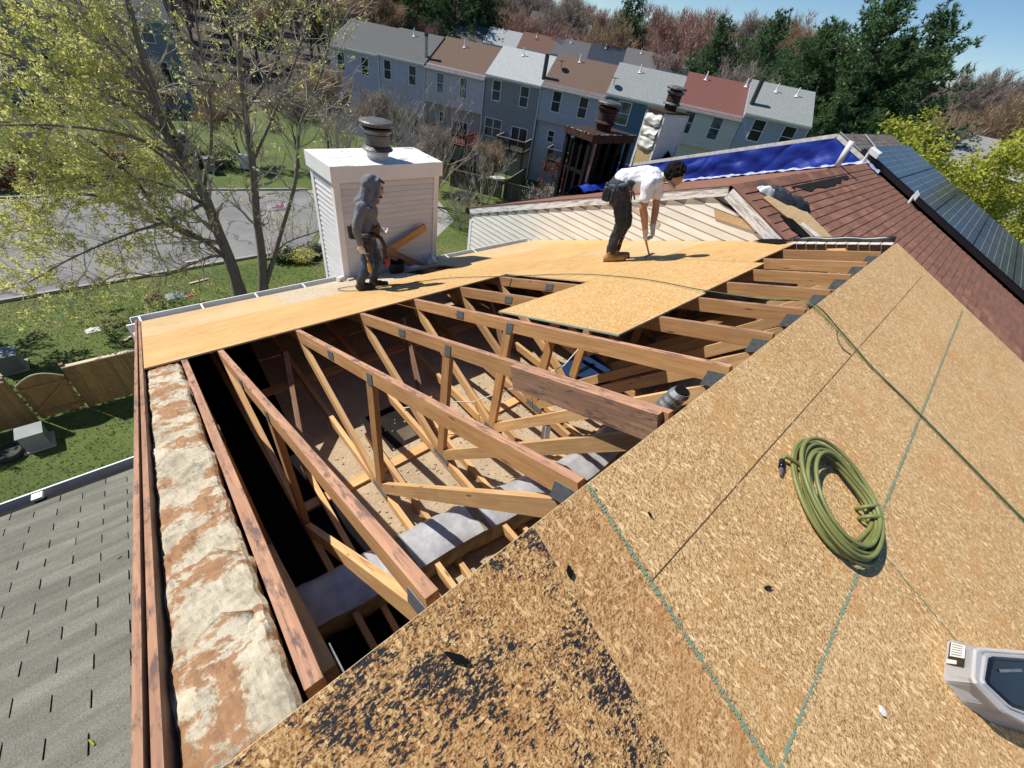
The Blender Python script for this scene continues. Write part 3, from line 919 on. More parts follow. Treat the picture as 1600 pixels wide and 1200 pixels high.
for xx in (-.02, .6, 1.3):
    mb = MB()
    for j in range(1, len(prof) - 1):
        a, b = prof[j]; a2, b2 = prof[j + 1]; yy = DY(xx)
        mb.poly([(xx - .03, yy + a * 1.02, -2.087 + b * 1.02), (xx + .03, yy + a * 1.02, -2.087 + b * 1.02), (xx + .03, yy + a2 * 1.02, -2.087 + b2 * 1.02), (xx - .03, yy + a2 * 1.02, -2.087 + b2 * 1.02)])
    mb.build('seam_tape', M['insul'], duct)
# wires
mb = MB()
mb.tube([(.75, 2.3, -1.9), (.85, 2.1, -1.75), (1.05, 2.0, -1.72), (1.3, 1.9, -1.78), (1.9, 1.75, -1.7), (2.3, 1.6, -1.5), (2.45, 1.5, -1.1)], .006, 5)
tag(mb.build('white_cable', M['white'], smooth=True), 'thin white electric cable looping through the open attic', 'cable')
mb = MB()
mb.tube([(1.35, 1.55, -2.05), (1.38, 1.5, -1.9), (1.5, 1.4, -1.82), (1.7, 1.35, -1.84)], .006, 5)
tag(mb.build('black_cable', M['black'], smooth=True), 'short black cable bent upright on the attic floor', 'cable')
mb = MB(); mb.obox((1.62, 1.12, -1.95), (.05, -.02, 0), (.02, .06, 0), (-.02, .03, .30))
tag(mb.build('white_tag', M['sticker']), 'white strip standing behind a truss web in the attic', 'tag')
mb = MB()
mb.grid(lambda a, b: (2.0 + .75 * a + .1 * b, .95 - .5 * b + .1 * a, -2.06 + .17 * math.sin(a * 3.1) * math.sin(b * 3.0) + .03 * mnoise.noise((a * 5, b * 5, 0))), 16, 12)
tag(mb.build('dark_cloth', M['jacket'], smooth=True), 'dark cloth heaped over the far end of the attic duct', 'cloth')
mb = MB(); mb.obox((2.55, 1.55, -2.08), (.55, -.1, 0), (.06, .3, 0), (0, 0, .26)); mb.obox((2.53, 1.54, -1.83), (.58, -.1, 0), (.06, .33, 0), (0, 0, .03))
bb = root('blue_bin', (2.8, 1.7, -2.1), 'dark blue plastic bin standing deep in the attic', 'bin')
o = mb.build('tub', basic('navy_plastic', (.01, .03, .09), (.015, .04, .11), 4, .4), bb)
mb = MB(); mb.box(2.62, 3.0, 1.62, 1.66, -1.80, -1.79); mb.build('handle', M['blackp'], bb)
# flue pipe by the ridge
fp = root('flue_pipe', (1.02, .04, -.6), 'ribbed galvanised flue pipe poking up beside the ridge', 'pipe')
mb = MB()
mb.lathe([(.046, 0)] + [(.046 + .003 * (k % 2), .03 + k * .018) for k in range(16)] + [(.040, .325)], c=(.93, .17, -.36), n=18, ax=V(.20, -.28, 1).normalized())
mb.build('pipe_body', M['galv'], fp, smooth=False)
mb = MB(); mb.lathe([(.034, 0), (.034, .006)], c=(.988, .085, -.052), n=16, ax=V(.12, -.10, 1).normalized()); mb.build('opening', M['black'], fp)
fp2 = root('roof_vent', (1.75, .06, -.3), 'squat galvanised vent boot between the trusses near the ridge', 'vent')
mb = MB(); mb.lathe([(.06, 0), (.05, .02), (.042, .03), (.04, .08), (.02, .085)], c=(1.48, .07, -.17), n=16); mb.build('boot', M['galv'], fp2, smooth=True)
mb = MB(); mb.obox((1.40, .03, -.18), (.16, -.02, 0), (.01, .10, -.02), (0, 0, .012)); mb.build('flange', M['dark_metal'], fp2)

# ------------------------------------------------------------------ chimney at the back eave
chim = root('chimney', (2.25, 5.5, G), 'white sided chimney chase with a round metal flue cap behind the hooded worker', 'chimney')
cx0, cx1, cy0, cy1 = 1.462, 3.05, 5.15, 5.86
ctop = -.60
mb = MB(); mb.box(cx0 + .025, cx1 - .025, cy0 + .025, cy1 - .02, G, ctop); mb.build('core', M['lum_dark'], chim)
e_ = .072
k = 0
protos = {}
z = -2.42
while z < ctop - .03:
    for side in ('f', 'l', 'r'):
        mb = MB(); h = min(e_ - .008, ctop - z)
        if side == 'f':
            mb.obox((cx0 + .07, cy0 + .024, z + h), (0, -.016, -h), (cx1 - cx0 - .14, 0, 0), (0, -.006, .002))
        elif side == 'l':
            mb.obox((cx0 + .024, cy0 + .07, z + h), (-.016, 0, -h), (0, cy1 - cy0 - .14, 0), (-.006, 0, .002))
        else:
            mb.obox((cx1 - .024, cy0 + .07, z + h), (.014, 0, -h), (0, cy1 - cy0 - .14, 0), (.006, 0, .002))
        mb.build('siding_board', M['siding'], chim)
    z += e_
for (x, y, wx, wy) in ((cx0 - .004, cy0 - .004, .085, .085), (cx1 - .081, cy0 - .004, .085, .085), (cx0 - .004, cy1 - .08, .085, .085), (cx1 - .081, cy1 - .08, .085, .085)):
    mb = MB(); mb.box(x, x + wx, y, y + wy, -2.6, ctop); mb.build('corner_post', M['white'], chim)
mb = MB(); mb.box(cx0, cx1, cy0, cy1, G, -2.6); mb.build('lower_shaft', M['siding'], chim)
cap = MB()
cap.box(cx0 - .035, cx1 + .035, cy0 - .045, cy1 + .03, ctop - .06, ctop + .125)
mm = NT('chimney_cap_paint')
pn = mm.noise(mm.vmap(scale=(2, 5, 5), src=mm.tc.outputs['Object']), 2.2, 7, .7, .4)
capm = mm.fin(mm.ramp(pn.outputs[0], [(.36, (.30, .27, .24)), (.43, (.62, .60, .57)), (.5, (.82, .81, .80))]), .6)
co = cap.build('chase_cover', [M['white']], chim)
mb = MB(); mb.grid(lambda a, b: (cx0 - .03 + a * (cx1 - cx0 + .06), cy0 - .04 + b * (cy1 - cy0 + .065), ctop + .128 + .012 * math.sin(a * 3.14) * math.sin(b * 3.14) + .004 * mnoise.noise((a * 6, b * 4, 0))), 14, 8)
mb.build('cover_top', capm, co, smooth=True)


def flue_cap(c, s, parent, mats, wob=0.01):
    """stack of a round chimney cap: crimped base, collar, bands, dark gap, domed lid"""
    tl = V(.02, .0, 1).normalized()
    parts = (('flue_base', [(.165, 0), (.17, .02), (.16, .05), (.172, .09), (.165, .13)], mats[0]),
             ('storm_collar', [(.16, .13), (.235, .135), (.24, .15), (.20, .185), (.165, .20)], mats[1]),
             ('flue_band', [(.17, .20), (.185, .205), (.185, .33), (.19, .335), (.19, .35), (.17, .352)], mats[2]),
             ('flue_screen', [(.16, .352), (.165, .46), (.16, .462)], mats[3]),
             ('wind_ring', [(.195, .36), (.235, .41), (.238, .42), (.21, .44), (.19, .42)], mats[1]),
             ('cap_lid', [(.10, .46), (.245, .47), (.262, .485), (.262, .51), (.24, .53), (.16, .548), (.06, .56), (.02, .561)], mats[4]))
    for nm, pr_, mt in parts:
        m2 = MB(); m2.lathe([(r * s, h * s) for r, h in pr_], c=c, n=28, ax=tl, wob=wob)
        m2.build(nm, mt, parent, smooth=False)
flue_cap((2.20, 5.36, ctop + .135), .84, chim, [M['white_dirty'], M['cap_metal'], M['cap_metal'], M['black'], M['cap_metal']])
# things leaning at its foot
cb = root('cut_rafter', (2.5, 5.05, -2.0), 'brown timber offcut nailed as a V leaning on the chimney foot', 'timber')
lumber('upper_arm', (2.02, 5.02, -1.66), (2.78, 5.06, -1.36), .04, .11, [M['lum']], cb, up=(0, 0, 1))
lumber('lower_arm', (2.05, 4.98, -1.60), (2.62, 4.92, -1.93), .04, .13, [M['lum_dark']], cb, up=(0, 0, 1))
mb = MB(); mb.lathe([(.10, 0), (.125, .16), (.13, .17), (.11, .175), (.10, .02)], c=B(2.15, 4.86, .02), n=16)
tag(mb.build('black_bucket', M['rubber']), 'small black bucket at the chimney foot beside the timber offcut', 'bucket')
mb = MB(); mb.grid(lambda a, b: (2.75 + a * .22, 4.95 + b * .14, B(0, 4.95 + b * .14).z + .02 + .16 * math.sin(a * 3.14) * math.sin(b * 3.14) + .03 * mnoise.noise((a * 7, b * 7, 1))), 14, 12)
tag(mb.build('plastic_bag', M['foil'], smooth=True), 'crumpled grey plastic bag at the right foot of the chimney', 'bag')
mb = MB(); mb.grid(lambda a, b: (2.35 + a * .3, 4.88 + b * .14, B(0, 4.88 + b * .14).z + .02 + .08 * math.sin(a * 3.14) * math.sin(b * 3.14)), 10, 8)
tag(mb.build('white_rag', M['whitecloth'], smooth=True), 'pale rag lying between the black bucket and the grey bag', 'rag')
mb = MB(); mb.obox(B(1.36, 5.08, .02), (.09, .03, 0), (-.02, .08, -.03), (0, 0, .06)); mb.obox(B(1.45, 5.0, .018), (.10, .01, 0), (0, .05, -.02), (0, 0, .03))
tag(mb.build('flashing_scrap', M['white']), 'white bent flashing scrap at the left foot of the chimney', 'scrap')
# ------------------------------------------------------------------ left neighbour: grey shingle roof, lower
lh = root('townhouse', (-4, -1, G), 'lower neighbouring townhouse with grey three-tab shingle roof, left edge', 'house')
LO = -1.2
def L_(x, y, o=0.0): return V(x, y, -T * y + LO + o)
mb = MB()
mb.box(-7.2, -1.10, -5.0, 3.45, G, -2.75)
mb.prism([(-1.10, 3.45, -2.75), (-1.10, -1.6, -.72), (-1.10, -5.0, -2.1), (-1.10, -5.0, -2.75)], (-6.1, 0, 0))
mb.build('wall', M['siding_tan'], lh)
mb = MB()
mb.prism([L_(-1.075, 3.66), L_(-1.075, -1.6), L_(-1.075, -1.6, -.06), L_(-1.075, 3.66, -.06)], (-6.2, 0, 0))
mb.prism([V(-1.075, -1.6, L_(0, -1.6).z), V(-1.075, -5.3, L_(0, -1.6).z - 3.7 * T), V(-1.075, -5.3, L_(0, -1.6).z - 3.7 * T - .06), V(-1.075, -1.6, L_(0, -1.6).z - .06)], (-6.2, 0, 0))
lroof = mb.build('roof', M['under'], lh)
ex = .127 / math.sqrt(1 + T * T); tw = .305; gap = .0075
def tab_mesh(w, mat, t_=.0065):
    m2 = MB(); e = .139
    # local: x across, y up the slope, z off the slope; lower edge thick
    m2.v = [(0, 0, .0015), (w, 0, .0015), (w, e, .0005), (0, e, .0005), (0, 0, t_), (w, 0, t_), (w, e, .003), (0, e, .003)]
    m2.f = [(0, 3, 2, 1), (4, 5, 6, 7), (0, 1, 5, 4), (1, 2, 6, 5), (2, 3, 7, 6), (3, 0, 4, 7)]
    me = bpy.data.meshes.new('shingle'); me.from_pydata(m2.v, [], m2.f); me.materials.append(mat); me.update(); return me
tabm = tab_mesh(tw - gap, M['shg_grey'], .010)
rotL = Matrix(((-1, 0, 0), (0, -1, 0), (0, 0, 1))).transposed()      # x to the left, y up the slope
upv = V(0, -1, T).normalized()
ML = Matrix(((-1, 0, 0), (0, upv.y, NB.y), (0, upv.z, NB.z)))
stuffL = MB()
for k in range(-14, 23):
    y = 1.079 + ex * k
    if y > 3.67: continue
    s = 0 if k % 2 == 0 else tw / 2
    for j in range(-2, 20):
        xr = -1.496 - s - tw * j + gap * .5
        xl = xr - tw
        if xr - tw > -1.09 or xl < -7.2: continue
        r_ = min(xr, -1.085)
        p = L_(r_, y, .002)
        if xl > -3.15 and y > .02:
            if r_ == xr: me = tabm
            else: me = tab_mesh(r_ - xl - gap, M['shg_grey'])
            o = bpy.data.objects.new('shingle', me); COL.objects.link(o); o.parent = lroof
            o.matrix_local = Matrix.Translation(p - OFF[lh.name] + V(0, random.uniform(-.003, .003), 0)) @ ML.to_4x4() @ Matrix.Rotation(random.uniform(-.010, .010), 4, 'Z') @ Matrix.Rotation(random.uniform(-.006, .012), 4, 'X')
        else:
            w = r_ - xl - gap
            q = [V(0, 0, .0065), V(w, 0, .0065), V(w, .139, .003), V(0, .139, .003)]
            stuffL.poly([p + ML @ a for a in q])
stuffL.build('shingle_rows', M['shg_grey'], lroof)['kind'] = 'stuff'
mb = MB()
ey = 3.70; ez = L_(0, 3.66).z
mb.box(-7.2, -1.09, 3.662, 3.668, ez - .14, ez - .012); mb.box(-7.2, -1.09, 3.668, 3.77, ez - .14, ez - .135)
lg_ = mb.build('gutter', M['grout_black'], lh)
mb = MB(); mb.box(-7.2, -1.085, 3.77, 3.785, ez - .14, ez - .005); mb.build('gutter_rim', M['white'], lg_)
mb = MB(); mb.obox(L_(-2.13, 3.62, .012), (.07, 0, 0), (0, .09, -.02), (0, 0, .03)); tag(mb.build('gutter_clip', M['white'], lg_))
# twigs and petals blown on it
for (x, y, a, l, lab_) in ((-1.62, .88, 2.0, .05, 'long pale leaf lying lowest on the grey shingles'), (-1.2, .72, .6, .04, 'thin pale twig on the grey shingles beside the rake boards'), (-1.55, 2.2, .4, .03, 'tiny pale leaf halfway up the grey shingles')):
    mb = MB(); d = V(math.cos(a), math.sin(a), -T * math.sin(a)) * l
    mb.tube([L_(x, y, .012), L_(x, y, .014) + d * .5 + V(0, .004, 0), L_(x, y, .012) + d], [.004, .006, .002], 6)
    tag(mb.build('fallen_leaf', M['leaf_lime']), lab_, 'leaf', 'leaves fallen on the grey roof')

# ------------------------------------------------------------------ right neighbour: brown roof with the open gable
rh = root('townhouse', (9.5, 1.5, G), 'neighbouring townhouse with brown shingle roof and cream sided gable', 'house')
RY = 1.95
def RB(x, y, o=0.0): return V(x, y, -T * (y - RY) + o)
def RF(x, y, o=0.0): return V(x, y, T * (y - RY) + o)
XW = 5.6; XE = 13.4
mb = MB()
mb.box(XW + .02, XE, -3.0, 7.2, G, -2.2)
mb.prism([(XW + .02, 7.2, -2.2), (XW + .02, RY, -.12), (XW + .02, -3.0, -2.05), (XW + .02, -3.0, -2.2)], (XE - XW - .04, 0, 0))
mb.build('wall', M['white_dirty'], rh)
mb = MB()
mb.prism([RB(XW + .01, 7.46), RB(XW + .01, RY), RB(XW + .01, RY, -.05), RB(XW + .01, 7.46, -.05)], (XE - XW - .03, 0, 0))
mb.prism([RF(XW + .01, RY), RF(XW + .01, -3.4), RF(XW + .01, -3.4, -.05), RF(XW + .01, RY, -.05)], (XE - XW - .03, 0, 0))
rroof = mb.build('roof', M['under'], rh)
# shingles: the nearest as single pieces
def seen(p):
    d = p - CAM_C; t = (5.6 - CAM_C.x) / d.x
    q = CAM_C + d * t
    return q.z > -T * abs(q.y) + .01
exb = .142; exy = exb / math.sqrt(1 + T * T)
cand = []; rb = random.Random(21)
upF = V(0, 1, T).normalized(); MF = Matrix(((1, 0, 0), (0, upF.y, NF.y), (0, upF.z, NF.z)))
upB = V(0, -1, T).normalized(); MBk = Matrix(((-1, 0, 0), (0, upB.y, NB.y), (0, upB.z, NB.z)))
k = 0; y = RY - exy - .02
while y > -3.4:
    x = XW + .02 - rb.uniform(0, .3)
    while x < XE - .05:
        w = rb.choice((.16, .2, .25, .3, .34))
        x0 = max(x, XW + .02); x1 = min(x + w, XE - .04)
        if x1 - x0 > .03: cand.append((RF(x0, y, .002 + rb.uniform(0, .002)), x1 - x0 - .003, y))
        x += w
    y -= exy
vis = sorted([c for c in cand if seen(c[0] + V(c[1] / 2, .06, .02)) and c[0].y < RY - .0], key=lambda c: (c[0] - CAM_C).length)
near = set(id(c) for c in vis[:296])
meshes = {}
st = MB()
for c in cand:
    p, w, y = c
    if id(c) in near:
        kx = round(w, 2)
        if kx not in meshes: meshes[kx] = tab_mesh(w, M['shg_brown'], .013)
        o = bpy.data.objects.new('shingle', meshes[kx]); COL.objects.link(o); o.parent = rroof
        o.matrix_local = Matrix.Translation(p - OFF[rh.name]) @ MF.to_4x4()
    else:
        th = .013
        for q in (((0, 0, th), (w, 0, th), (w, .155, .003), (0, .155, .003)), ((0, 0, 0), (w, 0, 0), (w, 0, th), (0, 0, th))):
            st.poly([p + MF @ V(*a) for a in q])
st.build('shingle_rows', M['shg_brown'], rroof)['kind'] = 'stuff'
mb = MB()
kk = 0; y = RY + exy
while y < 7.46:
    mb.obox(RB(XW + .012, y, .001), (XE - XW - .05, 0, 0), upB * .155, NB * .006); y += exy; kk += 1
mb.build('back_shingle_rows', M['shg_brown'], rroof)['kind'] = 'stuff'
# ridge cap shingles
for k in range(31):
    x = XW + .02 + k * .246
    mb = MB(); mb.prism([V(x, RY - .16, -.055), V(x, RY, .018), V(x, RY + .16, -.055), V(x, RY + .16, -.045), V(x, RY, .030 + .004 * (k % 2)), V(x, RY - .16, -.045)], (.25, 0, .004))
    mb.build('ridge_cap', M['shg_brown'], rroof)
# black tar smear along the ridge
mb = MB()
N2 = 26
def tarf(a, b):
    x = 7.4 + a * 3.4; yc = RY - .20 - .13 * b * (0.6 + .9 * mnoise.noise((x * 2.3, 4, 0)) + .6 * math.sin(a * 3.14)); return RF(x, yc, .021 + .003 * mnoise.noise((x * 8, b * 3, 2)))
mb.grid(tarf, 40, 4); mb.build('tar_smear', M['under'], rroof)

# siding of the gable, board by board
ex_s = .112; z = -3.45; n_b = 0
while z < -.12:
    zt_ = z + ex_s
    yb = 7.40 if zt_ < -T * (7.40 - RY) - .10 else RY + (-zt_ - .10) / T
    yf = RY - (-zt_ - .10) / T
    yf = max(yf, -.35)
    if yb - yf > .12:
        segs_ = [(yf, yb)]
        if yb - yf > 3.0: 
            c1 = yf + (yb - yf) * (.33 + .3 * ((n_b * .37) % 1)); segs_ = [(yf, c1), (c1 + .004, yb)]
        for (a, b) in segs_:
            # outer lower edge stands proud; ends are cut along the rake
            ca = 0 if a > yf else 0
            mb = MB()
            mb.obox((XW - .004, a, zt_), (0, 0, -.001), (0, b - a, 0), (-.003, 0, 0))
            mb = MB()
            mb.prism([(XW - .015, a, zt_ + .004), (XW - .015, b, zt_ + .004), (XW - .026, b, z), (XW - .026, a, z)], (.008, 0, .0))
            mb.build('siding_board', M['siding_tan'], rh)
            mb = MB()
        n_b += 1
    z = zt_
# torn places: bare strips and a hole near the peak
def onw(pts, x=XW - .031): return [(x, y, z) for y, z in pts]
mb = MB(); mb.prism(onw([(2.15, -.19), (1.50, -.24), (1.32, -.33), (1.95, -.245)]), (.006, 0, 0)); mb.build('torn_hole', M['under'], rh)
mb = MB(); mb.prism(onw([(2.05, -.33), (1.38, -.315), (1.42, -.40), (1.98, -.43)], XW - .036), (.006, 0, 0)); mb.build('bare_sheathing', M['ply_pale'], rh)
for (y0, z0, y1, z1) in ((3.45, -.70, 2.75, -.785),):
    mb = MB(); mb.prism(onw([(y0, z0), (y1, z1), (y1, z1 - .07), (y0, z0 - .055)], XW - .033), (.005, 0, 0)); mb.build('bare_strip', M['fence_cap'], rh)
# rake trim, peeling
lumber('rake_trim', (XW - .03, RY + .02, -.065), (XW - .03, 7.47, -T * 5.52 - .065), .04, .12, [M['peel']], rh, up=NB)
lumber('rake_trim', (XW - .03, RY - .0, -.085), (XW - .03, RY - 1.6, -T * 1.6 - .085), .04, .16, [M['peel']], rh, up=NF)
mb = MB(); mb.prism([RB(XW - .06, 7.5, .012), RB(XW - .06, RY, .012), RB(XW + .12, RY, .012), RB(XW + .12, 7.5, .012)], NB * .01); mb.build('drip_edge', M['shg_brown'], rh)
mb = MB(); mb.prism([RF(XW - .06, RY, .012), RF(XW - .06, -3, .012), RF(XW + .05, -3, .012), RF(XW + .05, RY, .012)], NF * .01); mb.build('drip_edge', M['shg_brown'], rh)
mb = MB(); mb.box(XW - .03, XW + .06, 7.36, 7.45, -6.0, -2.42); mb.build('corner_post', M['white'], rh)
mb = MB(); mb.box(XW - .07, XE - .1, 7.46, 7.58, -2.32, -2.20); mb.build('gutter', M['under'], rh)

# things lying on the brown roof
mb = MB(); cs = [RF(6.03, 1.66, .02), RF(7.0, 1.72, .02), RF(6.98, .76, .02), RF(6.35, .74, .02)]
mb.prism(cs[::-1], NF * .014)
pb = tag(mb.build('plywood_offcut', [M['ply_pale']]), 'weathered plywood offcut lying on the brown shingles under the jacket', 'plywood')
mb = MB(); mb.prism([RF(6.30, 1.10, .036), RF(6.45, 1.12, .036), RF(6.60, .80, .036), RF(6.42, .78, .036)][::-1], NF * .012)
tag(mb.build('pale_slat', M['white_dirty']), 'short pale slat on the lower end of the weathered plywood offcut', 'slat')
mb = MB(); mb.prism([RF(6.05, 1.35, .02), RF(6.26, 1.22, .035), RF(6.30, .92, .03), RF(6.12, .80, .025), RF(5.98, 1.1, .02)][::-1], NF * .006)
tag(mb.build('felt_scrap', M['black']), 'torn black felt scrap between the peeling trim and the plywood offcut', 'felt')
jk = root('jacket', RF(6.5, 1.65), 'dark jacket with white panel thrown in a heap on the brown roof', 'jacket')
rj = random.Random(2)
def heap(c, dx, dy, h, seed, n=22):
    m2 = MB()
    def fn(a, b):
        th = a * 2 * math.pi; r = b
        rr = 1 + .45 * mnoise.noise((math.cos(th) * 1.4 + seed, math.sin(th) * 1.4, seed))
        x = c.x + dx.x * r * rr * math.cos(th) + dy.x * r * rr * math.sin(th)
        y = c.y + dx.y * r * rr * math.cos(th) + dy.y * r * rr * math.sin(th)
        z = RF(x, y).z + .02 + h * (max(0, 1 - r ** 2.2)) * (1 + .5 * mnoise.noise((x * 6, y * 6, seed))) + .07 * h / .1 * abs(mnoise.noise((x * 8, y * 14, seed + 3))) * (1 - r * .8)
        return (x, y, max(z, RF(x, y).z + .018))
    m2.grid(fn, 36, n); return m2
heap(V(6.58, 1.62, 0), V(.36, -.23, 0), V(.09, .14, 0), .10, 1.0).build('body', M['jacket'], jk, smooth=True)
heap(V(6.90, 1.42, 0), V(.24, -.14, 0), V(.06, .09, 0), .10, 5.0).build('sleeve', M['jacket'], jk, smooth=True)
heap(V(6.33, 1.72, 0), V(.18, -.11, 0), V(.05, .07, 0), .08, 8.0).build('white_panel', M['whitecloth'], jk, smooth=True)
# vent pipe and the bracket boxes
mb = MB(); mb.tube([(10.9, 2.03, -.05), (10.9, 2.03, .50)], .055, 14); pv = root('vent_pipe', (10.9, 2.03, 0), 'pale plastic vent pipe standing on the brown ridge before the tarp', 'pipe')
mb.build('pipe_body', M['pvc'], pv, smooth=True)
mb = MB(); mb.lathe([(.045, 0), (.045, .004)], c=(10.9, 2.03, .498), n=14); mb.build('opening', M['black'], pv)
mb = MB(); mb.lathe([(.16, -.05), (.09, .02), (.062, .05)], c=(10.9, 2.03, -.03), n=14); mb.build('boot', M['under'], pv)

# ------------------------------------------------------------------ third house: tarped wall, solar panels
th_ = root('townhouse', (16.5, 2.6, G), 'higher townhouse behind the blue tarp with old grey shingles and solar panels', 'house')
Y3, Z3 = 2.90, .44
def TB(x, y, o=0.0): return V(x, y, Z3 - T * (y - Y3) + o)
def TF(x, y, o=0.0): return V(x, y, Z3 + T * (y - Y3) + o)
X3, X3e = 13.42, 19.85
mb = MB()
mb.box(X3 + .03, X3e - .1, -3.2, 8.0, G, -1.7)
mb.prism([(X3 + .03, 8.0, -1.7), (X3 + .03, Y3, Z3 - .1), (X3 + .03, -3.2, -1.85)], (X3e - X3 - .15, 0, 0))
mb.build('wall', M['under'], th_)
mb = MB()
mb.prism([TB(X3 - .05, 8.3), TB(X3 - .05, Y3), TB(X3 - .05, Y3, -.08), TB(X3 - .05, 8.3, -.08)], (X3e - X3 + .1, 0, 0))
mb.prism([TF(X3 - .05, Y3), TF(X3 - .05, -3.4), TF(X3 - .05, -3.4, -.08), TF(X3 - .05, Y3, -.08)], (X3e - X3 + .1, 0, 0))
r3 = mb.build('roof', M['under'], th_)
st = MB(); rb = random.Random(4)
y = Y3 - exy
row = 0
while y > -3.4:
    x = X3 - .05 - rb.uniform(0, .3)
    while x < X3e:
        w = .31; x0 = max(x, X3 - .05); x1 = min(x + w - .01, X3e + .04)
        if x1 - x0 > .05:
            p = TF(x0, y, .002); wq = x1 - x0
            if y > Y3 - .95 and x0 < X3e:
                o = bpy.data.objects.new('shingle', meshes.setdefault(('g', round(wq, 2)), tab_mesh(wq, M['shg_old'])))
                COL.objects.link(o); o.parent = r3; o.matrix_local = Matrix.Translation(p - OFF[th_.name]) @ MF.to_4x4()
            else:
                st.poly([p + MF @ V(*a) for a in ((0, 0, .006), (wq, 0, .006), (wq, .155, .003), (0, .155, .003))])
        x += w
    y -= exy; row += 1
y = Y3 + exy
while y < 8.3:
    st.obox(TB(X3 - .05, y, .001), (X3e - X3 + .1, 0, 0), upB * .155, NB * .006); y += exy
st.build('shingle_rows', M['shg_old'], r3)['kind'] = 'stuff'
mb = MB(); mb.tube([TF(X3 + .0, Y3, .03), TF(X3 + .0, Y3 - 1.2, .03)], .025, 6)
mb.build('conduit', M['galv'], r3)
mb = MB(); mb.tube([TF(X3 + 2.3, Y3 - .1, .05), TF(X3 + 1.6, Y3 - .75, .06)], .02, 6)
mb.build('conduit', M['galv'], r3)
lumber('rake_trim', (X3 - .07, Y3 + .0, Z3 - .045), (X3 - .07, 8.3, TB(0, 8.3).z - .045), .03, .09, [M['white_dirty']], th_, up=NB)
lumber('rake_trim', (X3 - .07, Y3 - .0, Z3 - .045), (X3 - .07, 1.95, TF(0, 1.95).z - .045), .03, .09, [M['white_dirty']], th_, up=NF)
# tarp over the gable wall
mb = MB()
def tarpf(a, b):
    y = 1.55 + a * 7.9
    top = Z3 - .10 - T * abs(y - Y3)
    bot = -T * abs(y - RY) + .035
    if bot > top - .02: bot = top - .02
    z = bot + (top - bot) * b
    fold = .05 * abs(math.sin(y * 5.1 + z * 4.2 + 2.5 * mnoise.noise((y * 1.3, z * 1.5, 0)))) ** .6 + .08 * mnoise.noise((y * 2.2, z * 3.0, 1)) + .03 * abs(mnoise.noise((y * 3.2, z * 3.5, 2)))
    return (X3 - .12 - .05 * (1 - b) - fold * .8, y, z + .02 * mnoise.noise((y * 4, 0, 5)) * (1 - b))
mb.grid(tarpf, 220, 16)
tp = root('tarp', (X3 - .1, 5, -1), 'wrinkled blue tarp stretched over the gable wall behind the brown roof', 'tarp')
mb.build('sheet', M['tarp'], tp, smooth=True)
mb = MB()
def hem(a, b):
    y = 1.6 + a * 7.7; z = -T * abs(y - RY) + .03
    return (X3 - .20 - .10 * b - .03 * mnoise.noise((y * 5, b * 3, 0)), y, z + .05 * (1 - b) + .045 * mnoise.noise((y * 6, b, 3)) + .01)
mb.grid(hem, 200, 5); mb.build('pale_hem', basic('tarp_hem', (.55, .58, .68), (.10, .14, .36), 9, .5, stretch=(1, 3, 6)), tp, smooth=True)
mb = MB()
def tarp2(a, b):
    x = 8.5 + a * 2.0; y = 7.25 - b * .75 + .1 * a
    return (x, y, RB(x, y).z + .05 + .24 * math.sin(b * 3.0) * (.7 + .5 * mnoise.noise((x * 3, b * 2, 0))) + .06 * mnoise.noise((x * 5, y * 4, 2)))
mb.grid(tarp2, 50, 16)
tag(mb.build('tarp', M['tarp'], smooth=True), 'loose end of blue tarp bunched at the foot of the charred chimney', 'tarp')
# solar panels, three columns and the rows in view
SU = V(0, 1, T).normalized()
def solar(x0, y1, first):
    p = TF(x0, y1, .12)                       # upper left corner
    s = root('solar_panel', p, '', 'solar panel', 'solar panels in rows on the third roof')
    W_, H_ = 2.0, 1.075
    def loc(a, b, c=0): return p + V(a, 0, 0) - SU * b + NF * c
    m2 = MB()
    m2.obox(loc(0, 0, -.035), (W_, 0, 0), -SU * H_, NF * .035); m2.build('frame', M['grout_black'], s)
    m2 = MB(); m2.poly([loc(.012, H_ - .012, .003), loc(W_ - .012, H_ - .012, .003), loc(W_ - .012, .012, .003), loc(.012, .012, .003)]); g_ = m2.build('glass', M['solar'], s)
    m2 = MB()
    for r in range(1, 6):
        b = H_ * r / 6; m2.obox(loc(.012, b + .006, .004), (W_ - .024, 0, 0), SU * .008, NF * .0015)
    m2.build('cell_line', M['solar_line'], g_)['kind'] = 'stuff'
    m2 = MB()
    for r in range(1, 11):
        a = W_ * r / 11; m2.obox(loc(a - .002, H_ - .012, .0035), (.004, 0, 0), SU * (H_ - .024), NF * .001)
    m2.build('cell_gap', M['cell_gap'], g_)['kind'] = 'stuff'
    return s
nm_r = ['topmost', 'second', 'third', 'fourth', 'fifth', 'lowest']; nm_c = ['beside the brown roof', 'in the middle column', 'at the far end']
for r in range(5):
    for c in range(3):
        s = solar(X3 + .02 + c * 2.03, 2.21 - 1.02 * r, r == 0 and c == 0)
        s['label'] = f'dark solar panel of the {nm_r[r]} row from the ridge, {nm_c[c]}'
mb = MB()
mb.obox(TF(X3 - .05, 2.24, -.16), (.06, 0, 0), (0, -5.4, -5.4 * T), (0, 0, .245)); mb.obox(TF(X3 + .0, 2.24, .0), (6.1, 0, 0), (0, -.02, -.02 * T), (0, 0, .08))
mb.build('array_skirt', M['grout_black'], th_)
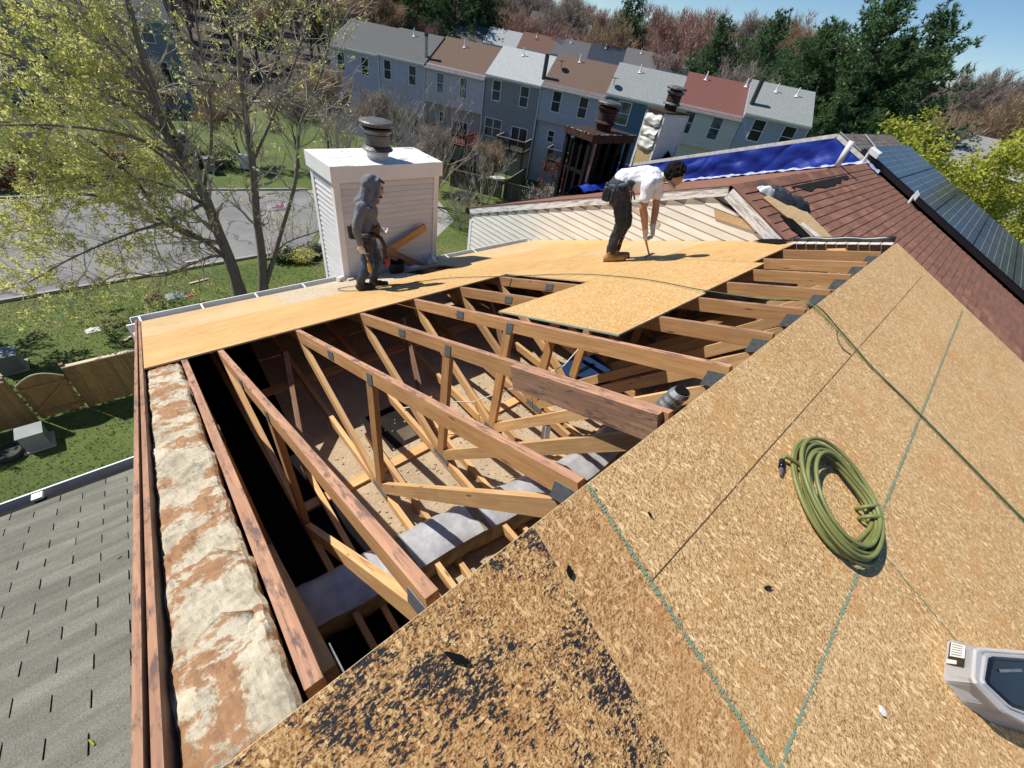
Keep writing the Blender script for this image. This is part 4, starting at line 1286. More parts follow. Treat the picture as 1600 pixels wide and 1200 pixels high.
for (x, y, lab) in ((13.12, 2.05, 'white junction box at the top corner of the solar panels'), (13.12, .72, 'white conduit bracket halfway down the edge of the solar panels')):
    jb = root('junction_box', RF(x, y), lab, 'box')
    mb = MB(); q = RF(x, y, .20 if y > 1 else .16); s = .24 if y > 1 else .12
    mb.obox(q, (s, 0, .03), V(0, -.24 if y > 1 else -.10, -.08), (0, 0, .10)); mb.build('case', M['white'], jb)
    mb = MB(); mb.tube([RF(x + .05, y - .02, -.02), q + V(.05, -.02, .03)], .03, 8); mb.build('conduit', M['white'], jb)

# ------------------------------------------------------------------ burnt chimney and torn chimney
bc = root('chimney', (9.95, 7.5, G), 'charred chimney frame with bare black studs and a rusty cap', 'chimney')
bx0, bx1, by0, by1, bt = 9.12, 10.86, 7.15, 7.95, -.62
lean = 0
def post(x, y, w=.09, m='lum_burn', z0=-5.0): 
    lumber('stud', (x, y, z0), (x, y, bt), w, w * .9, [M[m]], bc, up=(0, 1, 0))
for (x, y) in ((bx0, by0), (bx1, by0), (bx0, by1), (bx1, by1)): post(x, y, .11)
for x in (bx0 + .32, bx0 + .78, bx0 + 1.22): post(x, by0, .085); post(x + .1, by1, .085)
for y in (by0 + .27, by0 + .52): post(bx0, y, .07); post(bx1, y, .07)
post(bx0 + .17, by0 - .02, .07, 'lum_grey', -3.2)
for z in (-1.5, -2.3, -3.2):
    lumber('cross_rail', (bx0, by1, z), (bx1, by1, z), .06, .09, [M['lum_burn']], bc)
    lumber('cross_rail', (bx0, by0, z), (bx0, by1, z), .06, .09, [M['lum_burn']], bc)
rq = random.Random(8)
for k in range(26):        # ragged charred sheathing left between the studs
    x0 = bx0 + .1 + rq.uniform(0, 1.2); w = rq.uniform(.2, .5); z1 = bt - rq.uniform(.05, .5); z0 = z1 - rq.uniform(.7, 2.4); yy = rq.choice((by0 + .05, by1 - .05, by1 - .08))
    pts = [(x0, yy, z0 + rq.uniform(-.2, .2)), (x0 + w * .5, yy, z0 + rq.uniform(-.25, .25)), (x0 + w, yy, z0 + rq.uniform(-.2, .2)), (x0 + w, yy, z1), (x0 + w * .4, yy, z1 - rq.uniform(0, .2)), (x0, yy, z1)]
    mb = MB(); mb.prism(pts, (0, .015, 0)); mb.build('charred_panel', M['lum_burn'], bc)
mb = MB()
for (xa, xb, ya, yb, zt2) in ((bx0 + .16, bx1 - .20, by1 - .22, by1 - .16, bt - .02), (bx1 - .22, bx1 - .16, by0 + .14, by1 - .16, bt - .1), (bx0 + .5, bx0 + 1.15, by0 + .2, by0 + .25, bt - .06), (bx0 + .14, bx0 + .19, by0 + .35, by1 - .16, bt - .3)):
    mb = MB(); mb.box(xa, xb, ya, yb, -5, zt2); mb.build('charred_lining', M['lum_burn'], bc)
mb = MB(); mb.lathe([(.15, -5), (.15, bt)], c=(10.0, 7.55, 0), n=16); mb.build('flue_pipe', M['lum_burn'], bc)
mb = MB(); mb.box(bx0 - .09, bx1 + .09, by0 - .09, by1 + .09, bt, bt + .055); cc_ = mb.build('chase_cover', M['rust_metal'], bc)
mb = MB(); mb.box(bx0 - .095, bx1 + .095, by0 - .097, by0 - .088, bt - .14, bt + .058); mb.box(bx0 - .097, bx0 - .088, by0 - .09, by1 + .09, bt - .10, bt + .058); mb.build('cover_rim', M['rust_metal'], cc_)
mb = MB()
for k in range(16):
    a = rq.uniform(0, 1); mb.obox((bx0 - .09 + a * 1.9, by0 - .1, bt + .054), (rq.uniform(.05, .2), 0, 0), (0, .02, 0), (0, 0, .008))
    mb.obox((bx0 - .1, by0 - .09 + a * .85, bt + .054), (.02, 0, 0), (0, rq.uniform(.04, .1), 0), (0, 0, .008))
mb.build('pale_flake', M['white_dirty'], cc_)['kind'] = 'stuff'
flue_cap((10.05, 7.55, bt + .055), 1.25, bc, [M['rust_metal'], M['rust_metal'], M['rust_metal'], M['black'], M['cap_metal']], .03)

wc = root('chimney', (15.3, 8.4, G), 'far white chimney with torn house wrap hanging on its left side', 'chimney')
wx0, wx1, wy0, wy1, wt = 14.45, 16.10, 8.35, 9.15, -.22
mb = MB(); mb.box(wx0 + .03, wx1 - .03, wy0 + .03, wy1 - .03, G, wt); mb.build('core', M['lum_grey'], wc)
z = -2.6
while z < wt - .02:
    mb = MB(); h = min(.110, wt - z); mb.obox((wx0 + .08, wy0 + .028, z + h), (0, -.014, -h), (wx1 - wx0 - .16, 0, 0), (0, -.006, .002)); mb.build('siding_board', M['siding'], wc); z += .115
for (x, y) in ((wx0, wy0), (wx1 - .08, wy0), (wx0, wy1 - .08)):
    mb = MB(); mb.box(x - .004, x + .08, y - .004, y + .08, -3, wt); mb.build('corner_post', M['white_dirty'], wc)
for k, (za, zb_) in enumerate(((-.28, -.62), (-.68, -1.05), (-.98, -1.35))):
    mb = MB()
    def wrap(a, b):
        y = wy0 + .09 + a * .62; z = za + (zb_ - za) * b + .08 * mnoise.noise((a * 3, b * 2, k)) - .05 * math.sin(a * 3.1) * b
        return (wx0 + .015 - .10 * math.sin(b * 2.9) * (.6 + .6 * mnoise.noise((a * 2.5, b * 3, k + 5))) - .02, y, z)
    mb.grid(wrap, 18, 14); mb.build('house_wrap', M['siding_tan'], wc, smooth=True)
mb = MB(); mb.prism([(wx0 + .02, wy0 + .1, -1.4), (wx0 + .02, wy1 - .1, -1.4), (wx0 + .02, wy1 - .15, -2.3), (wx0 + .02, wy0 + .1, -2.5)], (-.02, 0, 0)); mb.build('bare_patch', M['ply_pale'], wc)
mb = MB(); mb.box(wx0 - .05, wx1 + .05, wy0 - .05, wy1 + .05, wt, wt + .05); mb.build('chase_cover', M['rust_metal'], wc)
mb = MB(); mb.prism([(wx0 + .55, wy0 - .012, -1.75), (wx0 + 1.05, wy0 - .012, -1.35), (wx1 - .1, wy0 - .012, -1.7), (wx1 - .1, wy0 - .012, -2.2), (wx0 + .5, wy0 - .012, -2.2)], (0, .006, 0)); mb.build('shadow_patch', M['black'], wc)  # dark polygon painted as a shadow on the front siding
flue_cap((15.3, 8.75, wt + .05), 1.30, wc, [M['rust_metal'], M['cap_metal'], M['rust_metal'], M['black'], M['cap_metal']], .03)
# ------------------------------------------------------------------ things on the front slope
def spline(pts, n=10):
    pts = [Vector(p) for p in pts]; out = []
    P = [pts[0] * 2 - pts[1]] + pts + [pts[-1] * 2 - pts[-2]]
    for i in range(1, len(P) - 2):
        for k in range(n):
            t = k / n; a, b, c, d = P[i - 1], P[i], P[i + 1], P[i + 2]
            out.append(.5 * ((2 * b) + (c - a) * t + (2 * a - 5 * b + 4 * c - d) * t * t + (3 * b - a - 3 * c + d) * t ** 3))
    out.append(pts[-1]); return out

coil = root('hose_coil', F(1.27, -.68), 'olive green air hose wound in an oval coil on the strand board', 'hose')
HR = .0088
ez_ = V(0, 0, 1)
# the oval's own axes, on the slope
cc = F(1.205, -.65)
A_ = (F(1.005, -.815) - F(1.405, -.485)); La = A_.length / 2; A_.normalize()
Bv = NF.cross(A_).normalized(); Lb = .205
rc = random.Random(4)
def ring(ph0, n, s, jit, h0, turns=1.0, ph1=None):
    pts = []
    for k in range(n + 1):
        t = ph0 + 2 * math.pi * turns * k / n
        q = cc + A_ * math.cos(t) * (La * s + jit * math.sin(t * 2 + ph0)) + Bv * math.sin(t) * (Lb * s + jit * math.cos(t * 3 + ph0))
        q += NF * (TH + .004 + HR + h0 + .006 * math.sin(t * 2 + ph0 * 3))
        pts.append(q)
    return pts
# each turn is gathered where the wrap holds it (t about 0.75)
wt_ = 1.50
for k in range(11):
    s = 1.0 - .034 * (k % 5) ; h = .004 + .016 * (k // 3)
    pts = []
    dx = rc.uniform(-.020, .020); dy = rc.uniform(-.026, .026); ph = rc.uniform(0, 6)
    for j in range(73):
        t = 2 * math.pi * j / 72
        gath = math.exp(-((math.atan2(math.sin(t - wt_), math.cos(t - wt_))) / .55) ** 2)
        sp = 1 - gath
        ss = 1.0 + (s - 1.0) * (.35 + 1.4 * sp) + .02 * sp * math.sin(t * 2 + ph)
        q = cc + A_ * (math.cos(t) * La * ss + dx * sp) + Bv * (math.sin(t) * Lb * ss + dy * sp)
        q += NF * (TH + .003 + HR + h + .008 * sp * math.sin(t + ph) ** 2 + .010 * gath)
        pts.append(q)
    mb = MB(); mb.tube(pts, HR, 10, cap=False); mb.build('hose_turn', M['hose'], coil, smooth=True)
# the wrap: two small loops round the bundle
for d in (-.09, .12):
    t = wt_ + d; q0 = cc + A_ * math.cos(t) * La * .955 + Bv * math.sin(t) * Lb * .955 + NF * (TH + .034)
    tg = (-A_ * math.sin(t) * La + Bv * math.cos(t) * Lb).normalized(); e1 = NF; e2 = tg.cross(NF).normalized()
    mb = MB(); mb.tube([q0 + e1 * math.cos(a) * .040 + e2 * math.sin(a) * .046 + tg * .012 * math.sin(a) for a in np.linspace(0, 2 * math.pi, 25)], HR, 10, cap=False)
    mb.build('hose_wrap', M['hose'], coil, smooth=True)
t = 4.35
q0 = cc + A_ * math.cos(t) * La + Bv * math.sin(t) * Lb + NF * (TH + .03)
e0 = F(1.10, -.415, TH + .012); 
mb = MB(); mb.tube(spline([q0 + (q0 - cc) * -.15, q0, (q0 + e0) / 2 + (q0 - cc) * .15, e0], 8), HR, 10); mb.build('hose_tail', M['hose'], coil, smooth=True)
dd_ = (e0 - (q0 + e0) / 2).normalized()
dd_ = V(-.9, -.35, -.12).normalized()
mb = MB(); mb.tube([e0, e0 + dd_ * .05], [.012, .013], 10); mb.build('grip_sleeve', M['blackp'], coil, smooth=True)
mb = MB(); mb.tube([e0 + dd_ * .05, e0 + dd_ * .068, e0 + dd_ * .07, e0 + dd_ * .088], [.009, .009, .006, .006], 8); mb.build('brass_fitting', M['steel'], coil)

# the laid air hose that crosses the whole roof
pb_ = [(1.50, 3.96), (1.35, 4.4), (1.1, 4.5), (1.15, 4.15), (1.58, 3.90), (2.16, 3.57), (2.56, 2.84), (2.92, 2.19), (2.94, 1.44), (2.72, .76), (2.66, .27)]
pts = [B(x, y, TH * 1.1 + .016) for x, y in pb_[:-1]] + [B(2.66, .27, .02), B(2.60, .02, TH + .03)]
pts += [F(2.625, -.23, TH * 1.1 + .014), F(2.60, -.5, TH * 1.1 + .012), F(2.625, -.81, TH * 1.1 + .012), F(2.66, -1.64, TH * 1.1 + .012), F(2.7, -2.6, TH * 1.1 + .012)]
ah = root('air_hose', B(2.6, .1), 'thin dark green air hose running over the ridge and down both slopes', 'hose')
mb = MB(); mb.tube(spline(pts, 10), .0046, 8); mb.build('hose_line', M['hose_dark'], ah, smooth=True)
pts2 = [B(2.72, .78, TH * 1.1 + .016), B(2.70, .5, .014), B(2.66, .26, .03), B(2.585, .03, TH + .03), F(2.60, -.23, TH * 1.1 + .012), F(2.585, -.45, TH * 1.1 + .012), F(2.64, -.8, TH * 1.1 + .012), F(2.68, -1.64, TH * 1.1 + .012)]
mb = MB(); mb.tube(spline(pts2, 10), .0032, 8); mb.build('cord_line', M['hose'], ah, smooth=True)

# clear tub with its dark lid
bx = root('plastic_tub', F(1.2, -1.45), 'clear plastic tub with a glossy black lid insert, bottom right corner', 'tub')
LIDP = [(1.120, -1.252), (.965, -1.256), (.985, -1.375), (1.055, -1.475), (1.25, -1.70), (1.56, -1.62), (1.39, -1.46)]
BASEP = [(1.205, -1.275), (1.0, -1.283), (.997, -1.372), (1.06, -1.49), (1.24, -1.68), (1.50, -1.60), (1.40, -1.46)]
def rounded(P, h, grow=0.0, q=.22):
    P = [V(a, b, 0) for a, b in P]; c = sum(P, V(0, 0, 0)) / len(P); out = []
    P = [p + (p - c).normalized() * grow for p in P]
    n = len(P)
    for i in range(n):
        a, b, d = P[i - 1], P[i], P[(i + 1) % n]
        for t in (0, .33, .67, 1):
            u = b.lerp(a, q * (1 - t) ** 2 * .9) if t < .5 else b.lerp(d, q * t ** 2 * .9)
            out.append(F(u.x, u.y) + NF * h)
    return out
def loft(loops, mat, name, parent, smooth=True, cap0=True, cap1=True):
    m2 = MB(); n = len(loops[0])
    for L in loops: m2.v += [tuple(p) for p in L]
    for k in range(len(loops) - 1):
        for j in range(n):
            j2 = (j + 1) % n; m2.f.append((k * n + j, k * n + j2, (k + 1) * n + j2, (k + 1) * n + j)); m2.m.append(0)
    if cap0: m2.f.append(tuple(range(n - 1, -1, -1))); m2.m.append(0)
    if cap1: m2.f.append(tuple((len(loops) - 1) * n + j for j in range(n))); m2.m.append(0)
    return m2.build(name, mat, parent, smooth=smooth)
h0 = TH * 1.1 + .003; h1 = .125
loft([rounded(BASEP, h0), rounded(LIDP, h1, -.008)], M['clear'], 'body', bx, False, True, False)
loft([rounded(LIDP, h1 - .004, .006), rounded(LIDP, h1 + .004, .010), rounded(LIDP, h1 + .012, .006), rounded(LIDP, h1 + .013, -.012), rounded(LIDP, h1 + .008, -.016), rounded(LIDP, h1 + .008, -.026), rounded(LIDP, h1 + .016, -.030), rounded(LIDP, h1 + .016, -.040)], M['clear'], 'lid_rim', bx, False, False, False)
lid = loft([rounded(LIDP, h1 + .004, -.040), rounded(LIDP, h1 + .018, -.042), rounded(LIDP, h1 + .021, -.056), rounded(LIDP, h1 + .019, -.062)], M['blackp'], 'lid_insert', bx, False)
q0 = F(1.115, -1.325) + NF * (h1 + .0225); q1 = F(1.24, -1.415) + NF * (h1 + .0225)
mb = MB(); mb.obox(q0, q1 - q0, V(-.006, -.007, -.003), NF * .002); mb.build('lid_slot', M['galv'], lid)
loft([rounded(BASEP, h0 + .004, -.02), rounded(LIDP, h1 - .012, -.03)], M['jacket'], 'contents', bx, False)
# stickers on the left end
e0_ = F(1.205, -1.275) + NF * h0; e1_ = F(1.0, -1.283) + NF * h0; e2_ = F(.955, -1.248) + NF * h1; e3_ = F(1.125, -1.245) + NF * h1
nout = (e1_ - e0_).cross(e3_ - e0_).normalized()
if nout.dot(CAM_C - e0_) < 0 and nout.y < 0: nout = -nout
if nout.y < 0: nout = -nout
def onface(u, v, o): return e0_.lerp(e1_, u).lerp(e3_.lerp(e2_, u), v) + nout * o
def patch(u0, u1, v0, v1, o, nm, mat, par):
    m2 = MB(); m2.prism([onface(u0, v0, o), onface(u1, v0, o), onface(u1, v1, o), onface(u0, v1, o)], nout * .0015); return m2.build(nm, mat, par)
patch(.10, .64, .16, .80, .003, 'black_label', M['blackp'], bx)
s1_ = patch(.10, .46, .24, .80, .005, 'white_label', M['sticker'], bx)
for k in range(5): patch(.14 + .065 * k, .155 + .065 * k, .30, .72, .0068, 'label_print', M['utility'], s1_)
patch(.55, .65, .14, .52, .005, 'small_label', M['sticker'], bx)

# loose scraps on the boards
for (x, y, a, l, w, mt, lab) in ((-.50, -.13, 2.2, .036, .010, 'black', 'black sliver of tar paper on the tar stained board'),
                                 (-.115, -.16, 1.1, .018, .010, 'black', 'black tar flake at the edge of the tar stained board'),
                                 (.52, -.62, 2.6, .020, .006, 'under', 'dark chip lying below the coil on the plain strand board'),
                                 (.27, -.20, 1.6, .010, .004, 'under', 'tiny dark chip near the ridge edge'),
                                 (.60, -1.10, 1.2, .016, .012, 'sticker', 'tiny white paper scrap low on the strand board')):
    c = F(x, y, TH + .008); d = V(math.cos(a), math.sin(a), T * math.sin(a)).normalized(); e = NF.cross(d)
    mb = MB(); mb.prism([c - d * l, c - d * l * .3 - e * w, c + d * l * .8 - e * w * .5, c + d * l, c + d * l * .2 + e * w * .9, c - d * l * .7 + e * w * .6], NF * .006)
    tag(mb.build('scrap', M[mt]), lab, 'scrap')
mb = MB(); mb.tube(spline([F(2.62, -.20, .02), F(2.52, -.24, .022), F(2.47, -.30, .022), F(2.50, -.36, .02)], 6), .003, 6)
tag(mb.build('wire_scrap', M['hose_dark'], smooth=True), 'curved dark wire scrap near the hose on the far strand board', 'wire')
# ------------------------------------------------------------------ people
def closed_sphere(mb, c, r, ax=None, nu=16, nv=10):
    """ellipsoid; ax = 3 axis vectors (with lengths), else r = radius"""
    c = Vector(c)
    if ax is None: ax = (V(r, 0, 0), V(0, r, 0), V(0, 0, r))
    i = len(mb.v)
    mb.v.append(tuple(c - ax[2]))
    for b in range(1, nv):
        ph = -math.pi / 2 + math.pi * b / nv
        for a in range(nu):
            th = 2 * math.pi * a / nu
            mb.v.append(tuple(c + ax[0] * (math.cos(ph) * math.cos(th)) + ax[1] * (math.cos(ph) * math.sin(th)) + ax[2] * math.sin(ph)))
    mb.v.append(tuple(c + ax[2])); top = len(mb.v) - 1
    for a in range(nu):
        a2 = (a + 1) % nu
        mb.f.append((i, i + 1 + a2, i + 1 + a)); mb.m.append(0)
        for b in range(nv - 2):
            k = i + 1 + b * nu; mb.f.append((k + a, k + a2, k + nu + a2, k + nu + a)); mb.m.append(0)
        k = i + 1 + (nv - 2) * nu; mb.f.append((k + a, k + a2, top)); mb.m.append(0)


class Fig:
    def __init__(s, base, Fw, Sd, k=1.0, rk=1.0):
        s.k = k; s.rk = rk
        s.b = Vector(base); s.F = Vector(Fw).normalized(); s.S = Vector(Sd).normalized(); s.U = V(0, 0, 1)

    def p(s, q): return s.b + (s.F * q[0] + s.S * q[1] + s.U * q[2]) * s.k

    def d(s, q): return s.F * q[0] + s.S * q[1] + s.U * q[2]

    def blob(s, name, prims, mat, parent, vox=.011, it=5, rough=0.0, fseed=0, fscale=9):
        mb = MB()
        for pr_ in prims:
            if pr_[0] == 'c':            # chain of (point, radius [, second radius across s])
                ch = pr_[1]
                ch = [(q, r * s.rk) for (q, r) in ch]
                for (q, r) in ch: closed_sphere(mb, s.p(q), r)
                for (q0, ra), (q1, rb_) in zip(ch[:-1], ch[1:]):
                    n = 4; a = s.p(q0); b = s.p(q1)
                    mb.tube([a.lerp(b, k / n) for k in range(n + 1)], [ra + (rb_ - ra) * k / n for k in range(n + 1)], 14)
            elif pr_[0] == 'e':          # ellipsoid: centre, three axis vectors
                closed_sphere(mb, s.p(pr_[1]), 1, [s.d(a) * s.rk for a in pr_[2]])
        o = mb.build(name, mat, None)
        rm = o.modifiers.new('r', 'REMESH'); rm.mode = 'VOXEL'; rm.voxel_size = vox; rm.adaptivity = 0
        sm = o.modifiers.new('s', 'SMOOTH'); sm.factor = .5; sm.iterations = it
        dg = bpy.context.evaluated_depsgraph_get(); ev = o.evaluated_get(dg)
        me = bpy.data.meshes.new_from_object(ev)
        for md in list(o.modifiers): o.modifiers.remove(md)
        old = o.data; o.data = me; bpy.data.meshes.remove(old)
        me.name = name
        ofs = off_of(parent)
        n = len(me.vertices); co = np.zeros(n * 3); me.vertices.foreach_get('co', co); co = co.reshape(-1, 3)
        if rough:
            no = np.zeros(n * 3); me.vertices.foreach_get('normal', no); no = no.reshape(-1, 3)
            for k in range(n):
                c = co[k]; w = mnoise.noise((c[0] * fscale, c[1] * fscale, c[2] * fscale * .7 + fseed)) + .5 * mnoise.noise((c[0] * fscale * 2.3, c[1] * fscale * 2.3, c[2] * fscale * 1.6 + fseed))
                co[k] = c + no[k] * rough * w
        co -= np.array(ofs)
        me.vertices.foreach_set('co', co.ravel())
        me.polygons.foreach_set('use_smooth', [True] * len(me.polygons))
        me.update()
        o.parent = parent; OFF[o.name] = ofs
        return o


def hand(side, wr, dr, across, curl=.6):
    """glove primitives: wrist point, direction of the fingers, across the palm, thumb side"""
    wr = Vector(wr); dr = Vector(dr).normalized(); ac = Vector(across).normalized(); nn = dr.cross(ac).normalized()
    pr_ = [('c', [(wr - dr * .03, .036), (wr, .033), (wr + dr * .025, .031)]),
           ('e', wr + dr * .055, (dr * .055, ac * .046, nn * .026))]
    for k, (off_, L) in enumerate(((-.030, .070), (-.010, .080), (.011, .074), (.030, .058))):
        a = wr + dr * .085 + ac * off_
        b = a + (dr * math.cos(curl * .7) + nn * math.sin(curl * .7)) * L * .42
        c = b + (dr * math.cos(curl * 1.7) + nn * math.sin(curl * 1.7)) * L * .33
        d = c + (dr * math.cos(curl * 2.6) + nn * math.sin(curl * 2.6)) * L * .25
        pr_.append(('c', [(a - dr * .02, .0125), (a, .0125), (b, .0118), (c, .0108), (d, .0098)]))
    t0 = wr + dr * .03 - ac * .032; t1 = t0 - ac * .024 + dr * .026 + nn * .012; t2 = t1 + dr * .028 + nn * .018 + ac * .006
    pr_.append(('c', [(wr + dr * .02 - ac * .015, .014), (t0, .0135), (t1, .0115), (t2, .0095)]))
    return pr_


# ---- the hooded worker
f1 = Fig((1.352, 4.168, -1.647 + TH), (.907, -.421, 0), (-.421, -.907, 0), .925, .85)
w1 = root('person', f1.p((0, 0, 0)), 'man in a grey hoodie with the hood up, looking down beside the white chimney', 'person')
J = dict(neck=(.085, 0, 1.20), head=(.165, 0, 1.365), shR=(.0, .165, 1.155), shL=(.055, -.165, 1.125), elR=(-.075, .235, .935), wrR=(-.045, .215, .715),
         elL=(.075, -.24, .92), wrL=(.19, -.20, .77), pel=(.03, 0, .76), hiR=(.02, .088, .70), hiL=(.055, -.088, .68), knR=(.02, .10, .42), knL=(.145, -.10, .385),
         anR=(-.085, .10, .13), anL=(.085, -.10, .075))
body = [('c', [(J['pel'], .125), ((.045, 0, .92), .115), ((.06, 0, 1.06), .125)]), ('e', (.05, 0, 1.10), ((.10, 0, 0), (0, .175, 0), (0, 0, .09))),
        ('c', [((.06, 0, 1.14), .06), (J['neck'], .052), ((.13, 0, 1.28), .05)]),
        ('e', (.165, 0, 1.345), ((.098, 0, -.03), (0, .072, 0), (.02, 0, .105))), ('e', (.205, 0, 1.290), ((.058, 0, -.03), (0, .056, 0), (.015, 0, .07))),
        ('c', [((.258, 0, 1.312), .011), ((.268, 0, 1.282), .012)]), ('e', (.238, 0, 1.238), ((.022, 0, 0), (0, .03, 0), (0, 0, .018))),
        ('e', (.255, .03, 1.322), ((.010, 0, 0), (0, .016, 0), (0, 0, .009))), ('e', (.255, -.03, 1.322), ((.010, 0, 0), (0, .016, 0), (0, 0, .009))),
        ('c', [(J['shR'], .055), (J['elR'], .042), (J['wrR'], .029)]), ('c', [(J['shL'], .055), (J['elL'], .042), (J['wrL'], .029)]),
        ('c', [(J['hiR'], .09), (J['knR'], .058), (J['anR'], .042)]), ('c', [(J['hiL'], .09), (J['knL'], .058), (J['anL'], .042)])]
b_ = f1.blob('body', body, M['skin'], w1, .009, 4)
hood = [('c', [((.035, 0, .80), .150), ((.045, 0, .93), .138), ((.06, 0, 1.05), .142)]), ('e', (.045, 0, 1.09), ((.125, 0, 0), (0, .185, 0), (0, 0, .10))),
        ('c', [(J['shR'], .072), ((-.045, .21, 1.03), .064), (J['elR'], .058), ((-.06, .225, .82), .050), ((-.047, .216, .735), .042)]),
        ('c', [(J['shL'], .072), (J['elL'], .058), ((.14, -.22, .84), .050), (J['wrL'], .042)]),
        ('c', [((.06, 0, 1.14), .085), ((.085, 0, 1.21), .088)]),
        ('e', (.130, 0, 1.365), ((.108, 0, -.06), (0, .094, 0), (.050, 0, .112))), ('e', (.085, 0, 1.345), ((.08, 0, -.02), (0, .082, 0), (.0, 0, .12))),
        ('c', [((.03, 0, 1.13), .125), ((.075, 0, 1.22), .112), ((.10, 0, 1.30), .102)]), ('e', (.14, 0, 1.205), ((.085, 0, -.03), (0, .10, 0), (.01, 0, .075))),
        ('c', [((.205, .055, 1.425), .017), ((.223, 0, 1.437), .017), ((.205, -.055, 1.425), .017)]), ('c', [((.205, .056, 1.425), .017), ((.21, .074, 1.345), .017), ((.195, .068, 1.245), .024)]), ('c', [((.205, -.056, 1.425), .017), ((.21, -.074, 1.345), .017), ((.195, -.068, 1.245), .024)])]
f1.blob('hoodie', hood, M['hoodie'], w1, .008, 3, .009, 3, 16)
f1.blob('cap_brim', [('c', [((.225, .035, 1.425), .014), ((.275, .03, 1.39), .010)]), ('c', [((.225, -.035, 1.425), .014), ((.275, -.03, 1.39), .010)]), ('e', (.25, 0, 1.412), ((.045, 0, -.025), (0, .05, 0), (.004, 0, .008)))], M['leather'], w1, .008, 3)
jean = [('c', [((.03, 0, .80), .128), (J['pel'], .135)]), ('e', (.02, 0, .72), ((.125, 0, 0), (0, .15, 0), (0, 0, .09))),
        ('c', [(J['hiR'], .10), ((.02, .096, .56), .086), (J['knR'], .076), ((-.04, .10, .27), .066), ((-.085, .10, .16), .060)]),
        ('c', [(J['hiL'], .10), ((.10, -.094, .53), .084), (J['knL'], .074), ((.11, -.10, .22), .064), ((.085, -.10, .11), .058)])]
f1.blob('jeans', jean, M['jeans'], w1, .008, 2, .011, 7, 20)
for nm, an, gz_, yaw in (('R', J['anR'], .045, 0), ('L', J['anL'], -.025, 0)):
    x, y, z = an
    f1.blob('boot', [('c', [((x + .005, y, z + .05), .062), ((x, y, gz_ + .055), .058)]), ('c', [((x - .03, y, gz_ + .045), .05), ((x + .08, y, gz_ + .045), .05), ((x + .15, y, gz_ + .048), .043)]),
                     ('c', [((x - .04, y, gz_ + .016), .022), ((x + .17, y, gz_ + .024), .022)]), ('c', [((x - .03, y + .03, gz_ + .016), .02), ((x + .15, y + .035, gz_ + .02), .02)]), ('c', [((x - .03, y - .03, gz_ + .016), .02), ((x + .15, y - .035, gz_ + .02), .02)])], M['boot_black'], w1, .009, 2, .012, 5, 22)
f1.blob('glove', hand('R', (-.045, .215, .705), (.18, -.10, -.97), (.85, .3, .2), .75), M['glove'], w1, .0055, 1)
f1.blob('glove', hand('L', (.195, -.20, .765), (.8, .1, -.5), (.1, 1, 0), .9), M['glove'], w1, .0055, 2)
f1.blob('eyebrow', [('c', [((.259, .042, 1.336), .006), ((.265, .016, 1.340), .006)]), ('c', [((.259, -.042, 1.336), .006), ((.265, -.016, 1.340), .006)])], M['hair'], w1, .004, 1)
f1.blob('beard', [('e', (.231, 0, 1.232), ((.026, 0, 0), (0, .034, 0), (0, 0, .020))), ('c', [((.20, .052, 1.27), .010), ((.228, .03, 1.232), .014)]), ('c', [((.20, -.052, 1.27), .010), ((.228, -.03, 1.232), .014)])], M['hair'], w1, .006, 2)
# tool belt and pouches
mb = MB(); mb.tube([f1.p((.035 + .142 * math.cos(t), .150 * math.sin(t), .80 + .01 * math.sin(t * 2))) for t in np.linspace(0, 2 * math.pi, 29)], .030, 8, cap=False)
tb = mb.build('tool_belt', M['leather'], w1, smooth=True)
def pouch(fig, c, w, h, d, parent, mat, tilt=0.0, nm='pouch'):
    q = Vector(c)
    fig.blob(nm, [('c', [(q + V(-w / 2, 0, h / 2), d), (q + V(w / 2, 0, h / 2), d)]), ('c', [(q + V(-w / 2, 0, h / 2), d), (q + V(-w * .42, .01, -h / 2), d * 1.05), (q + V(w * .42, .01, -h / 2), d * 1.05), (q + V(w / 2, 0, h / 2), d)]), ('e', q, ((w * .55, 0, 0), (0, d * 1.15, 0), (0, 0, h * .55)))], M[mat], parent, .009, 2, .006, 2, 15)
pouch(f1, (-.125, .10, .83), .06, .12, .032, tb, 'leather')
pouch(f1, (.02, .17, .70), .08, .16, .032, tb, 'leather')
pouch(f1, (.15, .10, .84), .05, .08, .024, tb, 'leather_brown')
mb = MB(); mb.tube([f1.p(q) for q in ((.15, .12, .80), (.20, .14, .78), (.25, .12, .66), (.245, .11, .50), (.22, .12, .42))], .024, 8); mb.build('strap', M['leather'], tb, smooth=True)
mb = MB(); mb.tube([f1.p(q) for q in ((.25, .12, .52), (.27, .12, .47), (.262, .12, .40))], [.028, .034, .024], 8); mb.build('red_handle', M['red'], tb, smooth=True)
mb = MB(); mb.tube([f1.p(q) for q in ((.11, .13, .86), (.17, .13, .92), (.19, .12, .90))], .02, 6); mb.build('orange_grip', M['leather_brown'], tb, smooth=True)
# the yellow handled tool in his hand
ph_ = root('hand_tool', f1.p((.03, .21, .45)), 'yellow handled tool hanging from the hooded worker\'s gloved hand', 'tool')
mb = MB(); mb.tube([f1.p((.035, .205, .50)), f1.p((.037, .207, .45)), f1.p((.045, .21, .36)), f1.p((.05, .21, .345))], [.013, .021, .022, .014], 10); mb.build('handle', M['yellow'], ph_, smooth=True)
mb = MB(); mb.tube([f1.p((.005, .195, .60)), f1.p((.035, .205, .49))], .010, 8); mb.tube([f1.p((-.03, .19, .605)), f1.p((.05, .20, .60))], .015, 8); mb.build('tool_head', M['steel'], ph_, smooth=True)

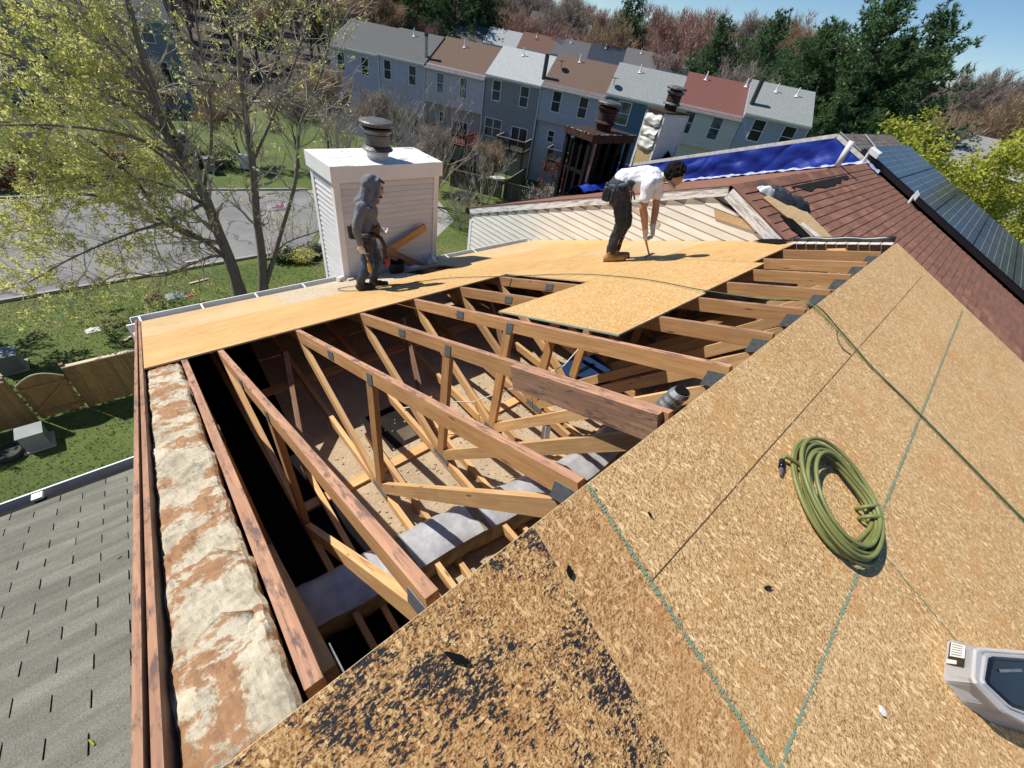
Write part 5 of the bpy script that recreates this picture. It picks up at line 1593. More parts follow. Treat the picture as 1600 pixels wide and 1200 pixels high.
# ---- the bending worker
f2 = Fig((3.872, 2.348, -.928 + TH), (.502, -.865, 0), (-.865, -.502, 0))
w2 = root('person', f2.p((0, 0, 0)), 'man in a white t-shirt bending down to hammer the new sheathing', 'person')
K = dict(pel=(-.185, 0, .885), hiR=(-.19, .088, .86), hiL=(-.16, -.088, .845), knR=(-.045, .10, .50), knL=(.0, -.09, .485), anR=(-.06, .10, .10), anL=(-.015, -.10, .11),
         shR=(.10, .165, .995), shL=(.19, -.165, .975), elR=(.130, .195, .745), wrR=(.245, .125, .495), elL=(.275, -.155, .725), wrL=(.325, -.10, .495))
body = [('c', [(K['pel'], .12), ((-.09, 0, .955), .112), ((.03, 0, 1.0), .118), ((.12, 0, 1.01), .11)]), ('e', (.12, 0, .995), ((.10, 0, .02), (0, .175, 0), (-.02, 0, .085))),
        ('c', [((.17, 0, 1.02), .058), ((.235, 0, 1.05), .052), ((.29, 0, 1.08), .05)]),
        ('e', (.345, 0, 1.115), ((.070, 0, .072), (0, .074, 0), (-.082, 0, .074))), ('e', (.375, 0, 1.06), ((.048, 0, -.040), (0, .055, 0), (.048, 0, .048))),
        ('c', [((.425, 0, 1.085), .011), ((.437, 0, 1.055), .014)]), ('e', (.385, 0, 1.015), ((.022, 0, -.01), (0, .032, 0), (.0, 0, .022))), ('e', (.408, 0, 1.030), ((.012, 0, 0), (0, .024, 0), (0, 0, .007))),
        ('e', (.425, .03, 1.09), ((.008, 0, 0), (0, .015, 0), (0, 0, .008))), ('e', (.425, -.03, 1.09), ((.008, 0, 0), (0, .015, 0), (0, 0, .008))),
        ('e', (.315, .076, 1.085), ((.016, 0, .016), (0, .010, 0), (-.02, 0, .026))), ('e', (.315, -.076, 1.085), ((.016, 0, .016), (0, .010, 0), (-.02, 0, .026))),
        ('c', [(K['shR'], .058), ((.115, .185, .86), .050), (K['elR'], .043), ((.175, .168, .66), .045), (K['wrR'], .031)]),
        ('c', [(K['shL'], .058), ((.24, -.165, .84), .050), (K['elL'], .043), ((.295, -.135, .64), .044), (K['wrL'], .031)]),
        ('c', [(K['hiR'], .09), (K['knR'], .058), (K['anR'], .042)]), ('c', [(K['hiL'], .09), (K['knL'], .058), (K['anL'], .042)])]
f2.blob('body', body, M['skin'], w2, .009, 4)
tee = [('c', [((-.165, 0, .925), .132), ((-.07, 0, .965), .128), ((.03, 0, 1.005), .130), ((.12, 0, 1.015), .122)]), ('e', (.125, 0, 1.005), ((.118, 0, .03), (0, .182, 0), (-.02, 0, .095))),
       ('c', [((.17, 0, 1.02), .078), ((.21, 0, 1.04), .066)]),
       ('c', [(K['shR'], .078), ((.108, .180, .90), .070), ((.112, .188, .855), .068)]), ('c', [(K['shL'], .078), ((.225, -.168, .88), .070), ((.24, -.165, .84), .068)])]
f2.blob('tee_shirt', tee, M['tee'], w2, .008, 3, .012, 11, 14)
pant = [('c', [((-.15, 0, .925), .120), (K['pel'], .132)]), ('e', (-.205, 0, .865), ((.13, 0, -.02), (0, .152, 0), (.03, 0, .105))),
        ('c', [(K['hiR'], .104), ((-.125, .096, .68), .086), (K['knR'], .072), ((-.070, .10, .30), .062), ((-.062, .10, .135), .058)]),
        ('c', [(K['hiL'], .104), ((-.09, -.09, .67), .086), (K['knL'], .070), ((-.02, -.095, .30), .061), ((-.015, -.10, .14), .057)])]
f2.blob('trousers', pant, M['jeans_black'], w2, .008, 3, .013, 17, 18)
for an, gz_, sl in ((K['anR'], .0, .34), (K['anL'], -.005, .34)):
    x, y, z = an
    def g_(f): return gz_ + .34 * (x + f) + .198 * y
    f2.blob('boot', [('c', [((x + .0, y, g_(0) + .16), .054), ((x + .0, y, g_(0) + .06), .052)]), ('c', [((x - .03, y, g_(-.03) + .048), .046), ((x + .08, y, g_(.08) + .05), .046), ((x + .155, y, g_(.155) + .048), .043)])], M['boot_tan'], w2, .008, 2, .005, 5, 22)
    f2.blob('sole', [('c', [((x - .045, y + .012, g_(-.045) + .012), .020), ((x + .19, y + .012, g_(.19) + .012), .020)]), ('c', [((x - .045, y - .018, g_(-.045) + .012), .020), ((x + .19, y - .018, g_(.19) + .012), .020)]), ('c', [((x + .10, y - .04, g_(.1) + .012), .018), ((x + .10, y + .04, g_(.1) + .012), .018)])], M['leather_brown'], w2, .008, 2)
f2.blob('glove', hand('R', (.250, .122, .485), (.33, -.18, -.93), (.35, .9, .1), .95), M['glove'], w2, .0055, 2)
f2.blob('glove', hand('L', (.328, -.10, .485), (.38, .05, -.92), (-.2, -1, .0), .7), M['glove'], w2, .0055, 2)
rh_ = random.Random(3); hp = [('e', (.338, 0, 1.15), ((.070, 0, .072), (0, .090, 0), (-.080, 0, .072))), ('e', (.285, 0, 1.115), ((.05, 0, .05), (0, .082, 0), (-.05, 0, .06)))]
c0 = V(.345, 0, 1.115); axu = V(.62, 0, .60).normalized()
for k in range(130):
    v = V(rh_.gauss(0, 1), rh_.gauss(0, 1), rh_.gauss(0, 1)).normalized()
    fr = v.dot(V(.75, 0, -.66))
    if fr > .30 or v.z < -.55: continue
    q = c0 + V(v.x * .105, v.y * .095, v.z * .108) + V(.0, 0, .012)
    hp.append(('e', q, [V(rh_.uniform(.014, .024), 0, 0), V(0, rh_.uniform(.014, .024), 0), V(0, 0, rh_.uniform(.014, .024))]))
f2.blob('hair', hp, M['hair'], w2, .0075, 1, .008, 1, 30)
f2.blob('neck_mask', [('c', [((.33, .05, 1.01), .020), ((.375, .035, .985), .024), ((.385, 0, .975), .024), ((.375, -.035, .985), .024), ((.33, -.05, 1.01), .020)]), ('c', [((.31, .06, 1.04), .012), ((.33, .05, 1.01), .016)])], M['glove'], w2, .008, 2, .006, 4, 25)
mb = MB(); mb.tube([f2.p((-.165 + .150 * math.cos(t), .165 * math.sin(t), .915 + .06 * math.cos(t))) for t in np.linspace(0, 2 * math.pi, 29)], .024, 8, cap=False)
tb2 = mb.build('tool_belt', M['belt_blue'], w2, smooth=True)
pouch(f2, (-.315, .09, .77), .05, .11, .028, tb2, 'leather'); pouch(f2, (-.21, .155, .77), .065, .12, .026, tb2, 'leather'); pouch(f2, (-.09, .15, .93), .04, .07, .022, tb2, 'leather')
pouch(f2, (-.325, -.05, .79), .05, .10, .028, tb2, 'leather')
mb = MB(); mb.tube([f2.p(q) for q in ((-.10, .17, .92), (-.02, .165, .86), (.01, .15, .80))], .012, 6); mb.build('strap', M['leather_brown'], tb2, smooth=True)
hm = root('hammer', f2.p((.36, .07, .26)), 'claw hammer with wooden handle held by the bending worker', 'hammer')
a = f2.p((.268, .088, .415)); b = f2.p((.392, .055, .215))
mb = MB(); mb.tube([a, a.lerp(b, .5), b], [.015, .012, .010], 8); mb.build('handle', M['lum'], hm, smooth=True)
d_ = f2.d((.55, -.1, .45)).normalized()
hc = f2.p((.40, .052, .203))
mb = MB(); mb.tube([hc - d_ * .055 - V(0, 0, .01), hc - d_ * .035, hc - d_ * .03, hc, hc + d_ * .04, hc + d_ * .075 - V(0, 0, .012)], [.016, .016, .011, .014, .012, .004], 10); mb.build('head', M['steel'], hm, smooth=True)
# ------------------------------------------------------------------ rows of townhouses across the gardens
WIN = {}
def far_mats(i, wall, roof):
    m = NT('far_wall_%d' % i)
    wall = tuple(x * .88 for x in wall)
    nz_ = m.noise(m.vmap(scale=(.6, .6, 2.5)), 1.2, 5, .65)
    c_ = m.mix(m.ramp(nz_.outputs[0], [(.3, (0, 0, 0)), (.7, (1, 1, 1))]), wall, tuple(x * .84 for x in wall))
    sx = m.n('ShaderNodeSeparateXYZ'); m.l(m.tc.outputs['Object'], sx.inputs[0])
    fr_ = m.math('FRACT', m.math('MULTIPLY', sx.outputs[2], 4.5))
    c_ = m.mix(m.math('MULTIPLY', m.math('LESS_THAN', fr_, .16), .28), c_, (.03, .03, .035))
    wm_ = m.fin(c_, .7)
    return (wm_,
            shingle_mat('far_roof_%d' % i, roof, tuple(x * .78 for x in roof), .12, 0))


def window(parent, x, z, w, h, y=-.0, sash=True, wide=False):
    fr = .075
    m2 = MB(); d0, d1 = y - .05, y + .02
    m2.box(x, x + fr, d0, d1, z, z + h); m2.box(x + w - fr, x + w, d0, d1, z, z + h)
    m2.box(x + fr, x + w - fr, d0, d1, z, z + fr); m2.box(x + fr, x + w - fr, d0, d1, z + h - fr, z + h)
    if sash: m2.box(x + fr, x + w - fr, d0 + .02, d1, z + h * .5 - .025, z + h * .5 + .025)
    if wide: m2.box(x + w / 2 - .04, x + w / 2 + .04, d0, d1, z + fr, z + h - fr)
    wn_ = m2.build('window', M['white'], parent, local=True)
    m2 = MB(); m2.box(x + fr, x + w - fr, y - .022, y - .012, z + fr, z + h - fr); m2.build('pane', M['glass'], wn_, local=True)
    return wn_


def far_house(name, loc, e, lab, group, W, D, ze, zg, pitch, wm, rm, feat):
    """local frame: x along the row, -y towards us, z up, origin at the near left ground corner"""
    r = root(name, loc, lab, 'house', group)
    r.rotation_euler = (0, 0, math.atan2(e[1], e[0]))
    H = ze - zg; rise = pitch * D / 2
    m2 = MB(); jz = feat.get('jut', 0)
    m2.box(0.01, W - .01, 0, D, 0, H)
    m2.prism([(0.01, 0, H), (0.01, D / 2, H + rise - .02), (0.01, D, H)], (W - .02, 0, 0))
    m2.build('wall', wm, r, local=True)
    if jz:      # upper storey standing forward
        m2 = MB(); m2.box(0.012, W - .012, -.45, 0, H - jz, H - .02); m2.build('upper_wall', feat.get('upper', wm), r, local=True)
    yf = -.45 if jz else 0
    ov = .25
    m2 = MB(); z0 = H - (ov - yf * 0) * pitch
    y0 = yf - ov
    zl = H + pitch * y0
    m2.prism([(-.02, y0, zl), (-.02, D / 2, H + rise), (-.02, D + ov, H - ov * pitch), (-.02, D + ov, H - ov * pitch + .09), (-.02, D / 2, H + rise + .09), (-.02, y0, zl + .09)], (W + .04, 0, 0))
    rf = m2.build('roof', rm, r, local=True)
    m2 = MB(); m2.box(-.02, W + .02, y0 - .11, y0 - .005, zl - .06, zl + .08); m2.build('gutter', M['white'], r, local=True)
    m2 = MB(); m2.box(.0, W, yf - .03, yf - .005, H - .32, H - .12); m2.build('frieze', M['white'], r, local=True)
    m2 = MB(); m2.box(W - .09, W - .01, yf - .09, yf - .005, 0, zl - .06); m2.build('downspout', M['white'], r, local=True)
    for wq in feat.get('win', ()): window(r, wq[0], H + wq[1], wq[2], wq[3], yf if wq[1] > -3.2 or not jz else 0, wide=wq[2] > 1.3)
    for dq in feat.get('door', ()):
        dr = window(r, dq[0], H + dq[1], dq[2], dq[3], 0, sash=False, wide=True); dr.name = 'patio_door'
    for (x, yy, kind) in feat.get('roof', ()):
        zr = H + pitch * yy
        m2 = MB()
        if kind == 'vent':
            m2.tube([(x, yy, zr), (x, yy, zr + .75)], .06, 8); m2.lathe([(.22, .06), (.12, .12), (.07, .3)], c=(x, yy, zr), n=10); m2.build('vent_pipe', M['white'], rf, local=True)
        elif kind == 'stack':
            m2.tube([(x, yy, zr - .2), (x, yy, zr + 1.7)], .17, 10); sp = m2.build('flue_stack', M['galv'], rf, local=True)
            m2 = MB(); m2.tube([(x, yy, zr + 1.7), (x, yy, zr + 1.98)], .20, 10); m2.build('stack_cap', M['dark_metal'], rf, local=True)
        elif kind == 'bstack':
            m2.tube([(x, yy, zr - .2), (x, yy, zr + 2.0)], .20, 10); m2.build('flue_stack', M['dark_metal'], rf, local=True)
        elif kind == 'dish':
            m2.lathe([(.02, .0), (.22, .03), (.40, .12), (.41, .125), (.22, .045), (.02, .02)], c=(x, yy - .25, zr + .55), n=18, ax=V(.35, -.75, .55).normalized())
            dd2 = m2.build('satellite_dish', M['dark_metal'], rf, local=True)
            m2 = MB(); m2.tube([(x, yy, zr), (x, yy - .1, zr + .45), (x, yy - .2, zr + .58)], .03, 6); m2.build('dish_arm', M['dark_metal'], dd2, local=True)
    return r


def row_frame(p0, e): return Vector((p0[0], p0[1], 0)), Vector((e[0], e[1], 0)).normalized()


R1p, R1e = row_frame((25.541, 49.118), (0.5, -0.8660))
LAV = (.66, .58, .68); LGREY = (.72, .66, .68); GREEN = (.35, .335, .33); BLUEG = (.54, .53, .60); TEAL = (.09, .19, .28); BEIGE = (.78, .71, .68); BLUE = (.47, .49, .62)
RDG = (.135, .135, .138); RBR = (.165, .112, .085); RLG = (.43, .45, .455); RGR = (.29, .31, .31); RMA = (.20, .085, .072)
units = [  # index, width, eave, wall, roof, label, features
 (-1, 6.0, -2.9, LAV, RDG, 'lavender row house with dark roof half hidden by the big tree', dict(win=((.9, -2.1, .95, 1.6), (3.8, -2.1, .95, 1.6)))),
 (0, 5.3, -2.78, LAV, RDG, 'row house with dark grey roof and a galvanised flue pipe', dict(win=((.5, -2.1, .9, 1.7), (3.4, -2.1, .9, 1.7)), door=((3.2, -6.6, 1.5, 2.1),), roof=((2.2, 3.4, 'vent'), (4.95, .8, 'stack')))),
 (1, 6.6, -2.70, LGREY, RBR, 'row house with plain brown roof and pale lower storey above the red deck', dict(jut=3.3, win=((1.3, -2.3, .85, 1.75), (3.9, -2.3, .85, 1.75), (1.5, -4.9, .6, 1.0)), door=((3.0, -6.5, 1.9, 2.1),), roof=((2.6, 3.2, 'vent'),))),
 (2, 5.8, -2.45, GREEN, RLG, 'grey green row house with the lightest roof', dict(win=((.75, -2.1, .95, 1.75), (3.7, -2.1, .95, 1.75), (.3, -5.3, 1.9, 1.7)), door=((3.3, -6.0, 1.8, 2.15),), roof=((2.5, 3.4, 'vent'), (5.62, .8, 'bstack')))),
 (3, 6.3, -2.15, BLUEG, RBR, 'blue grey row house with brown roof and two satellite dishes', dict(jut=3.1, win=((1.2, -2.2, .95, 1.75), (3.9, -2.2, .95, 1.75), (1.3, -4.9, .75, 1.1)), door=((3.6, -6.0, 1.3, 2.1),), roof=((.9, 2.3, 'dish'), (2.4, 3.6, 'vent')))),
 (4, 6.6, -1.85, TEAL, RGR, 'teal row house behind the charred chimney', dict(win=((1.3, -2.3, 1.3, 1.9), (4.0, -2.0, .95, 1.7), (1.2, -5.6, .9, 2.0)), roof=((.3, 1.0, 'dish'), (2.2, 3.4, 'vent')))),
 (5, 5.7, -1.48, BEIGE, RMA, 'pale row house with maroon roof', dict(jut=3.0, win=((.8, -2.2, 1.0, 1.8), (3.3, -2.2, 1.0, 1.8), (.5, -4.9, .5, 1.2), (2.4, -5.0, 1.9, 1.2)), roof=((1.7, 3.6, 'vent'), (5.4, 3.8, 'vent')))),
 (6, 5.6, -1.10, BLUE, RGR, 'end row house with grey roof and a black flue', dict(win=((1.0, -2.0, 1.1, 1.7), (3.6, -2.0, 1.1, 1.7)), roof=((.35, 1.0, 'bstack'), (2.2, 3.2, 'vent'), (4.0, 3.2, 'vent')))),
]
xs = {-2: -12.0, -1: -6.0, 0: 0.0, 1: 5.3, 2: 11.95, 3: 17.75, 4: 24.05, 5: 30.68, 6: 36.4}
ZG1 = -11.3
for (i, W_, ze, wc_, rc_, lab, ft) in units:
    wm, rm = far_mats(i + 10, wc_, rc_)
    p = R1p + R1e * xs[i]
    jut = ft.get('jut', 0)
    if jut: p = p + V(-R1e.y, R1e.x, 0) * .45
    if i in (1,): ft['upper'] = wm; wm = basic('far_lower_wall', (.40, .37, .33), (.33, .30, .27), 2, .8)
    far_house('row_house', (p.x, p.y, ZG1), R1e, lab, 'row of townhouses across the gardens', W_ - .02, 8.6, ze, ZG1, .5, wm, rm, ft)

# the second row: roofs beyond
R2p, R2e = row_frame((56.4, 78.0), (.574, -.819))
cols2 = [((.10, .105, .105), 'dark grey roof at the left end of the farther row'), ((.36, .38, .40), 'light grey roof in the farther row'), ((.17, .095, .075), 'brown roof in the farther row'), ((.12, .125, .135), 'slate roof in the farther row right of the brown one'),
         ((.035, .045, .07), 'navy roof in the farther row'), ((.15, .145, .15), 'grey roof in the farther row right of the navy one'), ((.125, .125, .14), 'grey roof near the right end of the farther row'), ((.11, .11, .125), 'last grey roof of the farther row')]
v2 = [.77 - 2.15, 1.0 - 2.15, 1.25 - 2.15, 1.46 - 2.15, 1.65 - 2.15, 1.95 - 2.15, 2.3 - 2.15, 2.5 - 2.15]
for i, (rc_, lab) in enumerate(cols2):
    wm, rm = far_mats(30 + i, (.30, .30, .33), rc_)
    p = R2p + R2e * (i * 6.0) + V(R2e.y, -R2e.x, 0) * 4.0
    far_house('row_house', (p.x, p.y, -12), R2e, 'townhouse with ' + lab, 'farther row of townhouses', 5.98, 8.2, v2[i], -12, .5, wm, rm, dict(win=((.8, -1.9, .9, 1.5), (3.8, -1.9, .9, 1.5)), roof=((2.5, 3.2, 'vent'),)))

# brick houses on the hill behind, houses at far right, row seen through the big tree
brick = (.16, .075, .06)
def lone(px, py, ang, zg, ze, W_, wcol, rcol, lab, n, ft, D=8.0, pitch=.5, nm='house'):
    wm, rm = far_mats(n, wcol, rcol)
    far_house(nm, (px, py, zg), (math.cos(ang), math.sin(ang)), lab, None, W_, D, ze, zg, pitch, wm, rm, ft)
lone(86.0, 91.5, math.radians(-52), -8, 3.2, 7.5, brick, (.11, .10, .105), 'brick house with dark roof on the hill above the far rows', 50, dict(win=((.8, -2.0, 1.1, 1.5), (3.4, -2.0, 1.1, 1.5), (5.4, -2.0, 1.1, 1.5), (.8, -4.8, 1.1, 1.5), (3.4, -4.8, 1.1, 1.5))))
lone(90.6, 85.6, math.radians(-52), -8, 2.7, 7.0, (.34, .27, .23), (.17, .17, .18), 'pale house joined to the brick house on the hill', 51, dict(win=((.8, -2.0, 1.0, 1.5), (2.6, -2.0, 1.0, 1.5), (5.0, -2.0, 1.0, 1.5))))
lone(61.0, 4.2, math.radians(-93), -10, -1.9, 9.0, (.36, .36, .37), (.27, .275, .265), 'house with grey roof behind the pines at far right', 52, dict(win=((.6, -2.1, 1.5, 1.8), (2.5, -2.1, 1.5, 1.8), (4.4, -2.1, 1.5, 1.8))), 9)
lone(60.4, -5.1, math.radians(-93), -10, -2.1, 12, (.34, .32, .31), (.14, .11, .105), 'house with dark brown roof at the far right edge', 53, dict(win=((1, -2.1, 1.2, 1.5),), roof=((4, 3, 'vent'), (8, 2.5, 'vent'))), 9)
for k in range(6):
    p = V(-28 + k * 6.4, 66.0 - k * .6, 0)
    lone(p.x, p.y, math.radians(-5), -12, -3.6 + .1 * (k % 3), 6.3, [(.22, .26, .33), (.33, .33, .34), (.26, .24, .30), (.20, .25, .31), (.30, .29, .27), (.24, .27, .30)][k], [(.10, .105, .115), (.12, .11, .105), (.16, .16, .17), (.10, .10, .11), (.13, .10, .09), (.12, .12, .125)][k],
         ['blue grey', 'pale', 'mauve', 'slate blue', 'buff', 'grey'][k] + ' townhouse seen through the branches of the big tree', 60 + k, dict(win=((.8, -2.0, 1.0, 1.6), (3.6, -2.0, 1.0, 1.6), (1.0, -4.9, 1.6, 1.5)), door=((3.4, -5.4, 1.6, 2.0),), roof=((2.5, 3.0, 'vent'),)))

# ------------------------------------------------------------------ decks, stairs and garden fences of the row
def row_xy(s, out): 
    q = R1p + R1e * s + V(R1e.y, -R1e.x, 0) * out
    return q
N1 = V(R1e.y, -R1e.x, 0)      # towards us
def deck(s0, s1, out, z, mat, lab, dens=.16, rail=.95):
    p = row_xy(s0, 0)
    r = root('deck', (p.x, p.y, ZG1), lab, 'deck')
    a = row_xy(s0, .02); b = row_xy(s1, .02)
    m2 = MB(); m2.obox((a.x, a.y, z - .18), b - a, N1 * out, V(0, 0, .16)); m2.build('platform', mat, r)
    for s in (s0 + .06, (s0 + s1) / 2, s1 - .06):
        q = row_xy(s, out - .08); m2 = MB(); m2.box(q.x - .07, q.x + .07, q.y - .07, q.y + .07, ZG1, z + rail); m2.build('post', mat, r)
    m2 = MB(); c0, c1, c2, c3 = row_xy(s0, .1), row_xy(s0, out), row_xy(s1, out), row_xy(s1, .1)
    for u, w in ((c0, c1), (c1, c2), (c2, c3)):
        for zz in (z + rail, z + .12): m2.beam((u.x, u.y, zz), (w.x, w.y, zz), .09, .07)
    m2.build('rail', M['lum_grey'] if mat is M['dark_deck'] else mat, r)
    m2 = MB()
    for u, w in ((c0, c1), (c1, c2), (c2, c3)):
        n = max(2, int((w - u).length / dens))
        for k in range(n):
            q = u.lerp(w, (k + .5) / n); m2.box(q.x - .025, q.x + .025, q.y - .025, q.y + .025, z + .1, z + rail)
    m2.build('baluster', mat, r)['kind'] = 'stuff'
    return r
rd = deck(6.9, 11.5, 3.0, -8.6, M['red_deck'], 'red stained deck with a long stair down to the garden')
top = row_xy(7.6, 3.0); bot = row_xy(7.4, 6.2)
top = V(top.x, top.y, -8.65); bot = V(bot.x, bot.y, ZG1 + .1)
side = R1e * .55
for sgn, mt in ((-1, M['red_deck']), (1, M['pale_wood'])):
    lumber('stair_stringer', top + side * sgn, bot + side * sgn, .06, .28, [mt], rd)
    lumber('stair_rail', top + side * sgn + V(0, 0, .95), bot + side * sgn + V(0, 0, .95), .12, .09, [mt], rd)
for k in range(11):
    q = top.lerp(bot, (k + .5) / 11); m2 = MB(); m2.obox(q - side - N1 * .13, side * 2, N1 * .26, V(0, 0, .04)); m2.build('stair_tread', M['red_deck'], rd)
deck(14.6, 17.6, 2.6, -8.0, M['dark_deck'], 'dark deck with pale rail on the grey green house')
deck(20.0, 23.9, 2.6, -8.0, M['dark_deck'], 'dark deck behind the charred chimney on the blue grey house')
deck(25.2, 29.4, 2.4, -7.8, M['dark_deck'], 'dark deck on the teal house')
for k, (s0, o0, s1, o1, lab, mt) in enumerate(((6.0, 7.0, 11.9, 7.6, 'old dark garden fence left of the folded gate panel', 'fence_old'), (12.6, 8.8, 17.7, 8.4, 'old garden fence closing the small yard of the grey green house', 'fence_old'),
                                            (17.9, 1.4, 17.8, 8.3, 'old garden fence running up to the grey green house', 'fence_old'), (12.3, 7.7, 12.5, 8.7, 'short pale fence section at the corner of the small yard', 'pale_wood'), (12.0, 1.2, 11.95, 7.5, 'old garden fence under the red deck', 'fence_old'), (18.2, 8.4, 24.0, 8.2, 'old garden fence below the red shrub', 'fence_old'))):
    a = row_xy(s0, o0); b = row_xy(s1, o1); L = (b - a).length; n = max(3, int(L / .16))
    r = root('garden_fence', (a.x, a.y, ZG1), lab, 'fence')
    d = (b - a).normalized(); nn = V(-d.y, d.x, 0)
    for j in range(n):
        q = a.lerp(b, j / n); h = 1.75 + random.uniform(-.03, .03)
        m2 = MB(); m2.obox((q.x, q.y, ZG1 + .05), d * (L / n - .015), nn * .025, V(0, 0, h)); m2.build('board', M[mt], r)
    m2 = MB()
    m2.beam((a.x, a.y, ZG1 + 1.82), (b.x, b.y, ZG1 + 1.82), .07, .05); m2.build('top_rail', M['lum_grey'], r)
tb_ = root('garden_table', tuple(row_xy(15.6, 3.6)[:2]) + (ZG1,), 'pale garden table among clutter in the small yard', 'table')
q = row_xy(15.6, 3.6); m2 = MB(); m2.box(q.x - .7, q.x + .7, q.y - .5, q.y + .5, ZG1 + .7, ZG1 + .76); m2.build('top', M['white_dirty'], tb_)
for sx in (-.6, .6):
    for sy in (-.4, .4):
        m2 = MB(); m2.box(q.x + sx - .04, q.x + sx + .04, q.y + sy - .04, q.y + sy + .04, ZG1, ZG1 + .7); m2.build('leg', M['white_dirty'], tb_)

# ------------------------------------------------------------------ fence with gate below the eave, left
FY = 16.0; FG = G
def board_fence(x0, x1, lab):
    r = root('board_fence', (x0, FY, FG), lab, 'fence')
    n = int((x1 - x0) / .14)
    for j in range(n):
        xa = x0 + (x1 - x0) * j / n
        m2 = MB(); m2.box(xa, xa + (x1 - x0) / n - .008, FY - .012 - .004 * (j % 2), FY + .012, FG + .06, FG + 1.78); m2.build('board', M['fence'], r)
    for z in (.35, 1.5): m2 = MB(); m2.box(x0, x1, FY + .013, FY + .06, FG + z, FG + z + .09); m2.build('rail', M['fence'], r)
    m2 = MB(); m2.box(x0 - .03, x1 + .03, FY - .06, FY + .08, FG + 1.782, FG + 1.82); m2.build('cap_rail', M['fence_cap'], r)
    for x in (x0 + .0, x1): 
        m2 = MB(); m2.box(x - .05, x + .05, FY + .014, FY + .11, FG, FG + 1.90); m2.build('post', M['fence'], r)
    return r
board_fence(-12.5, -4.95, 'tan board fence running out of frame left of the gate')
board_fence(-3.62, -.9, 'tan board fence between the gate and the house corner')
gt = root('garden_gate', (-4.3, FY, FG), 'arched wooden garden gate with a diagonal brace', 'gate')
n = 9; x0, x1 = -4.82, -3.72
for j in range(n):
    xa = x0 + (x1 - x0) * j / n; xb = xa + (x1 - x0) / n - .006
    ha = 1.45 + .28 * math.sin(math.pi * j / n); hb = 1.45 + .28 * math.sin(math.pi * (j + 1) / n)
    m2 = MB(); m2.prism([(xa, FY + .05, FG + .08), (xb, FY + .05, FG + .08), (xb, FY + .05, FG + hb), (xa, FY + .05, FG + ha)], (0, .022, 0)); m2.build('board', M['fence'], gt)
for p, q in (((x0, .3), (x1, .3)), ((x0, 1.3), (x1, 1.3)), ((x0 + .05, .38), (x1 - .05, 1.24))):
    lumber('brace', (p[0], FY + .025, FG + p[1]), (q[0], FY + .025, FG + q[1]), .035, .09, [M['fence']], gt, up=(0, 0, 1))
m2 = MB(); m2.tube([(x0 + (x1 - x0) * k / 16, FY + .06, FG + 1.455 + .28 * math.sin(math.pi * k / 16)) for k in range(17)], .022, 6); m2.build('arch_cap', M['fence_cap'], gt)

# utility boxes, wheel, bits on the lawn
for (x, y, s, lab) in ((-5.35, 19.5, .62, 'pale green utility box in the shade beyond the fence'), (-4.95, 14.9, .55, 'grey utility box on the grass in front of the fence')):
    r = root('utility_box', (x, y, G), lab, 'box')
    m2 = MB(); m2.box(x - s / 2, x + s / 2, y - s / 2, y + s / 2, G + .06, G + s * 1.1); m2.build('case', M['utility'], r)
    m2 = MB(); m2.box(x - s / 2 - .03, x + s / 2 + .03, y - s / 2 - .03, y + s / 2 + .03, G + s * 1.1, G + s * 1.16); m2.build('lid', M['utility'], r)
    m2 = MB(); m2.box(x - s / 2 - .08, x + s / 2 + .08, y - s / 2 - .08, y + s / 2 + .08, G, G + .06); m2.build('pad', M['concrete'], r)
wh = root('spare_wheel', (-5.6, 14.75, G), 'loose car wheel with alloy rim lying on the grass', 'wheel')
m2 = MB(); m2.lathe([(.20, .05), (.29, .0), (.345, .04), (.35, .12), (.33, .2), (.27, .215), (.235, .19)], c=(-5.6, 14.75, G), n=28); m2.build('tyre', M['rubber'], wh, smooth=True)
m2 = MB(); m2.lathe([(.235, .15), (.235, .19), (.20, .17), (.07, .14), (.06, .18), (.02, .185)], c=(-5.6, 14.75, G), n=28); rm_ = m2.build('rim', M['silver'], wh)
for k in range(8):
    a = k * math.pi / 4; m2 = MB(); c = V(-5.6 + .15 * math.cos(a), 14.75 + .15 * math.sin(a), G + .165); m2.lathe([(.035, 0), (.035, .012)], c=c, n=8); m2.build('rim_hole', M['rubber'], rm_)
rl = random.Random(9)
for (x, y, mt, s, lab) in ((-.6, 22.8, 'leather_brown', .22, 'rust coloured heap of torn shingles on the lawn past the gutter'), (.2, 22.6, 'utility', .30, 'grey tarp scrap with debris on the lawn past the gutter'), (.75, 22.4, 'red', .14, 'dull red scrap on the lawn past the gutter'),
                           (-3.0, 21.0, 'white_dirty', .18, 'pale crumpled sheet on the lawn'), (-1.9, 16.6 - 1.8, 'whitecloth', .14, 'white scrap of trim by the house corner'), (-1.2, 20.3, 'under', .3, 'dark heap of torn felt by the corner of the eave')):
    m2 = MB(); m2.grid(lambda a, b: (x + (a - .5) * s * 2.6 * (1 + .3 * mnoise.noise((a * 3, b * 3, x))), y + (b - .5) * s * 2, G + .02 + s * .5 * math.sin(a * 3.14) * math.sin(b * 3.14) * (1 + .7 * mnoise.noise((a * 6, b * 6, y)))), 14, 12)
    tag(m2.build('lawn_scrap', M[mt]), lab, 'debris')
for (x, y, a, l, lab) in ((.95, 23.5, .2, .9, 'long pale offcut lying on the lawn near the trunk'), (-2.2, 19.6, .7, .7, 'pale offcut lying on the lawn above the fence'), (-2.2, 13.4, .5, .35, 'small white offcut on the lawn below the fence'), (1.3, 25.9, .1, .6, 'white paper lying on the asphalt edge')):
    r = lumber('offcut', (x, y, G + .05), (x + l * math.cos(a), y + l * math.sin(a), G + .05), .10, .03, [M['fence_cap']], None); tag(r, lab, 'offcut')

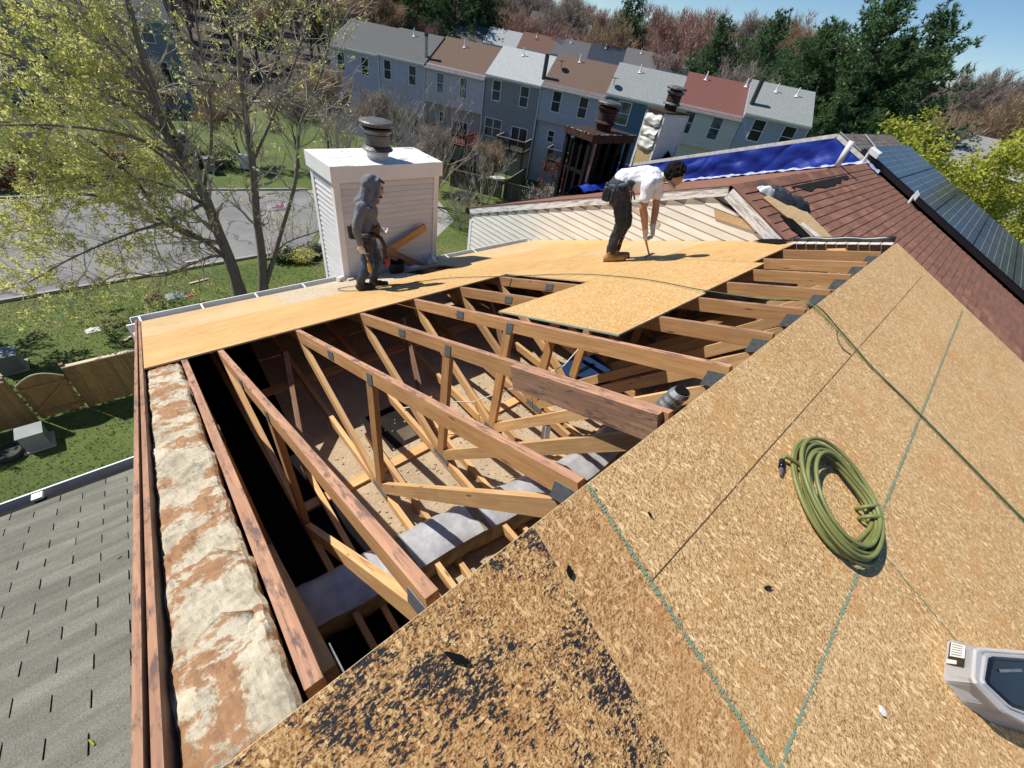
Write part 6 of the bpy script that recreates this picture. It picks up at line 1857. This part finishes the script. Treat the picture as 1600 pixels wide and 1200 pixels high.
# child's bicycle on the asphalt
bk = root('bicycle', (8.3, 32.0, G), 'pink child\'s bicycle lying on the far edge of the asphalt', 'bicycle')
pk = basic('pink_paint', (.55, .12, .22), (.5, .1, .2), 4, .4)
def ringm(c, r, t, n=20, tilt=V(0, 0, 1)):
    return [c + V(math.cos(a) * r, math.sin(a) * r * .55, abs(math.sin(a)) * r * .8) for a in np.linspace(0, 2 * math.pi, n)]
for dx in (-.55, .55):
    m2 = MB(); m2.tube(ringm(V(8.3 + dx, 32.0, G + .06), .30, .03), .03, 6, cap=False); m2.build('wheel', M['white'], bk, smooth=True)
m2 = MB(); zc = G + .18
for a, b in (((-.55, 0), (-.1, .25)), ((-.1, .25), (.4, .2)), ((.4, .2), (.55, 0)), ((-.1, .25), (.05, 0)), ((.05, 0), (.4, .2)), ((-.55, 0), (.05, 0)), ((.4, .2), (.32, .42))):
    m2.tube([(8.3 + a[0], 32 + a[1], zc), (8.3 + b[0], 32 + b[1], zc)], .028, 6)
m2.build('frame', pk, bk); m2 = MB(); m2.tube([(8.15, 32.35, zc + .05), (8.25, 32.28, zc + .05)], .05, 8); m2.build('saddle', pk, bk); m2 = MB(); m2.tube([(8.48, 32.45, zc - .1), (8.62, 32.42, zc + .12), (8.72, 32.38, zc + .3)], .022, 6); m2.build('handlebar', M['rubber'], bk)
# ------------------------------------------------------------------ trees
TR = random.Random(17)
def rvec(r=TR):
    while True:
        v = V(r.uniform(-1, 1), r.uniform(-1, 1), r.uniform(-1, 1))
        if .05 < v.length < 1: return v.normalized()


class Tree:
    def __init__(s, seed): s.r = random.Random(seed); s.tr = MB(); s.br = MB(); s.tips = []

    def grow(s, p, d, L, r, depth, up=.12, bend=.25, nseg=4, kids=(2, 4), spread=.75, ratio=.62, sides=4, minr=.006):
        pts = [p]; q = p.copy(); dd = d.normalized()
        for k in range(nseg):
            dd = (dd + rvec(s.r) * bend + V(0, 0, up)).normalized(); q = q + dd * (L / nseg); pts.append(q.copy())
        rs = [max(minr, r * (1 - .55 * k / nseg)) for k in range(nseg + 1)]
        s.br.tube(pts, rs, sides if depth > 1 else 3, cap=False)
        if depth <= 0:
            s.tips.append((pts[-1], dd)); s.tips.append((pts[-2], dd)); return
        n = s.r.randint(*kids)
        for k in range(n):
            t = s.r.uniform(.35, 1.0); i = min(nseg - 1, int(t * nseg)); a = pts[i].lerp(pts[i + 1], t * nseg - i)
            side = rvec(s.r); side = (side - dd * side.dot(dd))
            if side.length < .05: continue
            s.grow(a, (dd + side.normalized() * spread).normalized(), L * ratio * s.r.uniform(.7, 1.15), max(minr, rs[i] * .6), depth - 1, up, bend, max(2, nseg - 1), kids, spread, ratio, sides, minr)
        s.grow(pts[-1], dd, L * ratio, rs[-1] * .85, depth - 1, up, bend, max(2, nseg - 1), kids, spread, ratio, sides, minr)


def leaf_mesh(mb, p, n, rad, size, r, droop=0.0):
    for k in range(n):
        c = p + rvec(r) * rad * r.uniform(.1, 1) - V(0, 0, droop * r.random())
        a = rvec(r); b = rvec(r); b = (b - a * a.dot(b))
        if b.length < .1: continue
        b.normalize(); sz = size * r.uniform(.6, 1.3)
        mb.poly([c - a * sz, c + b * sz * .45, c + a * sz, c - b * sz * .45])


# the big tree behind the house: limbs placed, twigs grown
LIMB = {
 't1': [(2.62, 21.35, -11.25), (2.65, 21.35, -9.34), (2.61, 21.36, -7.70), (2.46, 21.38, -5.99), (2.08, 21.44, -4.89), (1.92, 21.47, -3.89), (1.96, 21.46, -2.47), (2.00, 21.46, -1.04), (2.09, 21.44, -.07), (2.2, 21.4, 1.6), (2.1, 21.2, 3.4)],
 't2': [(3.54, 21.20, -11.41), (3.97, 21.13, -9.00), (4.20, 21.09, -7.16), (4.41, 21.06, -4.99), (4.56, 21.03, -3.10), (4.85, 20.98, -1.43), (5.41, 20.89, .10), (5.92, 20.80, 1.50), (6.3, 20.7, 3.2)],
 't3': [(3.78, 21.16, -10.60), (5.05, 20.95, -7.81), (6.00, 20.79, -5.51), (6.61, 20.69, -3.45), (7.64, 20.52, -1.56), (8.35, 20.40, .15), (8.9, 20.3, 1.6)],
 't4': [(2.25, 21.42, -5.37), (2.15, 21.43, -3.66), (1.66, 21.51, -2.31), (.97, 21.63, -1.01), (.62, 21.69, .4), (.2, 21.7, 1.9)],
 'la': [(2.57, 21.36, -8.23), (1.54, 21.53, -7.85), (.51, 21.71, -6.96), (-.77, 21.92, -6.16), (-1.78, 22.09, -6.02), (-3.10, 22.31, -6.77)],
 'lb': [(2.60, 21.36, -9.0), (1.76, 21.50, -7.87), (.98, 21.63, -7.12), (.42, 21.72, -5.71), (.08, 21.78, -4.80), (-.52, 21.88, -4.09), (-1.53, 22.05, -3.84), (-2.36, 22.18, -3.70), (-3.12, 22.31, -3.57)],
 'lc': [(2.60, 21.40, -8.95), (2.09, 21.44, -8.80), (1.16, 21.60, -9.16), (-.06, 21.80, -9.42), (-1.32, 22.01, -9.31), (-2.79, 22.26, -9.99)],
 'le': [(4.41, 21.06, -4.99), (6.08, 20.78, -2.34), (7.11, 20.61, -.40), (7.80, 20.49, 1.17)],
 'lf': [(3.95, 21.13, -9.25), (4.4, 21.05, -9.1), (5.21, 20.92, -8.46), (6.77, 20.66, -7.77), (8.06, 20.45, -7.20)],
 'lg': [(2.55, 21.36, -6.66), (1.31, 21.57, -5.72), (.07, 21.78, -5.36), (-1.22, 21.99, -5.47), (-2.62, 22.23, -5.67)],
 'lh': [(1.92, 21.47, -3.89), (.92, 21.64, -2.93), (-.14, 21.81, -2.30), (-1.14, 21.98, -1.91), (-2.4, 22, -1.6)],
 'li': [(1.96, 21.46, -2.47), (1.45, 21.55, -1.45), (.68, 21.68, -.59), (-.1, 21.7, .3)],
 'lj': [(2.46, 21.38, -5.99), (3.25, 21.25, -4.06), (3.61, 21.19, -2.33), (3.74, 21.17, -.82), (3.99, 21.13, .70), (4.2, 21, 2.2)],
 'lk': [(4.56, 21.03, -3.10), (6.05, 20.78, -1.30), (6.79, 20.66, .30), (7.3, 20.6, 1.6)],
 'lm': [(2.3, 21.4, -5.6), (1.2, 22.3, -4.4), (.1, 23.2, -3.6), (-1.6, 24, -2.9), (-3.2, 24.6, -2.4)],
 'ln': [(2.1, 21.4, -4.9), (1.0, 20.2, -3.8), (-.4, 19.2, -3.2), (-2.0, 18.6, -3.0), (-3.4, 18.2, -3.1)],
 'lo': [(1.95, 21.4, -3.0), (.8, 22.5, -1.6), (-.6, 23.2, -.6), (-2.4, 23.8, .2)],
 'lp': [(2.5, 21.4, -6.4), (1.0, 20.4, -6.6), (-.6, 19.8, -6.7), (-2.2, 19.5, -7.2), (-3.6, 19.4, -7.8)],
}
bt = root('maple_tree', (3.0, 21.3, G), 'big spreading tree with two dark trunks just breaking into yellow green leaf', 'tree')
big = Tree(5)
for k, pts in LIMB.items():
    sp = []
    dep = 0
    jr = random.Random(hash(k) % 97 if False else sum(map(ord, k)))
    sp_pts = [V(*p) for p in pts]
    for i in range(2, len(sp_pts)): sp_pts[i] = sp_pts[i] + V(jr.uniform(-.05, .05), jr.uniform(-.35, .35) * min(1, i / 3), jr.uniform(-.05, .05))
    sp = spline(sp_pts, 5); n = len(sp)
    r_0 = {'t1': .30, 't2': .235, 't3': .13, 't4': .10, 'la': .115, 'lb': .10, 'lc': .085}.get(k, .075)
    r_1 = {'t1': .045, 't2': .05}.get(k, .02)
    rs = [r_0 + (r_1 - r_0) * (i / (n - 1)) ** .7 for i in range(n)]
    if k in ('t1', 't2'): rs[0] *= 1.35; rs[1] *= 1.2; rs[2] *= 1.1
    big.tr.tube(sp, rs, 9 if k[0] == 't' else 7)
    # twigs
    for i in range(3 if k[0] == 'l' else 9, n):
        left = sp[i].x < 2.0
        for _ in range(2 if jr.random() < .55 else 1):
            t = (sp[min(i + 1, n - 1)] - sp[max(i - 1, 0)]).normalized()
            side = rvec(jr); side = (side - t * side.dot(t)).normalized()
            L = jr.uniform(.7, 1.7) * (1.0 if i < n - 3 else .8)
            big.grow(sp[i], (t * .6 + side * .8).normalized(), L, max(.012, rs[i] * .42), 2, up=.07, bend=.33, nseg=4, kids=(1, 3), spread=.78, ratio=.66, sides=4, minr=.008)
big.tr.build('trunk', M['bark'], bt, smooth=True)
big.br.build('branches', M['twig'], bt)
lv = MB(); lr = random.Random(31)
for (p, d) in big.tips:
    x = p.x; pr_ = .80 if x < .2 else (.55 if x < 2.2 else (.30 if x < 4.5 else .25))
    if p.z > -1: pr_ = min(1, pr_ + .15)
    if p.z < -8: pr_ *= .55
    if lr.random() < pr_: leaf_mesh(lv, p, lr.randint(7, 13) if x < 1.5 else lr.randint(3, 7), .15, .060, lr, .13)
lv.build('foliage', M['leaf_spring'], bt)['kind'] = 'stuff'

# ---- generic trees, built once each and copied
def bare_variant(seed, mat, h=12.0, w=4.2, n=14000):
    t = Tree(seed); r = t.r
    trunk = [V(0, 0, 0), V(r.uniform(-.1, .1), r.uniform(-.1, .1), h * .2), V(r.uniform(-.3, .3), r.uniform(-.3, .3), h * .45)]
    t.tr.tube(trunk, [.24, .19, .13], 6)
    for k in range(7):
        a = k * 2.4; st_ = trunk[1].lerp(trunk[2], r.random())
        t.grow(st_, V(math.cos(a) * .6, math.sin(a) * .6, 1.0), h * .30, .09, 3, up=.14, bend=.2, nseg=3, kids=(2, 3), spread=.75, ratio=.70, sides=3, minr=.018)
    fm = MB()
    for (p, d) in t.tips:
        for k in range(max(1, int(n / len(t.tips)))):
            a = p + rvec(r) * .75 * r.random(); v = (d + rvec(r) * .8 + V(0, 0, .35)).normalized(); L = r.uniform(.3, .9)
            sd = rvec(r); sd = (sd - v * sd.dot(v)).normalized() * r.uniform(.018, .05)
            fm.poly([a - sd, a + sd, a + v * L])
    return t, fm, mat


def pine_variant(seed, h=18.0, w=4.4):
    r = random.Random(seed); tm = MB(); fm = MB()
    bend = [V(0, 0, 0), V(r.uniform(-.2, .2), r.uniform(-.2, .2), h * .5), V(r.uniform(-.5, .5), r.uniform(-.5, .5), h)]
    tm.tube(bend, [.30, .18, .03], 7)
    nw = 40
    for k in range(nw):
        t = .10 + .89 * (k / nw) ** .9
        c = bend[0].lerp(bend[1], t * 2) if t < .5 else bend[1].lerp(bend[2], t * 2 - 1)
        Lm = w * (min(1, (1 - t) * 1.7 + .10)) * (.7 + .3 * min(1, t * 4)) * (1 + .35 * mnoise.noise((t * 6, seed, 0)))
        for j in range(r.randint(5, 7)):
            a = r.uniform(0, 6.28); L = Lm * r.uniform(.55, 1.18)
            d = V(math.cos(a), math.sin(a), r.uniform(-.05, .30) + .35 * t)
            tip = c + d * L
            tm.tube([c, c + d * L * .5 - V(0, 0, .03 * L), tip + V(0, 0, .10 * L)], [.045, .03, .01], 3, cap=False)
            nt = max(5, int(L * 6))
            for q in range(nt):
                s = .22 + .80 * (q + r.random()) / nt
                p = c + d * L * s + V(0, 0, .10 * L * s * s) + rvec(r) * .34
                for m in range(8):
                    v = (d * .55 + rvec(r) * .8 + V(0, 0, .35)).normalized(); l = r.uniform(.22, .5)
                    sd = rvec(r); sd = (sd - v * sd.dot(v)).normalized() * r.uniform(.035, .075)
                    fm.poly([p - sd, p + sd, p + v * l])
    return tm, fm


def blob_variant(seed, h, w, n, size, stretch=1.0, twig=True):
    """leafy crown made of clumps round grown limbs"""
    t = Tree(seed); r = t.r
    t.tr.tube([V(0, 0, 0), V(.1, 0, h * .22), V(r.uniform(-.3, .3), 0, h * .42)], [.24, .19, .13], 7)
    for k in range(8):
        a = k * 2.4 + r.random()
        t.grow(V(0, 0, h * r.uniform(.15, .42)), V(math.cos(a), math.sin(a), r.uniform(.25, 1.1)), h * .30 * w, .09, 3, up=.08, bend=.24, nseg=3, kids=(2, 3), spread=.75, ratio=.66, sides=3, minr=.014)
    fm = MB()
    for (p, d) in t.tips: leaf_mesh(fm, p, max(2, int(n / len(t.tips))), .55, size, r, .12)
    return t, fm


def make_tree(name, trunk, fol, mats, loc, lab, cat='tree', group=None, scale=1.0, rz=0.0, branches=None, zs=1.0):
    r = root(name, (0, 0, 0), lab, cat, group)
    trunk.build('trunk', mats[0], r, local=True)
    if branches is not None: branches.build('branches', mats[2] if len(mats) > 2 else mats[0], r, local=True)
    f = fol.build('crown', mats[1], r, local=True); f['kind'] = 'stuff'
    r.location = loc; r.rotation_euler = (0, 0, rz); r.scale = (scale, scale, scale * zs)
    return r


def put(src, loc, lab, scale=1.0, rz=None, zs=1.0, group=None):
    c = dupe(src); c.location = loc; c.rotation_euler = (0, 0, TR.uniform(0, 6.28) if rz is None else rz); c.scale = (scale, scale, scale * zs)
    c['label'] = lab
    if group: c['group'] = group
    elif 'group' in c: del c['group']
    return c


def gzl(x, y): return gz(x, y) - .15


# pines
t, fm = blob_variant(41, 11, 1.0, 9000, .15)
EVP = make_tree('leafing_tree', t.tr, fm, [M['bark'], M['leaf_green']], (60.5, 3.0, gzl(60, 3)), 'grey green tree behind the dark brown roof at far right', branches=t.br, scale=.95)
pv1 = pine_variant(3, 18, 6.2); pv2 = pine_variant(9, 18, 4.6)
P1 = make_tree('pine_tree', pv1[0], pv1[1], [M['bark'], M['leaf_pine']], (60.0, 15.0, gzl(60, 15)), 'tallest pine of the dark group at the right, reaching out of frame', rz=.4, scale=1.16)
P2 = make_tree('pine_tree', pv2[0], pv2[1], [M['bark'], M['leaf_pine']], (66, 34, gzl(66, 34)), 'slim pine left of the taller one above the end row house', rz=1.0, scale=.98)
put(P1, (58.0, 18.6, gzl(58, 18)), 'bushy pine at the left edge of the dark pine group', .98)
put(P1, (63.5, 13.2, gzl(63, 13)), 'full pine filling the middle of the dark pine group', 1.0)
put(P1, (57.0, 10.6, gzl(57, 10)), 'low spreading pine under the right side of the dark pine group', .66)
put(EVP, (-9.0, 21.6, G), 'leafing tree at the left frame edge above the fence', .72)
put(P1, (61.5, 11.0, gzl(61, 11)), 'broad pine leaning over the right part of the dark group', 1.10)
put(P1, (56.5, 14.2, gzl(57, 14)), 'low full pine in front of the dark group', .72)
put(P2, (58.5, 7.6, gzl(60, 7)), 'lower pine beside the grey roofed house at far right', .62)
put(P1, (68.5, 28.3, gzl(68, 28)), 'tall dense pine above the black flue of the end row house', 1.05)
put(P2, (88, 64.5, gzl(88, 64)), 'lone pointed pine standing against the sky above the far row', 1.12)
put(P2, (64.5, 31.5, gzl(64, 31)), 'shorter pine between the two behind the end row house', .70)
for k, (u, v, s) in enumerate(((52, 84, 1.05), (57, 80, 1.2), (62, 78, 1.1), (47, 88, 1.0))):
    put(P1 if k % 2 else P2, (u, v, gzl(u, v)), ['leftmost', 'tallest', 'rightmost', 'farthest left'][k] + ' of the dark evergreens behind the lavender row house', s)
# bare trees of the wood
kinds = [('bud_red', 21), ('bud_brown', 22), ('bud_grey', 23), ('bud_red', 24), ('bud_brown', 25)]
BT = []
for k, (mt, sd) in enumerate(kinds):
    t, fm, _ = bare_variant(sd, mt)
    BT.append((t, fm, mt))
protos_b = []
spots = [(81.5, 47.3, 0, 1.42, 'reddish budding tree standing highest right of the lone pine'), (74, 58.5, 1, 1.12, 'tan leafless tree right of the brick house'), (80, 75, 2, 1.32, 'grey leafless tree behind the brick house'),
         (62.5, 26, 2, 1.05, 'grey brown leafless tree between the pines and the end row house'), (58.5, 22.5, 4, .86, 'low tan leafless tree behind the roof of the end row house')]
for (x, y, k, s, lab) in spots:
    t, fm, mt = BT[k]
    protos_b.append(make_tree('bare_tree', t.tr, fm, [M['bark_grey'], M[mt], M['bark_grey']], (x, y, gzl(x, y)), lab, branches=t.br, rz=TR.uniform(0, 6), scale=s))
t, fm, mt = BT[3]
protos_b[3:3] = []
def pol(az, d): return (CAM_C.x + d * math.cos(math.radians(az)), CAM_C.y + d * math.sin(math.radians(az)))
fill = []
names_b = ['reddish', 'tan', 'grey', 'grey', 'tan']
grp = {0: ('reddish budding trees in the wood on the skyline', 'reddish budding tree in the wood on the skyline'), 1: ('tan leafless trees in the wood on the skyline', 'tan leafless tree in the wood on the skyline'), 2: ('grey leafless trees in the wood on the skyline', 'grey leafless tree in the wood on the skyline')}
km = {0: 0, 1: 1, 2: 2}
az = -14.0
while az < 112:
    for d0 in (92, 118, 150):
        d = d0 + TR.uniform(-10, 12); a = az + TR.uniform(-1.4, 1.4)
        if d0 == 92 and 24 < a < 62: d += 12
        x, y = pol(a, d); kk = TR.choice((0, 0, 1, 1, 2, 2, 2)) if a > 16 else TR.choice((1, 2, 2))
        put(protos_b[kk], (x, y, gzl(x, y)), grp[kk][1], TR.uniform(.80, 1.08) * (1.0 if d0 < 150 else 1.5), group=grp[kk][0])
    az += 2.3
for (x, y, s, k, lab) in ((9, 43, .42, 1, 'low tan thicket behind the trunks across the lot'), (13, 41, .48, 2, 'grey brown thicket left of the chimney across the lawn'), (17, 44, .55, 1, 'tan twiggy thicket behind the chimney cap'), (20, 39, .5, 2, 'grey twiggy thicket behind the flue lid'), (4, 46, .5, 2, 'grey thicket between the parked cars'), (-7, 44, .5, 1, 'tan thicket at the far left across the lot'), (22, 33.5, .40, 2, 'grey bushy thicket in front of the red deck stair'), (25.5, 30.5, .36, 1, 'tan bushy thicket beside the small fenced yard')):
    put(protos_b[k], (x, y, G), lab, s)
# greener trees mixed in
EV = EVP
for (x, y, s, lab) in ((66.0, -2.0, 1.15, 'tall grey green tree standing behind the far right houses'), (72.0, -9.0, 1.2, 'broad grey green tree at the far right edge of the frame'), (64, 6.5, 1.0, 'grey green tree rising right of the dark pine group'), (36, 80, 1.0, 'green leafing tree behind the left end of the row houses'), (24, 84, 1.1, 'green leafing tree seen high through the big tree'), (70, 92, .9, 'small green tree left of the brick house'), (72, 8, .8, 'olive tree on the skyline at the right edge')):
    put(EV, (x, y, gzl(x, y)), lab, s)
# lime green trees right of the panels
t, fm = blob_variant(43, 10.5, 1.45, 80000, .085)
LM = make_tree('lime_tree', t.tr, fm, [M['bark'], M['leaf_lime']], (33.5, -1.2, G), 'lime green leafing tree right beyond the solar panels', branches=t.br, scale=1.12, rz=.6)
put(LM, (27.5, -6.5, G), 'second lime green tree, lower down at the right edge', .85, 2.0)
put(LM, (40.5, 2.0, G), 'small lime green tree behind the top corner of the solar panels', .78, 4.0)
put(LM, (33.0, -5.8, G), 'third lime green tree filling the gap at the right edge', 1.05, 3.1)
# white blossom and dark red leaf below the pines
mb = MB(); lr = random.Random(5)
t, fm = blob_variant(47, 6, 1.0, 2500, .16)
make_tree('blossom_tree', t.tr, fm, [M['bark'], M['whitecloth']], (52.0, 14.2, -9.5), 'white blossoming tree under the pines', branches=t.br, scale=.85)
t, fm = blob_variant(48, 6, 1.0, 2600, .18)
make_tree('plum_tree', t.tr, fm, [M['bark'], basic('plum_leaf', (.07, .022, .026), (.035, .012, .016), 3, .7)], (53.5, 9.5, -9.3), 'dark plum leaved tree left of the grey roofed house', branches=t.br, scale=1.0)
# bare trees and shrubs in the gardens
def garden_tree(seed, loc, h, lab, n0, spread, name='bare_tree', fol=None, r0=.09, stems=5, grp=None):
    t = Tree(seed); r = t.r
    for k in range(stems):
        a = k * 6.28 / stems + r.uniform(-.4, .4)
        t.grow(V(r.uniform(-.15, .15), r.uniform(-.15, .15), 0), V(math.cos(a) * spread, math.sin(a) * spread, 1), h * .42, r0, 4, up=.10, bend=.16, nseg=4, kids=(1, 3), spread=.55, ratio=.64, sides=4, minr=.010)
    r_ = root(name, (0, 0, 0), lab, 'tree' if h > 3 else 'shrub', grp)
    t.tr.tube([V(0, 0, -.1), V(0, 0, .25), V(.05, 0, .5)], [r0 * 1.8, r0 * 1.5, r0], 7); t.tr.build('trunk', M['bark_grey'], r_, local=True)
    t.br.build('branches', M['twig'] if fol is None else M['bark_grey'], r_, local=True)
    if fol:
        fm = MB()
        for (p, d) in t.tips: leaf_mesh(fm, p, fol[1], fol[2], fol[3], r)
        f = fm.build('foliage', M[fol[0]], r_, local=True); f['kind'] = 'stuff'
    r_.location = loc; return r_
garden_tree(61, (19.6, 29.6, G), 9.2, 'tall bare multi stemmed tree in front of the red deck', 0, .26)
garden_tree(62, (16.6, 30.0, G), 8.0, 'bare tree with upright stems left of the red deck', 0, .22)
garden_tree(63, (22.0, 26.0, G), 5.6, 'bare branchy tree leaning over the small fenced yard', 0, .55)
garden_tree(64, (18.6, 24.6, G), 3.2, 'leafless shrub beside the corner of the cream gable', 0, .5, 'bare_shrub', None, .03, 7)
garden_tree(65, (13.5, 32.5, G), 6.5, 'twiggy bare tree behind the chimney, left of the tall one', 0, .4)
garden_tree(66, (15.0, 36.5, G), 7.0, 'bare tree at the end of the parking lot', 0, .35)
garden_tree(67, (29.5, 24.6, G), 4.6, 'red leaved shrub tree in front of the blue grey house', 0, .5, 'red_shrub', ('leaf_red', 7, .30, .10), .05, 5)
garden_tree(68, (25.8, 23.3, G), 3.4, 'dark bare bush with a few white flowers below the red shrub', 0, .6, 'bare_shrub', ('whitecloth', 1, .10, .04), .04, 7)
rh2_ = random.Random(77)
for k, (x, y, s, mt, lab) in enumerate(((-7.5, 39.6, 1.5, 'leaf_red', 'rust red hedge shrub across the parking lot'), (-4.5, 39.8, 1.3, 'leaf_red', 'dark red shrub behind the big tree across the lot'), (-1.2, 40.2, 1.2, 'leaf_ever', 'dark green shrub across the lot behind the trunks'), (3.4, 41.5, 1.3, 'leaf_spring', 'yellow green shrub across the lot'), (7.0, 42.0, 1.2, 'leaf_ever', 'low green shrub right of the yellow one across the lot'), (5.9, 24.3, .55, 'leaf_ever', 'low green hedge clump below the gutter by the trunks'), (7.4, 24.4, .5, 'leaf_ever', 'low green hedge clump left of the chimney foot'), (6.7, 23.9, .5, 'leaf_spring', 'small leafy clump between the hedge clumps'))):
    fm = MB(); tm = MB(); tm.tube([(0, 0, 0), (0, 0, s * .6)], [.06, .03], 5)
    for q in range(900 if s > 1 else 500):
        v = rvec(rh2_); p = V(v.x * s * 1.5, v.y * s, s * .75 + v.z * s * .75) * (.55 + .45 * rh2_.random())
        leaf_mesh(fm, p, 2, .15, .09, rh2_)
    make_tree('shrub', tm, fm, [M['bark'], M[mt]], (x, y, G), lab, 'shrub')
# parked cars and bins beyond the lot, glimpsed through the branches
def car(loc, rz, paint, lab):
    r = root('parked_car', (0, 0, 0), lab, 'car', 'cars parked across the lot')
    L, W_, = 4.4, 1.75
    secs = [(-2.2, .45, .75, .70), (-2.1, .35, .95, .80), (-1.4, .30, 1.0, .86), (-.9, .28, 1.02, .87), (.7, .28, 1.0, .87), (1.5, .30, .95, .86), (2.1, .35, .85, .80), (2.2, .45, .70, .70)]
    m2 = MB(); loops = []
    for (x, z0, z1, hw) in secs: loops.append([V(x, -hw, z0 + .1), V(x, -hw * .96, z0), V(x, hw * .96, z0), V(x, hw, z0 + .1), V(x, hw, z1 - .12), V(x, hw * .9, z1), V(x, -hw * .9, z1), V(x, -hw, z1 - .12)])
    for Lp in loops: m2.v += [tuple(p) for p in Lp]
    for k in range(len(loops) - 1):
        for j in range(8): m2.f.append((k * 8 + j, k * 8 + (j + 1) % 8, (k + 1) * 8 + (j + 1) % 8, (k + 1) * 8 + j)); m2.m.append(0)
    m2.f.append(tuple(range(7, -1, -1))); m2.f.append(tuple(range((len(loops) - 1) * 8, len(loops) * 8))); m2.m += [0, 0]
    m2.build('body', paint, r, local=True)
    m2 = MB(); m2.prism([(-1.5, -.78, .98), (1.25, -.78, .98), (.55, -.66, 1.42), (-1.0, -.66, 1.42)], (0, 0, 0.0001)); 
    m2 = MB(); b0 = [V(-1.55, -.78, .97), V(1.3, -.78, .97), V(1.3, .78, .97), V(-1.55, .78, .97)]; b1_ = [V(-1.0, -.62, 1.42), V(.5, -.62, 1.42), V(.5, .62, 1.42), V(-1.0, .62, 1.42)]
    for j in range(4): m2.poly([b0[j], b0[(j + 1) % 4], b1_[(j + 1) % 4], b1_[j]])
    m2.build('window', M['glass'], r, local=True)
    m2 = MB(); m2.obox((-1.02, -.64, 1.42), (1.54, 0, 0), (0, 1.28, 0), (0, 0, .03)); m2.build('roof', paint, r, local=True)
    for sx in (-1.35, 1.35):
        for sy in (-.80, .80):
            m2 = MB(); m2.tube([(sx, sy - .1, .32), (sx, sy + .1, .32)], .32, 14); w_ = m2.build('wheel', M['rubber'], r, local=True)
            m2 = MB(); m2.tube([(sx, sy - .105, .32), (sx, sy + .105, .32)], .19, 10); m2.build('rim', M['silver'], w_, local=True)
    for sy in (-.6, .6):
        m2 = MB(); m2.box(2.13, 2.2, sy - .16, sy + .16, .62, .74); m2.build('headlight', M['white'], r, local=True)
    r.location = loc; r.rotation_euler = (0, 0, rz); return r
car((1.6, 45.0, G), 1.5, basic('paint_dark_red', (.12, .015, .015), (.10, .012, .012), 3, .3), 'dark red car parked beyond the lawn, glimpsed between the trunks')
car((5.5, 47.0, G), 1.5, basic('paint_silver', (.45, .46, .47), (.4, .41, .42), 3, .3), 'silver car parked beyond the lawn, glimpsed through twigs')
car((-3.2, 46.0, G), 1.5, basic('paint_black', (.02, .02, .022), (.025, .025, .028), 3, .3), 'black car parked beyond the lawn behind the left limbs')
for (x, y, mt, lab) in ((6.3, 41.0, 'utility', 'pale wheeled bin standing on the lawn behind the trunks'), (8.9, 41.4, 'white', 'white lidded box on the lawn right of the trunks')):
    r = root('wheeled_bin', (x, y, G), lab, 'bin')
    m2 = MB(); m2.prism([(x - .28, y - .3, G + .08), (x + .28, y - .3, G + .08), (x + .34, y - .36, G + 1.0), (x - .34, y - .36, G + 1.0)], (0, .66, 0)); m2.build('body', M[mt], r)
    m2 = MB(); m2.prism([(x - .38, y - .42, G + 1.0), (x + .38, y - .42, G + 1.0), (x + .34, y - .40, G + 1.08), (x - .34, y - .40, G + 1.08)], (0, .8, 0)); m2.build('lid', M[mt], r)
    for s in (-.22, .22):
        m2 = MB(); m2.tube([(x + s - .04, y + .34, G + .1), (x + s + .04, y + .34, G + .1)], .1, 10); m2.build('wheel', M['rubber'], r)
